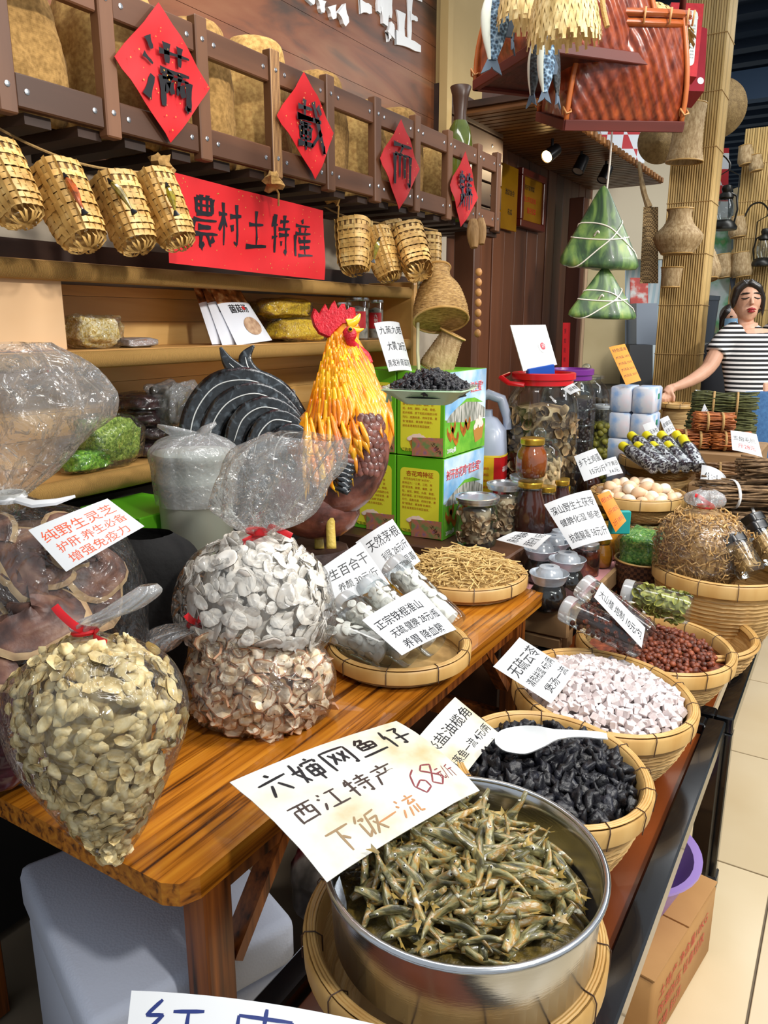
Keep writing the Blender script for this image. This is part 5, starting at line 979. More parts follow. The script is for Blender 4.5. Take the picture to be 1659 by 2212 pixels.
# wing
for k in range(8): sweep([(690 + k * 3, 975 + k * 10, -.085), (750, 985 + k * 11, -.105), (800 - k * 8, 985 + k * 9, -.07)], [10, 17, 5], BLACKF if k > 1 else BROWNF, 'wing_feather', .3, -.002 * k, 6, 4)
# tail
TF = [([(665, 915), (610, 850), (540, 822), (470, 832), (425, 885), (410, 950), (418, 1010), (450, 1035)], [20, 46, 58, 60, 58, 54, 40, 3]), ([(665, 925), (605, 868), (550, 850), (495, 868), (460, 915), (450, 975), (470, 1040)], [20, 42, 52, 54, 50, 44, 3]), ([(668, 935), (615, 888), (565, 880), (525, 905), (505, 955), (512, 1030)], [20, 40, 50, 50, 42, 3]), ([(670, 950), (630, 912), (590, 908), (560, 938), (548, 985), (556, 1045)], [20, 38, 46, 44, 36, 3]), ([(672, 965), (645, 935), (615, 938), (595, 968), (590, 1010), (600, 1050)], [18, 34, 38, 36, 28, 3]), ([(650, 900), (585, 845), (530, 815), (495, 785), (476, 750)], [22, 40, 44, 30, 6]), ([(640, 890), (580, 835), (540, 800), (530, 772), (549, 746)], [20, 38, 34, 30, 5]), ([(660, 980), (620, 1000), (570, 1020), (530, 1060), (520, 1100)], [18, 36, 40, 34, 3]), ([(680, 940), (600, 930), (530, 940), (480, 980), (470, 1050)], [60, 110, 120, 100, 10])]
WHITEF = mat('feather_shaft', '#cfd3d2', .35)
for i, (pth, wd) in enumerate(TF):
    o_ = (.03, .015, 0, -.02, -.04, .05, .06, -.01, .06)[i]; f_ = sweep([(a, b, o_) for a, b in pth], wd, BLACKF, 'tail_feather', .2, 0, 10, 6)
    if i < 7: sweep([(a, b, o_ - .007 - .001) for a, b in pth[1:-1]], [3.2] * 3 + [1.5], WHITEF, 'feather_shaft', 1, 0, 5, 6, ro)
# head
def pxpoly(pts, o, th, m, name, parent=ro, bev=True):
    mb = MB(); n = len(pts); c = V3((sum(p[0] for p in pts) / n, sum(p[1] for p in pts) / n, 0)); L_ = [(0, 1), (th, .94)] if bev else [(0, 1), (th, 1)]
    fr = [RP(c.x + (x - c.x) * .9, c.y + (y - c.y) * .9, o - th / 2) for x, y in pts]; m1 = [RP(x, y, o - th / 4) for x, y in pts]; m2 = [RP(x, y, o + th / 4) for x, y in pts]; bk = [RP(c.x + (x - c.x) * .9, c.y + (y - c.y) * .9, o + th / 2) for x, y in pts]
    vs = fr + m1 + m2 + bk; fs = [tuple(range(n)), tuple(range(3 * n, 4 * n))[::-1]]
    for r in range(3): fs += [(r * n + i, (r + 1) * n + i, (r + 1) * n + (i + 1) % n, r * n + (i + 1) % n) for i in range(n)]
    mb.add(vs, fs); return part(name, mb, m, parent, 35)
pxpoly([(712, 732), (688, 722), (676, 704), (671, 684), (677, 666), (688, 680), (694, 668), (702, 656), (709, 671), (716, 656), (723, 649), (730, 667), (738, 656), (745, 656), (748, 671), (758, 663), (767, 665), (769, 686), (762, 698), (742, 700), (724, 716)], 0, .034, COMB, 'comb')
sweep([(748, 712, -.035), (756, 722, -.04), (757, 738, -.036), (768, 752, -.02), (786, 770, -.01), (800, 786, -.01)], [22, 30, 20, 22, 28, 16], COMB, 'wattle', .6, 0, 10)
sweep([(752, 735, .02), (770, 755, .02), (795, 780, .02)], [18, 24, 14], COMB, 'wattle', .6, 0, 10)
sweep([(750, 700, -.01), (768, 692, -.01), (778, 678, -.01)], [26, 18, 4], BEAK, 'upper_beak', .7, 0, 8); sweep([(752, 712, -.01), (772, 714, -.01), (786, 710, -.01)], [18, 12, 3], BEAK, 'lower_beak', .7, 0, 8)
q = RP(757, 711, -.052); mb = MB(); mb.ball(q, rs(6), 12, 8); e_ = part('eye', mb, mat('rooster_iris', '#d8a020', .2), ro, True); mb = MB(); mb.ball(q + (CAM - q).normalized() * rs(3), rs(4), 10, 8); part('pupil', mb, PUP, e_, True)
# legs and rocky base
for x, o_ in ((716, -.03), (690, .05)): sweep([(x, 1095, o_), (x - 2, 1130, o_), (x, 1185, o_)], [26, 20, 22], LEGY, 'leg', .9, 0, 10)
q = RP(675, 1180, .07); mb = MB(); zt = q.z; mb.lathe([(.001, .722), (.11, .722), (.11, .75), (.105, zt - .03), (.09, zt), (.001, zt)], 22, T(q.x, q.y, 0), mod=lambda a, r, z: 1 + .22 * fbm(math.cos(a) * 2, math.sin(a) * 2, z * 12), caps=False); part('rock_base', mb, mat('painted_rock', '#4a302a', .5, col2='#2c1a18', scale=14, bump=.8, bscale=25), ro, 50)
# ================= goods on the shelves =================
KRAFT = mat('kraft_panel', '#e8c398', .6, col2='#dfb688', scale=3)
ya = P(146, 740, X=-1.62).y; mb = MB(); mb.box((-1.80, .45, 1.4365), (-1.62, ya, 1.605), .003); solo('kraft_box', mb, KRAFT, 'plain peach coloured carton at the end of the middle shelf', 'box', smooth=False)
def pillow(name, label, c, s_, m, rot=0, seed=0, shine=True, tilt=(0, 0), cat_='bag', amp=.25, film_m=None, group=None, corner=True):
    """sealed soft bag: contents lump inside a clear film"""
    M_ = T(*c) @ RZ(rot) @ RX(tilt[0]) @ RY(tilt[1]); t = thing(name, label, cat_, c, group)
    def g(u, v, k=1.0, sd=0):
        a = u * 2 * PI; b = (v - .5) * PI; cx, cy, cz = math.cos(a) * math.cos(b), math.sin(a) * math.cos(b), math.sin(b); p_ = .55
        f_ = lambda x: math.copysign(abs(x) ** p_, x); kk = k * (1 + amp * fbm(cx * 1.6 + seed + sd, cy * 1.6, cz * 1.6, 3)); return M_ @ V3((f_(cx) * s_[0] * kk, f_(cy) * s_[1] * kk, (f_(cz) * kk + 1) * s_[2]))
    mb = MB(); mb.grid(lambda u, v: g(u, v, .9), 30, 18, wrap=True); part('contents', mb, m, t, True)
    if shine: mb = MB(); mb.grid(lambda u, v: g(u, v, 1.03, .3), 34, 20, wrap=True); part('film', mb, film_m or BAGF, t, True)
    return t
FUNG = mat('yellow_fungus', '#c9a850', .7, cols=[(.28, '#8a6520'), (.45, '#d8bd6a'), (.6, '#ece2bc'), (.8, '#b98a2c')], scale=110, bump=1, bscale=130, dist=1); CHRY = mat('chrysanthemum', '#e0b414', .7, cols=[(.25, '#8a6d1c'), (.42, '#d9ab14'), (.65, '#f0cf2c'), (.8, '#b98a10')], scale=150, bump=1, bscale=170, dist=1); REDD = mat('dark_red_goods', '#35181c', .35, cols=[(.3, '#1a0b0d'), (.6, '#3f1c20'), (.8, '#6b3a3c')], scale=50, bump=.8, bscale=60, coat=.5); GREENV = mat('dried_greens', '#7d9a34', .6, cols=[(.25, '#34501a'), (.45, '#6f8f2c'), (.65, '#a8bf5a'), (.8, '#c8cf84')], scale=120, bump=1, bscale=140, dist=1)
def on(x, z, px, y=700): q = P(px, y, X=x); return V3((x, q.y, z))
pillow('clear_bag', 'clear bag of pale yellow fungus beside the peach carton', on(-1.70, 1.436, 198), (.055, .07, .042), FUNG, 0, 2)
pillow('clear_bag', 'small clear bag with a little brown spice on the middle shelf', on(-1.70, 1.436, 285), (.05, .055, .012), mat('brown_spice', '#8a5a44', .7, col2='#a87a60', scale=60), 0, 4, film_m=BAGT)
pillow('clear_bag', 'large clear bag of yellow chrysanthemum flowers, lower one behind the rooster comb', on(-1.70, 1.436, 640), (.06, .135, .04), CHRY, 0, 6)
pillow('clear_bag', 'large clear bag of yellow chrysanthemum flowers lying on the other one', on(-1.71, 1.515, 615), (.06, .12, .032), CHRY, .05, 8)
def pouch(quad, label, puff=.012):
    tl, tr, br, bl = quad; n_ = (br - bl).cross(tl - bl).normalized(); t = thing('foil_pouch', label, 'pouch', (bl + br) / 2, 'white mushroom pouches')
    pt = lambda u, v, s_: bl * (1 - u) * (1 - v) + br * u * (1 - v) + tr * u * v + tl * (1 - u) * v + n_ * s_ * puff * (16 * u * (1 - u) * v * (1 - v)) ** .6
    mb = MB(); mb.grid(lambda u, v: pt(u, v, 1), 10, 12); k = len(mb.f); mb.grid(lambda u, v: pt(u, v, -1), 10, 12); mb.f = mb.f[:k] + [f_[::-1] for f_ in mb.f[k:]]; mb.mi = [1 if (i % 120) // 10 >= 8 and i < k else 0 for i in range(len(mb.f))]
    part('pouch_body', mb, [mat('pouch_white', '#dfe4ee', .3, coat=.3), mat('pouch_print', '#7a4a2c', .4, cols=[(.35, '#40200f'), (.55, '#9a5a2c'), (.75, '#e0c48a')], scale=40)], t, True)
    sf = lambda u, v: (pt(u, v, 1), n_); W, H = (br - bl).length, (tl - bl).length
    lettering(t, sf, W, H, '菌菇汤', .2, .50, H * .15, INK, wob=0, lift=.0015, off=.01, fit=.95); pflat(t, oval(.62, .26, .24, .15, 18), mat('pouch_photo', '#a07a5c', .5, col2='#c8a888', scale=60), sf, W, H, .0016, 'printed_photo'); pflat(t, oval(.62, .56, .05, .035, 10), INKRED, sf, W, H, .0016, 'printed_seal')
def PX(x, y, X): return P(x, y, X=X)
pouch([PX(415, 612, -1.76), PX(470, 606, -1.76), PX(505, 743, -1.66), PX(458, 744, -1.66)], 'white pouch of mushrooms hidden behind two other pouches')
pouch([PX(432, 610, -1.74), PX(490, 606, -1.74), PX(540, 743, -1.645), PX(480, 745, -1.645)], 'white pouch of mushrooms, middle one of the three')
pouch([PX(448, 612, -1.72), PX(512, 616, -1.72), PX(588, 735, -1.628), PX(512, 746, -1.628)], 'white pouch of mushrooms leaning in front of the others')
mb = MB(); q = on(-1.78, 1.436, 520); mb.lathe([(.001, 0), (.03, 0), (.03, .11), (.012, .14), (.012, .155), (.001, .155)], 16, T(*q), caps=False); solo('green_bottle', mb, mat('green_glass', '#0f4a22', .1, coat=.5), 'dark green bottle behind the white pouches', 'bottle')
for px, R_, H_, l in ((772, .044, .155, 'clear jar with silver lid and red label behind the rooster beak'), (811, .032, .15, 'slim clear jar with silver lid and red label near the shelf end'), (738, .036, .135, 'clear jar with silver lid hidden behind the comb')):
    q = on(-1.67, 1.436, px); t = thing('labelled_jar', l, 'jar', q); mb = MB(); mb.lathe([(.001, 0), (R_, 0), (R_, H_ * .93), (R_ * .95, H_ * .95)], 26, T(*q), caps=False); part('jar_body', mb, JARF, t)
    mb = MB(); mb.lathe([(R_ * 1.02, H_ * .93), (R_ * 1.04, H_ * .94), (R_ * 1.04, H_), (R_, H_ * 1.01), (.001, H_)], 26, T(*q), caps=False); part('lid', mb, SCAP, t)
    mb = MB(); mb.lathe([(.001, .004), (R_ * .9, .006), (R_ * .9, H_ * .75), (.001, H_ * .82)], 20, T(*q), caps=False, mod=lambda a, r, z: 1 + .05 * math.sin(a * 5 + z * 200)); part('contents', mb, mat('grey_slices', '#8f857a', .6, cols=[(.35, '#5a5148'), (.6, '#b0a598')], scale=50), t)
    mb = MB(); mb.lathe([(R_ * 1.012, H_ * .28), (R_ * 1.012, H_ * .68)], 16, T(*q), caps=False, arc=(-1.9, -.2)); lb = part('label', mb, mat('label_red2', '#c4202a', .45), t)
    sl = lambda u, v, q=q, R_=R_: (q + V3((R_ * 1.016 * math.cos(u), R_ * 1.016 * math.sin(u), v)), V3((math.cos(u), math.sin(u), 0)))
    for i, ch in enumerate('九制陈皮'[:3]): lettering(t, sl, R_, 1, ch, -1.2, H_ * (.56 - .11 * i), H_ * .1, WHITEP, wob=0)
# lower shelf
for i, (px, z, sx, l) in enumerate(((330, 1.131, .115, 'bag of dark red dried fruit at the bottom of the stack'), (335, 1.175, .11, 'bag of dark red dried fruit, second in the stack'), (318, 1.219, .10, 'bag of dark red dried fruit, third in the stack'), (300, 1.263, .09, 'bag of dark red dried fruit on top of the stack'))):
    pillow('clear_bag', l, on(-1.72, z, px), (.07, sx, .023), REDD, .03 * i, 10 + i, film_m=BAGF, group='dark red bags on the lower shelf')
pillow('clear_bag', 'puffed clear bag of dark dried fish leaning on the red stack', on(-1.66, 1.22, 365), (.045, .07, .055), mat('dark_fishy', '#3a3630', .5, cols=[(.35, '#1d1a17'), (.6, '#5a544a'), (.8, '#a89a80')], scale=30), .1, 21, amp=.4, film_m=BAGC)
pillow('clear_bag', 'clear bag of green dried vegetables beside the dark red stack', on(-1.68, 1.131, 205), (.06, .085, .065), GREENV, .1, 23, film_m=BAGF)
pillow('clear_bag', 'clear bag of bright green leaves on the lower shelf edge', on(-1.66, 1.131, 160), (.04, .07, .03), mat('bright_greens', '#6fae2c', .6, cols=[(.3, '#2c6a14'), (.55, '#78b82c'), (.8, '#c8dc7a')], scale=130, bump=1), .1, 25)
q = on(-1.70, 1.131, 655); et = thing('egg_tray', 'yellow moulded egg tray on the lower shelf behind the rooster', 'tray', q)
for i in range(3):
    for j in range(5): mb = MB(); mb.lathe([(.02, 0), (.021, .012), (.017, .03), (.009, .036), (.001, .036)], 10, T(q.x - .05 + i * .042, q.y - .09 + j * .042, q.z), caps=False); part('egg_cup', mb, mat('pulp_yellow', '#d2b04a', .8), et)
pillow('clear_bag', 'empty puffed clear bag on the lower shelf behind the rooster neck', on(-1.66, 1.131, 608), (.04, .04, .07), BAGT, 0, 31, shine=False, amp=.4)
# tall plastic bucket with a film cover
q = P(425, 1100, d=1.86); q.z = .722; t = thing('plastic_bucket', 'tall pale plastic bucket wrapped in a knotted film behind the bags', 'bucket', q); BUCK = mat('milky_plastic', '#c9d0c2', .35, col2='#b8c1ae', scale=4, trans=.2)
mb = MB(); mb.lathe([(.001, 0), (.075, 0), (.078, .02), (.088, .40), (.092, .405), (.092, .42), (.088, .425), (.09, .46), (.094, .465), (.094, .48), (.001, .48)], 36, T(*q), caps=False); part('bucket_body', mb, BUCK, t, 50)
f2, n = shell(ring6([(.36, .094, .094, 0, 0, .02), (.44, .10, .10, 0, 0, .03), (.49, .10, .10, 0, 0, .05), (.515, .06, .05, .0, 0, .12), (.525, .02, .02, .02, 0, .1)]), seed=33, wr=.06, M=T(*q) @ RZ(YAW)); mb = MB(); mb.grid(f2, 48, n - 1, wrap=True); part('film_cover', mb, BAGT, t, True)
for a_ in ((-.075, -.02, .545), (.06, -.01, .55)): mb = MB(); mb.tube([q + RZ(YAW) @ V3(z_) for z_ in ((.01, 0, .52), (a_[0] * .5, a_[1], .53), a_)], [.012, .02, .006], 8, flat=.4); part('film_ear', mb, BAGT, t, True)
mb = MB(); q2 = P(300, 1105, d=1.95); mb.box((q2.x - .1, q2.y - .1, .722), (q2.x + .12, q2.y + .1, q2.z + .02), .003); solo('green_carton', mb, GREEN, 'bright green carton glimpsed behind the lingzhi bag', 'carton', smooth=False)
# ================= burlap sacks in the crates =================
random.seed(11)
def sack(y, x, z, R, H, label, m, top='knot', seed=0):
    rings = [(0, R * .8, R * .8), (.01, R * .95, R * .95), (H * .25, R * 1.05, R * 1.05), (H * .55, R, R), (H * .8, R * .92, R * .9)]
    rings += [(H * .92, R * .6, R * .6, 0, 0, .05), (H * .98, R * .33, R * .33, 0, 0, .1), (H * 1.06, R * .55, R * .5, .01, 0, .16), (H * 1.12, R * .45, R * .4, .02, 0, .2)] if top == 'knot' else [(H * .95, R * .8, R * .75), (H, R * .5, R * .45), (H * 1.01, R * .1, R * .1)]
    f_, n = shell(ring6(rings), wr=.13, seed=seed, M=T(x, y, z)); mb = MB(); mb.grid(f_, 40, n - 1, wrap=True); mb.f.append(tuple(range((n - 1) * 40, n * 40))); mb.mi.append(0)
    return solo('burlap_sack', mb, m, label, 'sack', 'burlap sacks in the wall crates', smooth=True)
SL = ['wide burlap sack in the first crate bay', 'burlap sack behind the man diamond', 'burlap sack with a gathered knot rising above the crate', 'burlap sack behind the second red diamond', 'burlap sack with rounded top beside the second diamond', 'burlap sack with folded top beside the third diamond', 'burlap sack behind the third red diamond', 'burlap sack in the bay before the last diamond', 'burlap sack behind the last red diamond']
SL[1] = 'burlap sack behind the largest red diamond'
for i in range(9):
    y = (YP[i] + YP[i + 1]) / 2; R_ = (.108, .105, .112, .1, .10, .10, .1, .1, .085)[i]; H_ = (.34, .30, .40, .36, .385, .37, .34, .37, .28)[i]
    sack(y + (0, 0, 0, 0, -.02, .02, 0, 0, 0)[i], XF - .17, ZB, R_, H_, SL[i], BURLAP if i % 2 == 0 else BURLAPD, 'knot' if i in (0, 2) else 'fold', i * 3.7)
q = V3((XF - .15, 3.22, ZB)); t = thing('gourd_bottle', 'tall green glazed gourd bottle with brown neck in the last crate bay', 'bottle', q)
mb = MB(); mb.lathe([(.001, 0), (.05, 0), (.058, .06), (.05, .18), (.052, .28), (.055, .34), (.045, .40), (.028, .43)], 24, T(*q), caps=False); part('bottle_body', mb, mat('green_glaze', '#6f7a2c', .12, col2='#4a5a1c', scale=6, coat=.7), t, 60)
mb = MB(); mb.lathe([(.028, .425), (.026, .46), (.033, .52), (.045, .56), (.043, .563), (.03, .52), (.001, .5)], 24, T(*q), caps=False); part('neck', mb, mat('brown_glaze', '#4a3020', .35), t, 60)
# ================= red diamonds =================
def diamond(pts, ch, label, m=INK):
    q = [P(x, y, X=XF + .012) for x, y in pts]; o, sf, W, H = sheet('red_diamond', q, label, 'poster', REDPAPER, fold=.008, th=.0012, nu=8, nv=8)
    top, rt, bt, lf = q; c = (top + rt + bt + lf) / 4; h = (top.z - bt.z) * .52; wd = abs(rt.y - lf.y) * .5; gv, gf = strokes(ch, ST, .125); mb = MB()
    mb.add([V3((XF + .0195, c.y + (x - .5) * wd, c.z + (y - .5) * h)) for x, y in gv], gf); part('character', mb, m, o, False)
    for k in range(26):
        a, b = U(-.46, .46), U(-.46, .46); p_ = c + V3((.0085, (a + b) * abs(rt.y - lf.y) * .48, (a - b) * (top.z - bt.z) * .48)); mb = MB(); s_ = U(.0012, .0026); mb.add([p_ + V3((0, s_, 0)), p_ + V3((0, 0, s_)), p_ - V3((0, s_, 0)), p_ - V3((0, 0, s_))], [(0, 1, 2, 3)]); part('gold_fleck', mb, GOLDFLECK, o, False)
diamond(((343, 5), (455, 190), (372, 308), (247, 122)), '满', 'large red paper diamond with the character for full')
diamond(((657, 155), (722, 287), (684, 387), (598, 250)), '載', 'red paper diamond with the character for loaded')
diamond(((867, 258), (908, 365), (865, 452), (821, 342)), '而', 'red paper diamond with the character for and')
diamond(((1006, 327), (1034, 427), (998, 490), (972, 400)), '歸', 'small red paper diamond with the character for return', mat('faded_black_ink', '#3c3c4c', .4))
# ================= red banner =================
q = [P(365, 370, X=-1.5), P(697, 455, X=-1.5), P(700, 605, X=-1.5), P(365, 568, X=-1.5)]
o, sf, W, H = sheet('red_banner', q, 'long red paper banner with five black brush characters under the crates', 'banner', REDPAPER, fold=.006, th=.001, nu=16, nv=8)
for i, ch in enumerate('農村土特産'):
    lettering(o, sf, W, H, ch, .10 + i * .165, .27 if i else .2, .118 if i else .14, INK, 'character', G=strokes(ch, ST, .12), wob=.03, lift=.002, sx=.8)
for k in range(90):
    p_, n_ = sf(U(.02, .98), U(.03, .97)); s_ = U(.0012, .0024); mb = MB(); mb.add([p_ + n_ * .001 + V3((0, a, b)) for a, b in ((s_, 0), (0, s_), (-s_, 0), (0, -s_))], [(0, 1, 2, 3)]); part('gold_fleck', mb, GOLDFLECK, o, False)
# ================= woven creels =================
def creel(L_, R_, nr=11, ns=18, taper=.85):
    t = thing('woven_creel', 'x', 'basket', (0, 0, 0)); rr = lambda z: R_ * (taper + (1 - taper) * min(1, (L_ - z) / L_ * 1.4)) * (1 if z < L_ * .9 else 1 - (z - L_ * .9) / L_ * 1.5)
    sq = lambda a: 1 / (abs(math.cos(a)) ** 3.2 + abs(math.sin(a)) ** 3.2) ** (1 / 3.2); w_ = L_ / nr
    for k in range(nr):
        z = (k + .5) * w_; mb = MB(); vs = []; n = ns * 2
        for i in range(n):
            a = 2 * PI * i / n; r = rr(z) * sq(a) + .0018 * (1 if (i // 1 + k) % 2 == 0 else -1) * (1 if i % 2 == 0 else 0); vs += [V3((r * math.cos(a), r * math.sin(a), z - w_ * .46)), V3((r * math.cos(a), r * math.sin(a), z + w_ * .46))]
        mb.add(vs, [(2 * i, 2 * ((i + 1) % n), 2 * ((i + 1) % n) + 1, 2 * i + 1) for i in range(n)]); part('weaver_strip', mb, WEAVE, t, True)
    for s_ in range(ns):
        a = 2 * PI * s_ / ns; hw = .36 * 2 * PI * R_ / ns; mb = MB(); vs = []
        for k in range(nr + 1):
            z = k * w_; r = rr(min(z, L_)) * sq(a) + .0016 * (1 if (k + s_) % 2 else -1); c, d_ = math.cos(a), math.sin(a); vs += [V3((r * c - hw * -d_ * -1, r * d_ - hw * c, z)), V3((r * c + hw * -d_, r * d_ + hw * c, z))]
        # loose curved end at the mouth
        r = rr(L_) * sq(a); b_ = U(-.5, .5)
        for q_, (dz, dr) in enumerate(((.012, -.004), (.02, -.016), (.02, -.03))): a2 = a + b_ * .35 * (q_ + 1); vs += [V3(((r + dr) * math.cos(a2) - .002, (r + dr) * math.sin(a2), L_ + dz)), V3(((r + dr) * math.cos(a2) + .002, (r + dr) * math.sin(a2) + .003, L_ + dz))]
        m_ = len(vs) // 2; mb.add(vs, [(2 * i, 2 * i + 1, 2 * i + 3, 2 * i + 2) for i in range(m_ - 1)]); part('stake_strip', mb, WEAVE, t, True)
    mb = MB(); mb.lathe([(.001, .003), (rr(0) * .98, .003), (rr(0) * .98, L_ * .3)], 24, caps=False, mod=lambda a, r, z: sq(a)); part('shade_sleeve', mb, mat('creel_shadow', '#6a4a22', .9), t, True)  # sleeve added inside the creel, its dark brown painted in as shade
    return t
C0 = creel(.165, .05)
def hang(px0, px1, d0, label, s_=1, first=False, tw=0, d1=None):
    a, b = P(*px0, d=d0), P(*px1, d=d1 or d0); M_ = upto(a, b - a, tw) @ Matrix.Diagonal((s_, s_, (b - a).length / .165, 1))
    if first: C0.matrix_basis = M_; return tag(C0, label, 'basket', 'woven creels under the crates')
    return copy_tree(C0, None, M_, label=label, cat='basket', group='woven creels under the crates')
hang((112, 372), (183, 520), 1.60, 'woven creel with an amber shrimp lure near the wall end', 1.05, True)
hang((-25, 330), (48, 468), 1.50, 'woven creel at the very end of the rope beside the wall', 1.0)
hang((240, 392), (297, 528), 1.72, 'woven creel with an olive shrimp lure in the middle of the row', 1.0, tw=.2)
hang((325, 385), (385, 520), 1.80, 'woven creel with a shrimp lure overlapping the red banner', .95, tw=.1)
hang((765, 478), (766, 582), 2.62, 'upright woven creel beside the red banner', 1.12, tw=.4)
hang((808, 500), (842, 596), 2.66, 'tilted woven creel behind the upright one', 1.0)
hang((835, 488), (868, 578), 2.75, 'tilted woven creel hanging between two others', 1.0, tw=.5)
hang((880, 505), (905, 585), 2.72, 'open mouthed woven creel hung over the basket pole', 1.15, tw=.3, d1=2.62)
hang((922, 510), (925, 595), 2.95, 'woven creel at the far end of the row', 1.05)
for i, (p0, p1, d_, c) in enumerate((((143, 385), (178, 452), 1.53, '#b5541a'), ((240, 395), (284, 452), 1.65, '#8a7a34'), ((362, 405), (378, 455), 1.73, '#9a8a20'), ((818, 520), (808, 560), 2.57, '#8a8020'))):
    a, b = P(*p0, d=d_), P(*p1, d=d_); D = b - a; t = thing('shrimp_lure', ('amber', 'olive', 'yellow', 'green')[i] + ' translucent shrimp lure hooked on a woven creel', 'lure', a); mb = MB(); n = 14
    mb.tube([a + D * (k / n) + V3((0, 0, .006 * math.sin(k / n * PI))) for k in range(n + 1)], [.0035 + .005 * math.sin(min(1, k / n * 1.15) * PI) ** .8 * (1 + .12 * (k % 2)) for k in range(n)] + [.002], 8); part('lure_body', mb, mat('lure_' + str(i), c, .15, coat=.6, col2='#3a2410', scale=60, lo=.45, hi=.7), t)
    mb = MB(); mb.tube([b, b + D.normalized() * .012], [.003, .008], 6, flat=.3); part('tail', mb, BLACKP, t); mb = MB(); mb.tube([a - D.normalized() * .012, a], [.002, .006], 6); part('head', mb, BLACKP, t)
mb = MB(); mb.tube(cat([tuple(P(x, y, d=d_)) for x, y, d_ in ((-60, 245, 1.5), (60, 310, 1.6), (180, 355, 1.68), (300, 372, 1.76), (375, 365, 1.8))], 5), .003, 6); solo('hemp_rope', mb, TWINE, 'thin hemp rope along which the woven creels hang', 'rope')
mb = MB(); mb.tube(cat([tuple(P(x, y, d=d_)) for x, y, d_ in ((690, 440, 2.62), (740, 465, 2.64), (820, 482, 2.7), (900, 490, 2.8), (945, 498, 2.98))], 5), .003, 6); solo('hemp_rope', mb, TWINE, 'thin hemp rope with creels beside the wooden post', 'rope')
for x, y, d_, l in ((350, 352, 1.80, 'crumpled paper knot tying the rope above the banner'), (590, 392, 2.1, 'paper knot under the crates above the banner middle'), (722, 425, 2.5, 'paper knot under the crates at the banner end')):
    mb = MB(); mb.add(*(lambda c: (c.v, c.f))(crumple(.028, x, (1, .8, .8)))); q = P(x, y, d=d_); mb.v = [v_ + q for v_ in mb.v]; mb.tube([q, q + V3((.01, .01, -.03)), q + V3((.0, .02, -.06))], .003, 5); solo('rope_knot', mb, BURLAPD, l, 'knot')
# fish baskets on the pole by the corner
def rotbasket(name, label, a, b, prof, m, ns=30, cat_='basket', ribs=True, mod=None, closed=True):
    a, b = V3(a), V3(b); L_ = (b - a).length; M_ = upto(a, b - a); t = thing(name, label, cat_, a); pr = cat([(r, z) for r, z in prof], 6); mb = MB()
    out = []; k = len(pr) * 2
    for i in range(k): q_ = i / (k - 1) * (len(pr) - 1); j = min(int(q_), len(pr) - 2); r = pr[j][0] + (pr[j + 1][0] - pr[j][0]) * (q_ - j); z = pr[j][1] + (pr[j + 1][1] - pr[j][1]) * (q_ - j); out.append((r * L_ + (.0015 if i % 2 else -.0008), z * L_))
    mb.lathe(out, ns * 2, M_, mod=mod or (lambda an, r, z: 1 + .015 * math.sin(an * ns + z * 900)), caps=False); mb.lathe([(r * .94, z) for r, z in out[::-2]], ns, M_, caps=False); mb.lathe([(.001, out[-1][1] - .004), (out[-1][0], out[-1][1] - .002)], ns, M_, caps=False) if closed else None; part('woven_wall', mb, m, t, True)
    for z, w_ in ((prof[0][1], prof[0][0]), (prof[-1][1], prof[-1][0])):
        mb = MB(); mb.lathe([(w_ * L_ + .004 * math.cos(x * PI / 3), z * L_ + .004 * math.sin(x * PI / 3)) for x in range(7)], 30, M_, caps=False); part('rim', mb, BAMBOO, t, True)
    return t
CANE = mat('cane_weave', '#b08848', .5, cols=[(.3, '#7d5a2a'), (.55, '#b58d50'), (.8, '#d8b67c')], tex='noise', scale=60, stretch=(1, 1, 4), bump=.8, bscale=160); GREYB = mat('aged_bamboo', '#b5976a', .7, cols=[(.3, '#8a6d44'), (.55, '#b0946a'), (.8, '#cbb48c')], scale=70, stretch=(1, 1, .4), bump=.7, bscale=140)
sqb = lambda an, r, z: 1 / (abs(math.cos(an)) ** 4 + abs(math.sin(an)) ** 4) ** .25 if z > .06 else 1
rotbasket('fish_basket', 'brown cane fish basket with narrow neck hanging by the dark post', P(945, 580, d=2.75), P(953, 695, d=2.7), [(.22, 0), (.2, .08), (.22, .2), (.36, .42), (.45, .75), (.46, .97)], CANE)
rotbasket('fish_basket', 'pale cane cone basket tied with twine leaning under the neck basket', P(978, 722, d=2.74), P(940, 800, d=2.78), [(.34, 0), (.3, .1), (.36, .45), (.44, .9), (.4, 1)], GREYB)
mb = MB(); mb.tube([P(x, y, d=2.72) for x, y in ((905, 600), (903, 680), (902, 760), (905, 810))], .006, 7); solo('curtain_pole', mb, mat('pale_cord', '#b5b08c', .5), 'pale hanging cord beside the fish baskets', 'cord')
for i, (x, y, w_, h_) in enumerate(((1022, 505, 15, 60), (1038, 500, 12, 55))):
    mb = MB(); a = P(x, y - h_ / 2, d=3.0); b = P(x + 2, y + h_ / 2, d=3.0); mb.tube([a + (b - a) * k / 8 for k in range(9)], [sz(w_, 3.0) * (.35 + .65 * math.sin(min(1, k / 8 * .8 + .12) * PI)) for k in range(9)], 12); solo('dried_loofah', mb, mat('loofah', '#b08a5a', .7, col2='#8a6638', scale=30, stretch=(3, 3, .3), bump=.6), 'dried loofah hanging under the end of the crates', 'loofah', 'dried loofahs by the post')
for i in range(7):
    mb = MB(); q = P(1034 - i * .4, 588 + i * 22, d=3.05); mb.ball(q, (.014, .014, .016), 12, 8); solo('wooden_bead', mb, mat('bead_wood', '#c08a50', .45), 'round wooden bead on the string along the dark post', 'bead', 'wooden beads on the string')
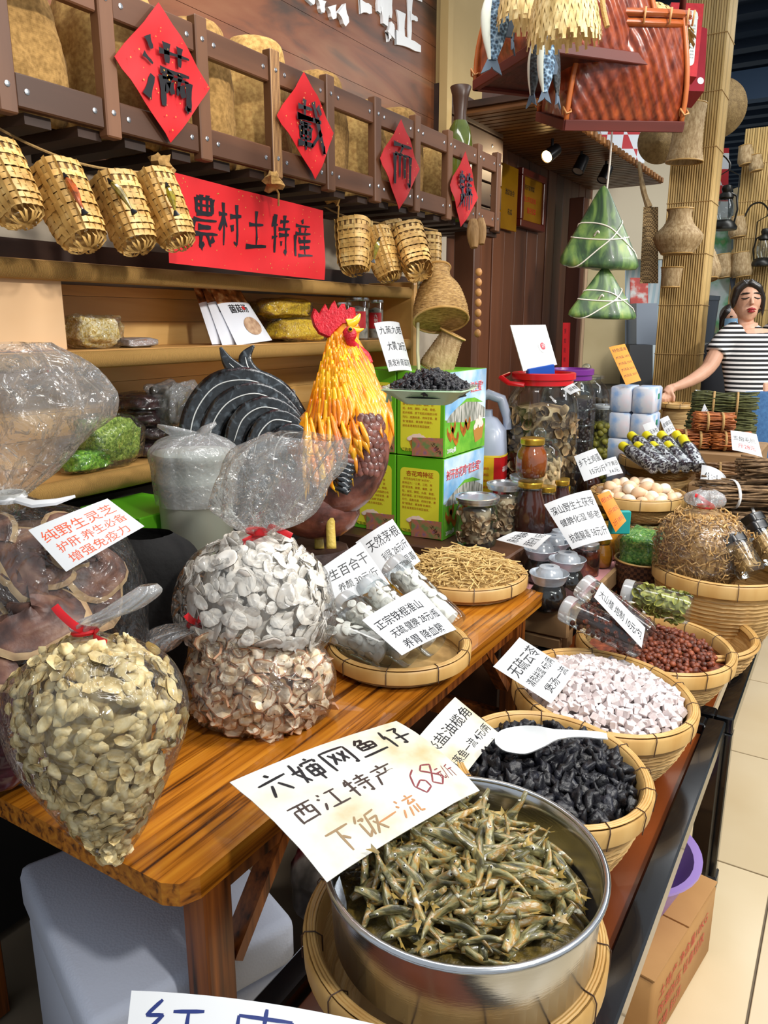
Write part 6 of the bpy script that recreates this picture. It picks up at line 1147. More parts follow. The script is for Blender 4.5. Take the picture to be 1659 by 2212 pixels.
# ================= hanging red-brown baskets =================
REDB = mat('red_weave', '#8a3414', .3, cols=[(.3, '#5a1e0c'), (.5, '#84361a'), (.75, '#a84f26')], tex='noise', scale=55, stretch=(1, 1, .5), detail=3, bump=.9, btex='wave', bscale=14, bstretch=(1, 1, 1), bands='DIAGONAL', coat=.5); REDW = mat('red_wood', '#6a2114', .6, col2='#4a150c', scale=8, stretch=(.2, .2, 1)); DARKB = mat('dark_red_base', '#43130b', .4, col2='#2a0c07', scale=20, bump=.4, bscale=60)
def sqbasket(c, side, H, R_, rot, label, tilt=0):
    """square wooden base rising to a round rim"""
    t = thing('hanging_basket', label, 'basket', c); M_ = T(*c) @ RZ(rot) @ RX(tilt); h = side / 2
    def g(u, v, k=1):
        a = u * 2 * PI; s_ = h / max(abs(math.cos(a)), abs(math.sin(a))); bulge = 1 + .10 * math.sin(v * PI); r = (s_ * (1 - v) ** 1.3 + (1 - (1 - v) ** 1.3) * R_) * bulge * k; return M_ @ V3((r * math.cos(a), r * math.sin(a), v * H))
    mb = MB(); mb.grid(g, 64, 16, wrap=True); part('woven_wall', mb, REDB, t, True)
    mb = MB(); mb.grid(lambda u, v: g(u, .02 + v * .97, .97), 48, 8, wrap=True); part('inner_wall', mb, DARKB, t, True)
    mb = MB(); mb.box((-h, -h, -.004), (h, h, .006), 0, M_); part('base_panel', mb, DARKB, t, False)
    for k in range(4):
        mb = MB(); mb.box((-h - .008, -h - .012, -.014), (h + .008, -h + .006, .014), .002, M_ @ RZ(k * PI / 2)); part('base_rail', mb, REDW, t, False)
        a = PI / 4 + k * PI / 2; mb = MB(); mb.tube([g(a / 2 / PI, v / 8, 1.02) for v in range(9)], .008, 6, flat=.6); part('corner_cane', mb, mat('light_cane', '#b5622c', .4), t, True)
        mb = MB(); q_ = g(a / 2 / PI, .12, 1.03); mb.tube([q_ + V3((.012 * math.cos(x), .012 * math.sin(x), .012 * math.sin(x * 2))) for x in (0, 1, 2, 3, 4, 5)], .003, 5, closed=True); part('binding', mb, mat('binding_cane', '#c9905a', .5), t, True)
    for dz in (0, .022): mb = MB(); mb.lathe([(R_ * 1.03 + .008 * math.cos(x * PI / 3), H - .005 - dz + .011 * math.sin(x * PI / 3)) for x in range(7)], 44, M_, caps=False); part('rim_band', mb, mat('rim_cane', '#a8531e', .35, rnd=.2, coat=.4), t, True)
    for k in range(16): a = 2 * PI * k / 16; mb = MB(); mb.tube([M_ @ V3(((R_ * 1.03 + .012) * math.cos(a), (R_ * 1.03 + .012) * math.sin(a), z)) for z in (H + .008, H - .03)], .003, 5); part('rim_binding', mb, MATS['binding_cane'], t, True)
    mb = MB(); mb.tube([M_ @ V3((R_ * .98 * math.cos(x), 0, H + .30 * math.sin(x))) for x in [PI * k / 12 for k in range(13)]], .009, 7); part('handle', mb, REDW, t, True)
    return t
sqbasket(P(1308, 262, z=2.08), .32, .27, .175, YAW + .06, 'red brown woven basket hanging behind the other, above the zongzi', .30)
sqbasket(P(1212, 160, z=2.18), .35, .26, .19, YAW + .35, 'red brown woven basket hanging beside the plush fish')
# cords up to the ceiling
PALEW = mat('pale_split_bamboo', '#e0c68c', .6, cols=[(.35, '#b8995a'), (.55, '#dcc184'), (.8, '#efdcab')], scale=70, stretch=(1, 1, .4), rnd=.1)
def openweave(label, c, r0, r1, H, rot=0, tilt=0, n=34):
    """cone of crossing bamboo splints, mouth down"""
    t = thing('cone_basket', label, 'basket', c, None); M_ = T(*c) @ RZ(rot) @ RX(tilt)
    for s_ in (-1, 1):
        for k in range(n):
            a0 = 2 * PI * k / n; vs = []; mb = MB()
            for i in range(7):
                v = i / 6; r = r1 + (r0 - r1) * v ** .8 + .0015 * s_ * (1 if (i + k) % 2 else -1); a = a0 + s_ * .45 * v; hw = .42 * 2 * PI * r / n; z = H * (1 - v) - (.01 * ((k * 7) % 3) * (i == 6)); vs += [M_ @ V3((r * math.cos(a) + hw * math.sin(a), r * math.sin(a) - hw * math.cos(a), z)), M_ @ V3((r * math.cos(a) - hw * math.sin(a), r * math.sin(a) + hw * math.cos(a), z))]
            mb.add(vs, [(2 * i, 2 * i + 1, 2 * i + 3, 2 * i + 2) for i in range(6)]); part('splint', mb, PALEW, t, True)
    return t
openweave('pale open-weave bamboo cone basket hanging before the red brown baskets', P(1218, 78, d=1.72), .082, .05, .13, 0, .12, 64)
openweave('pale open-weave bamboo cone basket beside the hanging plush fish', P(1128, 40, d=1.85), .06, .04, .12, .5)
openweave('pale bamboo cone basket lying over the rear red brown basket', P(1425, 105, d=2.35), .10, .05, .12, 1, -.5)
for i, (a, b, c) in enumerate((((1238, -60), (1245, 0), (1262, 60)), ((1300, -60), (1302, 10), (1312, 58)))): mb = MB(); mb.tube(cat([tuple(P(*q_, d=1.7)) for q_ in (a, b, c)], 4), .006, 7); solo('jute_cord', mb, TWINE, 'thick jute cord hanging before the red brown basket', 'cord', 'jute cords at the baskets')
# plush fish
def plush(px0, px1, d_, label, wpx, tw=0, dark=False):
    a, b = P(*px0, d=d_), P(*px1, d=d_); D = b - a; L_ = D.length; t = thing('plush_fish', label, 'toy', a, 'plush fish hanging by the baskets'); M_ = upto(a, D, tw); W_ = sz(wpx, d_) / 2
    SK = mat('plush_scales' + str(dark), '#5a7a9a' if not dark else '#232a30', .7, cols=[(.3, '#26384a'), (.55, '#54748f'), (.8, '#9ab4c8')] if not dark else [(.4, '#101316'), (.7, '#2c343a')], tex='voronoi', scale=130, bump=.5, btex='voronoi', bscale=130); BL = mat('plush_belly', '#d9dfd2', .8)
    pr = cat([(.25, 0), (.6, .1), (.95, .3), (1, .45), (.8, .65), (.45, .82), (.3, .9)], 4); mb = MB(); n = 16; vs = []; 
    for r, z in pr: vs += [V3((r * W_ * math.cos(2 * PI * i / n), r * W_ * .55 * math.sin(2 * PI * i / n), z * L_)) for i in range(n)]
    for j in range(len(pr) - 1):
        for i in range(n): mb.f.append((j * n + i, j * n + (i + 1) % n, (j + 1) * n + (i + 1) % n, (j + 1) * n + i)); mb.mi.append(1 if i in (5, 6, 7, 8, 9, 10) else 0)
    mb.v = [M_ @ v_ for v_ in vs]; mb.f.append(tuple(range(n))[::-1]); mb.mi.append(0); part('body', mb, [SK, BL], t, True)
    for nm, pts in (('tail_fin', [(-.28, .86), (.28, .86), (.75, 1.06), (.1, 1.0), (0, .97), (-.1, 1.0), (-.75, 1.06)]), ('dorsal_fin', [(.8, .3), (1.35, .5), (1.2, .62), (.75, .62)])):
        mb = MB(); mb.prism([(x * W_, y * L_) for x, y in pts], .004, M_ @ T(0, .002, 0) @ RX(PI / 2)); part(nm, mb, mat('plush_fin', '#4d5c6c', .8), t, False)
    return t
plush((1075, -40), (1062, 150), 1.9, 'blue grey plush fish hanging beside the pillar', 62, -.3)
plush((1100, -50), (1108, 105), 1.96, 'plush fish with pale belly behind the blue one', 36, 2.2, True)
plush((1182, 72), (1176, 215), 1.88, 'blue plush fish with forked tail before the red brown basket', 40, -.2)
plush((1195, 68), (1205, 222), 1.92, 'pale bellied plush fish in the lower cluster', 36, 2.4, True)
plush((1160, 72), (1148, 222), 1.93, 'black plush fish in the lower cluster', 34, .4, True)
# gift boxes
for quad, d_, dz, m_, l in ((((1450, 5), (1521, 8), (1505, 166), (1452, 160)), 2.75, .05, mat('gift_red', '#c0262e', .4, col2='#b01e28', scale=60), 'red gift box with a pale label hanging by the bamboo pillar'), (((1462, 40), (1528, 62), (1521, 197), (1458, 195)), 2.92, .12, mat('gift_dark_red', '#9a1226', .35), 'plain dark red gift box behind the labelled one')):
    q = [P(x, y, d=d_) for x, y in quad]; t = thing('gift_box', l, 'box', (q[2] + q[3]) / 2); n_ = (q[1] - q[0]).cross(q[3] - q[0]).normalized(); n_ = n_ if n_.dot(FWD) > 0 else -n_; mb = MB(); mb.add(q + [p_ + n_ * dz for p_ in q], [(0, 1, 2, 3), (7, 6, 5, 4), (0, 4, 5, 1), (1, 5, 6, 2), (2, 6, 7, 3), (3, 7, 4, 0)]); part('box_body', mb, m_, t, False)
    if dz < .1:
        sf = lambda u, v: (q[3] * (1 - u) * (1 - v) + q[2] * u * (1 - v) + q[1] * u * v + q[0] * (1 - u) * v, -n_); W, H = (q[2] - q[3]).length, (q[0] - q[3]).length
        pflat(t, rrect(.26, .14, .84, .90, .14, W / H * 1.4), mat('gift_label', '#d9e2da', .5), sf, W, H, .001, 'label'); pflat(t, oval(.55, .80, .12, .035), INKRED, sf, W, H, .0015, 'printed_seal'); lettering(t, sf, W, H, '荔中益', .46, .785, .012, WHITEP, wob=0, lift=.002)
        for i in range(11): lettering(t, sf, W, H, '一 产品名称配料净含量'[i % 4:i % 4 + 7], .32, .68 - i * .044, .0075, MATS['grey_print'], wob=0, lift=.0015, fit=.8)
    else: pflat(t, oval(.86, .16, .11, .055), WHITEP, lambda u, v: (q[3] * (1 - u) * (1 - v) + q[2] * u * (1 - v) + q[1] * u * v + q[0] * (1 - u) * v, -n_), 1, 1, .001, 'round_mark')
# ================= plush zongzi =================
ZLEAF = mat('zongzi_leaf', '#4a6a34', .45, cols=[(.25, '#16281c'), (.42, '#32502c'), (.58, '#6a8a44'), (.72, '#8a9a4c'), (.85, '#2c4a38')], scale=9, stretch=(2.2, 2.2, .5), detail=6, dist=1.4, coat=.2)
def zongzi(c, size, rot, label, sc=(1, 1, 1), squash=1):
    t = thing('plush_zongzi', label, 'toy', c); vt = [V3((0, 0, 1)), V3((-1.0, -.15, -.55)), V3((.95, -.05, -.62)), V3((.1, .95, -.5)), V3((.15, -.62, -.55))]; M_ = T(*c) @ RZ(rot)
    A_, B_, C_, D_, E_ = vt; fc = []
    for tri in ((A_, B_, E_), (A_, E_, C_), (A_, C_, D_), (A_, D_, B_), (B_, D_, E_), (C_, E_, D_)):
        n_ = (tri[1] - tri[0]).cross(tri[2] - tri[0]).normalized(); h_ = n_.dot(tri[0]); fc.append((n_ if h_ > 0 else -n_, abs(h_)))
    def rad(d_): return 1 / sum(max(0, n_.dot(d_) / h_) ** 7 for n_, h_ in fc) ** (1 / 7)
    def g(u, v): a = u * 2 * PI; b = (v - .5) * PI; d_ = V3((math.cos(a) * math.cos(b), math.sin(a) * math.cos(b), math.sin(b))); p_ = d_ * rad(d_) * size; return M_ @ V3((p_.x * sc[0], p_.y * sc[1], p_.z * sc[2]))
    mb = MB(); mb.grid(g, 56, 36, wrap=True); part('leaf_body', mb, ZLEAF, t, True)
    for k, f_ in enumerate((lambda s_: (s_, .52 + .05 * math.sin(s_ * 2 * PI)), lambda s_: (s_, .50 - .22 * math.sin(s_ * 2 * PI + .6)), lambda s_: (s_, .50 + .22 * math.sin(s_ * 2 * PI + 1.2)))):
        pts = []
        for i in range(48): p_ = g(*f_(i / 48)); pts.append(p_ + (p_ - V3(c)).normalized() * .0015)
        mb = MB(); mb.tube(pts, .0022, 5, closed=True); part('string', mb, STRING, t, True)
    q = g(.68, .56); mb = MB(); mb.tube([q + V3((.008 * math.cos(x), -.006, .008 * math.sin(x * 1.5))) for x in range(7)], .0028, 5); part('bow', mb, STRING, t, True)
    return t
zongzi(P(1298, 516, d=2.5), .172, YAW, 'green leaf-wrapped plush zongzi, upper of two tied with white string', (1, .8, 1.15)); zongzi(P(1303, 648, d=2.52), .150, YAW + .15, 'green leaf-wrapped plush zongzi hanging below the other', (1.05, .8, .85))
mb = MB(); mb.tube([P(1322, 285, d=2.5), P(1318, 345, d=2.5), P(1311, 408, d=2.5)], .0035, 6); solo('white_cord', mb, STRING, 'white cord from the red brown basket down to the zongzi', 'cord')
# ================= bottles, cards and baskets further along =================
random.seed(3)
BERM = [HM[0], HM[2]]
for i, (a, b, l) in enumerate((((1226, 1316, 1.98), (1385, 1392, 1.86), 'clear bottle of dark red berries leaning on the basket rim'), ((1262, 1268, 2.06), (1400, 1372, 1.95), 'clear bottle of dark red berries behind the leaning one'))):
    lying_jar(P(*a[:2], d=a[2]), P(*b[:2], d=b[2]), .037, l, BERM, 70, 'rosehip_berry', 'dark red berry inside a leaning clear bottle', 'berries in the leaning bottles', core_m=mat('berry_core', '#2a1014', .5))
B6 = V3((-.36, 2.28, .625)); bowl('wide shallow cane basket behind the rosehips with a lying leaf bottle', B6, .205, .105, .06, twist=.2, band=.012, flare=.8, ties=6)
LEAFM = [flake(.035, .022, c, .001, wave=.5, seed=i, tip=0).mesh('leaf', mat('dry_leaf', '#a8a050', .6, cols=[(.3, '#6f7a34'), (.55, '#a8a452'), (.8, '#cfc07a')], scale=30, rnd=.25), True) for i, c in enumerate((.4, -.5, .8))]
lying_jar(P(1352, 1282, d=2.14), P(1492, 1318, d=2.06), .042, 'clear bottle of yellow green leaves lying in the cane basket', LEAFM, 80, 'dry_leaf', 'yellow green dried leaf inside the lying bottle', 'leaves in the lying bottle', core_m=MATS['dry_leaf'])
sheet('price_card', pq((1300, 1258, 1.93), (1394, 1356, 1.83), (1386, 1400, 1.81), (1283, 1290, 1.91)), 'long narrow price card lying along the berry bottle', 'card', CARDW, lines=(('大山楂 炮制 10元/包', .05, .3, .45, INK, dict(off=.004, sx=.9)),))
# stick basket
B5 = V3((-.31, 2.56, .745)); bowl('tall bamboo basket carrying a big tied bag of root slices', B5, .205, .222, 0, band=.045, twist=.5)
STK = mat('root_slice', '#c39a5c', .65, cols=[(.3, '#8f6a38'), (.55, '#c59d60'), (.8, '#e0c08a')], scale=40, rnd=.2); KM = []
for i in range(4): mb = MB(); L_ = (.05, .04, .06, .035)[i]; mb.tube([((k / 4 - .5) * L_, U(-.1, .1) * L_, .15 * L_ * math.sin(k * 1.6)) for k in range(5)], .0028, 5, flat=.5); KM.append(mb.mesh('root_slice', STK, True))
MB5 = T(-.37, 2.53, .715) @ RZ(YAW); rk = ring6([(0, .09, .08), (.01, .135, .12), (.06, .15, .135), (.13, .145, .13), (.18, .11, .10), (.205, .06, .06, 0, 0, .06), (.222, .022, .022, 0, 0, .1)])
tk = ring6([(.222, .022, .022, 0, 0, .1), (.235, .045, .04, 0, 0, .2), (.262, .05, .04, .0, 0, .2), (.28, .02, .02, .0, 0, .1)])
t, f = bag('clear_bag', 'big clear bag of brown root slices tied with red ribbon', MB5, rk, seed=41, top=tk, tie=((0, 0, .225), .025, (((-.01, -.02, .02), (-.03, -.02, .035), (-.045, -.02, .04)),)))
bag_core(f, STK, 'inner mass of brown root slices in the tied bag', 'root slices', .78, 0, .82); under(f, KM, 500, STK, 'root_slices', 'further brown root slices deeper in the tied bag', 'root slices', .05, .8, (.76, .92)); fill_bag(f, KM, 220, 'root_slice', 'thin brown root slice packed in the big tied bag', 'dried food', 'root slices in the big bag', .1, .78, (.84, .96), spread=.3)
for i, (x, y, d_, l) in enumerate(((1580, 1165, 2.36, 'square clear jar of roots with black lid lying before the bag'), (1628, 1138, 2.44, 'square clear jar of roots with black lid behind the front one'), (1622, 1120, 2.52, 'square clear jar of roots with black lid at the back'))):
    a = P(x, y, d=d_); b = P(x + 45, y + 75, d=d_ - .05); lying_jar(a, b, .034, l, KM, 40, 'root_slice', 'thin brown root slice inside a black lidded jar', 'root slices in black lidded jars', capm=BLACKP, square=True, core_m=STK)
# ---------------- eggs ----------------
EB = P(1378, 1062, z=.855); bowl('bamboo basket full of pale brown eggs', EB, .182, .10, 0, twist=.9, ties=12)
bowl('empty bamboo basket carrying the egg basket', EB + V3((0, 0, -.105)), .165, .225, 0, twist=.3, ties=10)
EGGM = mat('eggshell', '#e6c6a4', .45, rnd=.16, col2='#dcb892', scale=6); mb = MB(); mb.lathe([(max(1e-5, .0215 * math.sin(PI * j / 10) * (1 + .1 * math.cos(PI * j / 10))), -.028 * math.cos(PI * j / 10)) for j in range(11)], 16, caps=False); EGM = mb.mesh('egg', EGGM, True); mb2 = MB(); mb2.add(mb.v, mb.f); EGM2 = mb2.mesh('egg', mat('pale_eggshell', '#efe0cc', .45, rnd=.06), True)
mb = MB(); mb.lathe([(.001, -.03), (.16, -.045)], 24, T(*EB)); solo('grain_bed', mb, STRAW, 'bed of yellow bran under the eggs', 'bran', kind='stuff')
for i, (x, y) in enumerate(vogel(46, .145, .25)):
    r = math.hypot(x, y); tag(link('egg', EGM if i % 3 else EGM2, None, T(EB.x + x, EB.y + y, EB.z + .012 - .03 * (r / .15) ** 2 + .02 * (i % 2) * (r < .11)) @ Euler((U(1.1, 2), U(-.5, .5), U(0, 6))).to_matrix().to_4x4()), 'pale brown hen egg heaped in the bamboo basket', 'egg', 'eggs in the bamboo basket')
def simple_card(quad, d0, d1, label, lines, m=CARDW, bend=.003):
    ds = (d1, d1, d0, d0); return sheet('price_card', [P(x, y, d=k) for (x, y), k in zip(quad, ds)], label, 'card', m, bend=bend, lines=lines)
K = dict(off=.004)
simple_card(((1175, 1090), (1276, 1058), (1323, 1165), (1236, 1187)), 2.42, 2.5, 'large white price card for wild tuckahoe standing among the honey jars', (('深山野生土茯苓', .04, .72, .19, INK, K), ('健脾化湿 够老', .08, .46, .16, INK, K), ('抗癌解毒 58元/斤', .08, .12, .19, INK, K)), bend=.012)
simple_card(((1072, 1166), (1113, 1148), (1192, 1156), (1158, 1188)), 2.38, 2.45, 'white price card lying flat over the pickle jars', (('陈年酸梅', .1, .55, .3, INK, K), ('清香开胃 15元', .1, .15, .28, INK, K)))
simple_card(((1240, 986), (1287, 968), (1318, 1022), (1262, 1040)), 2.98, 3.02, 'white price card for village eggs stuck in the egg basket', (('乡下土鸡蛋', .05, .55, .3, INK, K), ('15元/斤', .3, .15, .26, INK, K)))
simple_card(((1300, 995), (1330, 986), (1346, 1022), (1312, 1030)), 3.0, 3.03, 'white price card for yellow beans behind the eggs', (('乡下黄豆', .05, .55, .28, INK, K), ('16元', .2, .15, .26, INK, K)))
simple_card(((1388, 918), (1412, 910), (1432, 945), (1405, 958)), 3.3, 3.34, 'small white price card leaning behind the candy bottles', (('黑玉米粒', .05, .4, .26, INK, K),))
simple_card(((1425, 906), (1443, 898), (1460, 930), (1440, 944)), 3.4, 3.44, 'small white price card for dried flowers near the tissue packs', (('金银花', .05, .5, .26, INK, K), ('15元', .1, .15, .26, INK, K)))
simple_card(((1513, 895), (1522, 872), (1540, 908), (1534, 925)), 3.40, 3.44, 'small white price card between the orange root bundles', (('当归', .1, .5, .3, INK, K),))
simple_card(((1578, 930), (1634, 938), (1647, 988), (1582, 972)), 3.02, 3.06, 'white price card lying over the brown root bundles', (('五指毛桃', .05, .55, .24, INK, K), ('斤28元', .2, .2, .24, INKRED, K)))
simple_card(((1516, 1004), (1568, 1030), (1572, 1095), (1508, 1085)), 2.8, 2.85, 'curved white price card before the bundled twigs', (('牛大力', .08, .6, .26, INK, K), ('10元/斤', .1, .2, .24, INK, K)), bend=.02)
simple_card(((1502, 842), (1550, 850), (1560, 866), (1510, 856)), 3.78, 3.82, 'small white price card on the green herb bales', (('鸡骨草 15元', .05, .3, .4, INK, K),))
simple_card(((1215, 840), (1238, 828), (1255, 843), (1232, 853)), 2.98, 3.0, 'small white tag on the glass shoulder of the purple lidded jar', (('黄精', .2, .3, .5, INK, K),))
ORC = mat('orange_card', '#ef9c2c', .5); simple_card(((1315, 750), (1350, 743), (1385, 822), (1352, 832)), 3.42, 3.46, 'orange price list card standing on the tissue packs', [('特色菜单', .1, .84, .1, INKBROWN, K)] + [('炖汤品 %d元' % (18 + 4 * i), .12, .66 - .16 * i, .075, INKBROWN, K) for i in range(4)], ORC)
simple_card(((1290, 1070), (1316, 1060), (1353, 1125), (1330, 1150)), 2.55, 2.6, 'orange price card clipped on a teal holder', (('特价大枣', .08, .76, .15, REDT, K), ('1斤10元', .12, .42, .15, REDT, K), ('2斤18元', .12, .12, .15, REDT, K)), mat('orange_card2', '#f08a1e', .5))
mb = MB(); q = P(1338, 1128, d=2.6); mb.box((-.035, -.01, -.04), (.035, .01, .04), .003, basis(q, RGT)); solo('teal_holder', mb, mat('teal_plastic', '#1f9a98', .4), 'teal plastic holder behind the orange price card', 'holder', smooth=False)
mb = MB(); qs = [P(1216, 697, X=-1.66), P(1232, 697, X=-1.66), P(1228, 800, X=-1.66), P(1213, 800, X=-1.66)]; sheet('red_strip', qs, 'narrow red paper strip with brush writing on the door post', 'poster', REDPAPER, lines=[(c_, .2, .78 - i * .2, .12, INK, dict(sx=1.2)) for i, c_ in enumerate('货如轮转')])
# ---------------- candy bottles ----------------
CB = P(1428, 985, z=.915); bowl('bamboo basket of clear candy bottles with yellow caps', CB, .178, .09, 0, twist=.4, ties=10); mb = MB(); mb.lathe([(.13, .52), (.15, .6), (.15, CB.z - .091), (.001, CB.z - .091)], 30, T(CB.x, CB.y, 0), caps=False); solo('round_basket', mb, BAMBOOD, 'round bamboo basket under the candy bottle basket', 'basket')
YCAP = mat('yellow_cap', '#e0d21c', .35); CANDY = mat('foil_candy', '#b9b4c0', .3, .3, cols=[(.3, '#3a2c3c'), (.48, '#9a96a6'), (.7, '#f0f0f4')], tex='cell', scale=130); 
for i in range(9):
    a = P(1352 + (i % 5) * 32 + (i // 5) * 18, 968 - (i // 5) * 22 - (12 if i == 4 else 0), d=3.18 + .06 * (i // 5) - .02 * (i % 5)); b = P(1415 + (i % 5) * 24 + (i // 5) * 14, 1010 - (i // 5) * 16, d=3.02 + .06 * (i // 5)); D = b - a; M_ = upto(a, D); L_ = D.length; t = thing('candy_bottle', 'clear bottle of foil wrapped candy with yellow cap leaning in the basket', 'bottle', a, 'candy bottles in the basket')
    mb = MB(); mb.lathe([(.016, 0), (.026, .02), (.029, .035), (.029, L_), (.001, L_)], 18, M_, caps=False); part('bottle_body', mb, JARF, t); mb = MB(); mb.lathe([(.001, .015), (.022, .02), (.026, .036), (.026, L_ - .003), (.001, L_ - .003)], 16, M_, caps=False, mod=lambda an, r, z: 1 + .06 * math.sin(an * 5 + z * 160)); part('candies', mb, CANDY, t); mb = MB(); mb.lathe([(.001, -.03), (.017, -.03), (.019, -.026), (.019, .008), (.016, .008)], 16, M_, caps=False); part('cap', mb, YCAP, t)
# ---------------- green bag in dark basket ----------------
DB = P(1378, 1235, z=.53); rotbasket('dark_basket', 'dark brown woven basket with a bag of greens beside the stand', (-.57, 2.66, .522), (-.57, 2.66, .70), [(.42, 0), (.46, .3), (.52, .7), (.55, 1)], mat('dark_brown_weave', '#5a3824', .5, cols=[(.4, '#38201a'), (.6, '#6b4630')], tex='checker', scale=90, bump=.8, btex='checker', bscale=90), closed=False)
pillow('clear_bag', 'clear bag of fresh green herbs in the dark brown basket', V3((-.57, 2.66, .66)), (.085, .085, .075), mat('fresh_greens', '#4f9a34', .5, cols=[(.25, '#1f5a1c'), (.45, '#4a9434'), (.62, '#8abf5a'), (.75, '#d8d84a')], scale=110, bump=1, bscale=120), 0, 51)
# ---------------- tissue packs ----------------
TIS = mat('tissue_pack', '#dfe6f0', .4, cols=[(.38, '#8fb2de'), (.52, '#d0d6e0'), (.72, '#e2d2d8')], scale=14); 
mb = MB(); mb.box((-.915, 3.5, 0), (-.765, 3.72, .75), .004); solo('side_stand', mb, STW, 'small wooden stand under the stacked tissue packs', 'stand', smooth=False)
for i in range(8):
    k, r = i % 2, i // 2; q = V3((-.92 + .1 * k, 3.61, .752 + r * .118)); t = thing('tissue_pack', 'pale blue and white tissue pack in the stack under the orange card', 'tissue pack', q, 'stacked tissue packs'); mb = MB(); mb.box(q + V3((-.048, -.08, 0)), q + V3((.048, .08, .115)), .008); part('pack_body', mb, TIS, t, 50); mb = MB(); mb.box(q + V3((.0475, -.03 + .02 * k, .06)), q + V3((.0492, .0 + .02 * k, .085))); part('printed_flash', mb, INKRED if r == 1 else mat('flash_green', '#2f8a6a', .5), t, False)
# ---------------- root bundles ----------------
def bundle(c, L_, R_, m, n, label, rot, group, tie=WHITEP, sag=.0):
    t = thing('root_bundle', label, 'bundle', c, group); ms = []
    for k in range(5): mb = MB(); mb.tube([((j / 5 - .5) * L_ * U(.85, 1.1), U(-.006, .006), U(-.006, .006)) for j in range(6)], [U(.0025, .0045) for j in range(6)], 5); ms.append(mb.mesh('root_stick', m, True))
    for k in range(n):
        a = k * 2.4; r = R_ * math.sqrt((k + .5) / n); link('root_stick', ms[k % 5], t, RZ(rot) @ T(0, r * math.cos(a), R_ * .75 + r * .75 * math.sin(a)) @ RZ(U(-.12, .12)) @ RY(U(-.1, .1)) @ RX(U(0, 6)))
    for x_ in (-.16, .2): mb = MB(); mb.lathe([(R_ * 1.06 + .003 * math.cos(a * PI / 3), .006 * math.sin(a * PI / 3)) for a in range(7)], 20, RZ(rot) @ T(x_ * L_, 0, R_ * .75) @ Matrix.Diagonal((1, 1, .75, 1)) @ RY(PI / 2), caps=False); o = link('tie', mb.mesh('tie', tie, True), t)
    return t
TWIG = mat('brown_twig', '#7d6244', .75, cols=[(.3, '#4f3a26'), (.6, '#866a4a'), (.8, '#a88c68')], scale=40, rnd=.35); ORTW = mat('orange_root', '#b0632c', .6, cols=[(.3, '#7a3c18'), (.6, '#b86a30'), (.8, '#d89a5c')], scale=40, rnd=.25); GRTW = mat('green_herb', '#5c5a30', .8, cols=[(.3, '#35381c'), (.6, '#5f6134'), (.8, '#8a8850')], scale=40, rnd=.3)
for a_, b_, l in (((-.52, 2.80, .522), (-.18, 3.28, .74), 'wooden crate under the brown twig bundles'), ((-.56, 3.29, .522), (-.18, 3.52, .86), 'taller wooden crate under the pale root chips'), ((-.70, 3.56, .522), (-.34, 4.03, .95), 'tallest wooden crate under the orange bundles and herb bales')):
    mb = MB(); mb.box(a_, b_, .006); solo('wooden_crate', mb, STW, l, 'crate', smooth=False)
for x_, y_, z_, R_, r_, l in ((-.33, 2.90, .742, .06, .5, 'bundle of brown twigs tied with white strips at the front'), (-.24, 3.06, .742, .07, .4, 'thick bundle of brown twigs lying beside the curved card'), (-.30, 3.02, .845, .065, .5, 'bundle of brown twigs stacked on the front ones'), (-.24, 3.20, .83, .07, .6, 'bundle of brown twigs under the white price card'), (-.18, 3.12, .93, .06, .45, 'bundle of brown twigs on top of the pile')):
    bundle(V3((x_, y_, z_)), .36, R_, TWIG, 80, l, r_, 'brown twig bundles')
bundle(V3((-.42, 3.40, .862)), .24, .05, mat('pale_chip', '#b08a62', .7, col2='#7d5a3a', scale=40, rnd=.3), 70, 'loose bundle of pale brown root chips', .2, None, TWINE)
for x_, y_, z_, l in ((-.62, 3.63, .952, 'orange brown root bundle tied with twine, front one'), (-.46, 3.66, .952, 'orange brown root bundle tied with twine, beside the front one'), (-.54, 3.66, 1.03, 'orange brown root bundle stacked on two others')): bundle(V3((x_, y_, z_)), .17, .055, ORTW, 60, l, .3, 'orange root bundles', TWINE)
bundle(V3((-.55, 3.90, .952)), .30, .09, GRTW, 90, 'bale of green brown herbs, lower one behind the orange roots', .1, 'green herb bales', TWINE); bundle(V3((-.54, 3.92, 1.07)), .28, .075, GRTW, 80, 'bale of green brown herbs, upper one', .15, 'green herb bales', TWINE)
qh = P(1462, 872, d=4.12); bowl('small bamboo tray under the hand of the woman', qh, .085, .035, 0, 'tray', .9, .02, 6, 0, 4); mb = MB(); mb.lathe([(.001, .0), (.07, 0), (.07, .52), (.07, qh.z - .036), (.001, qh.z - .036)], 24, T(qh.x, qh.y, 0), caps=False); solo('round_basket', mb, BAMBOOD, 'narrow round basket under the small bamboo tray', 'basket')
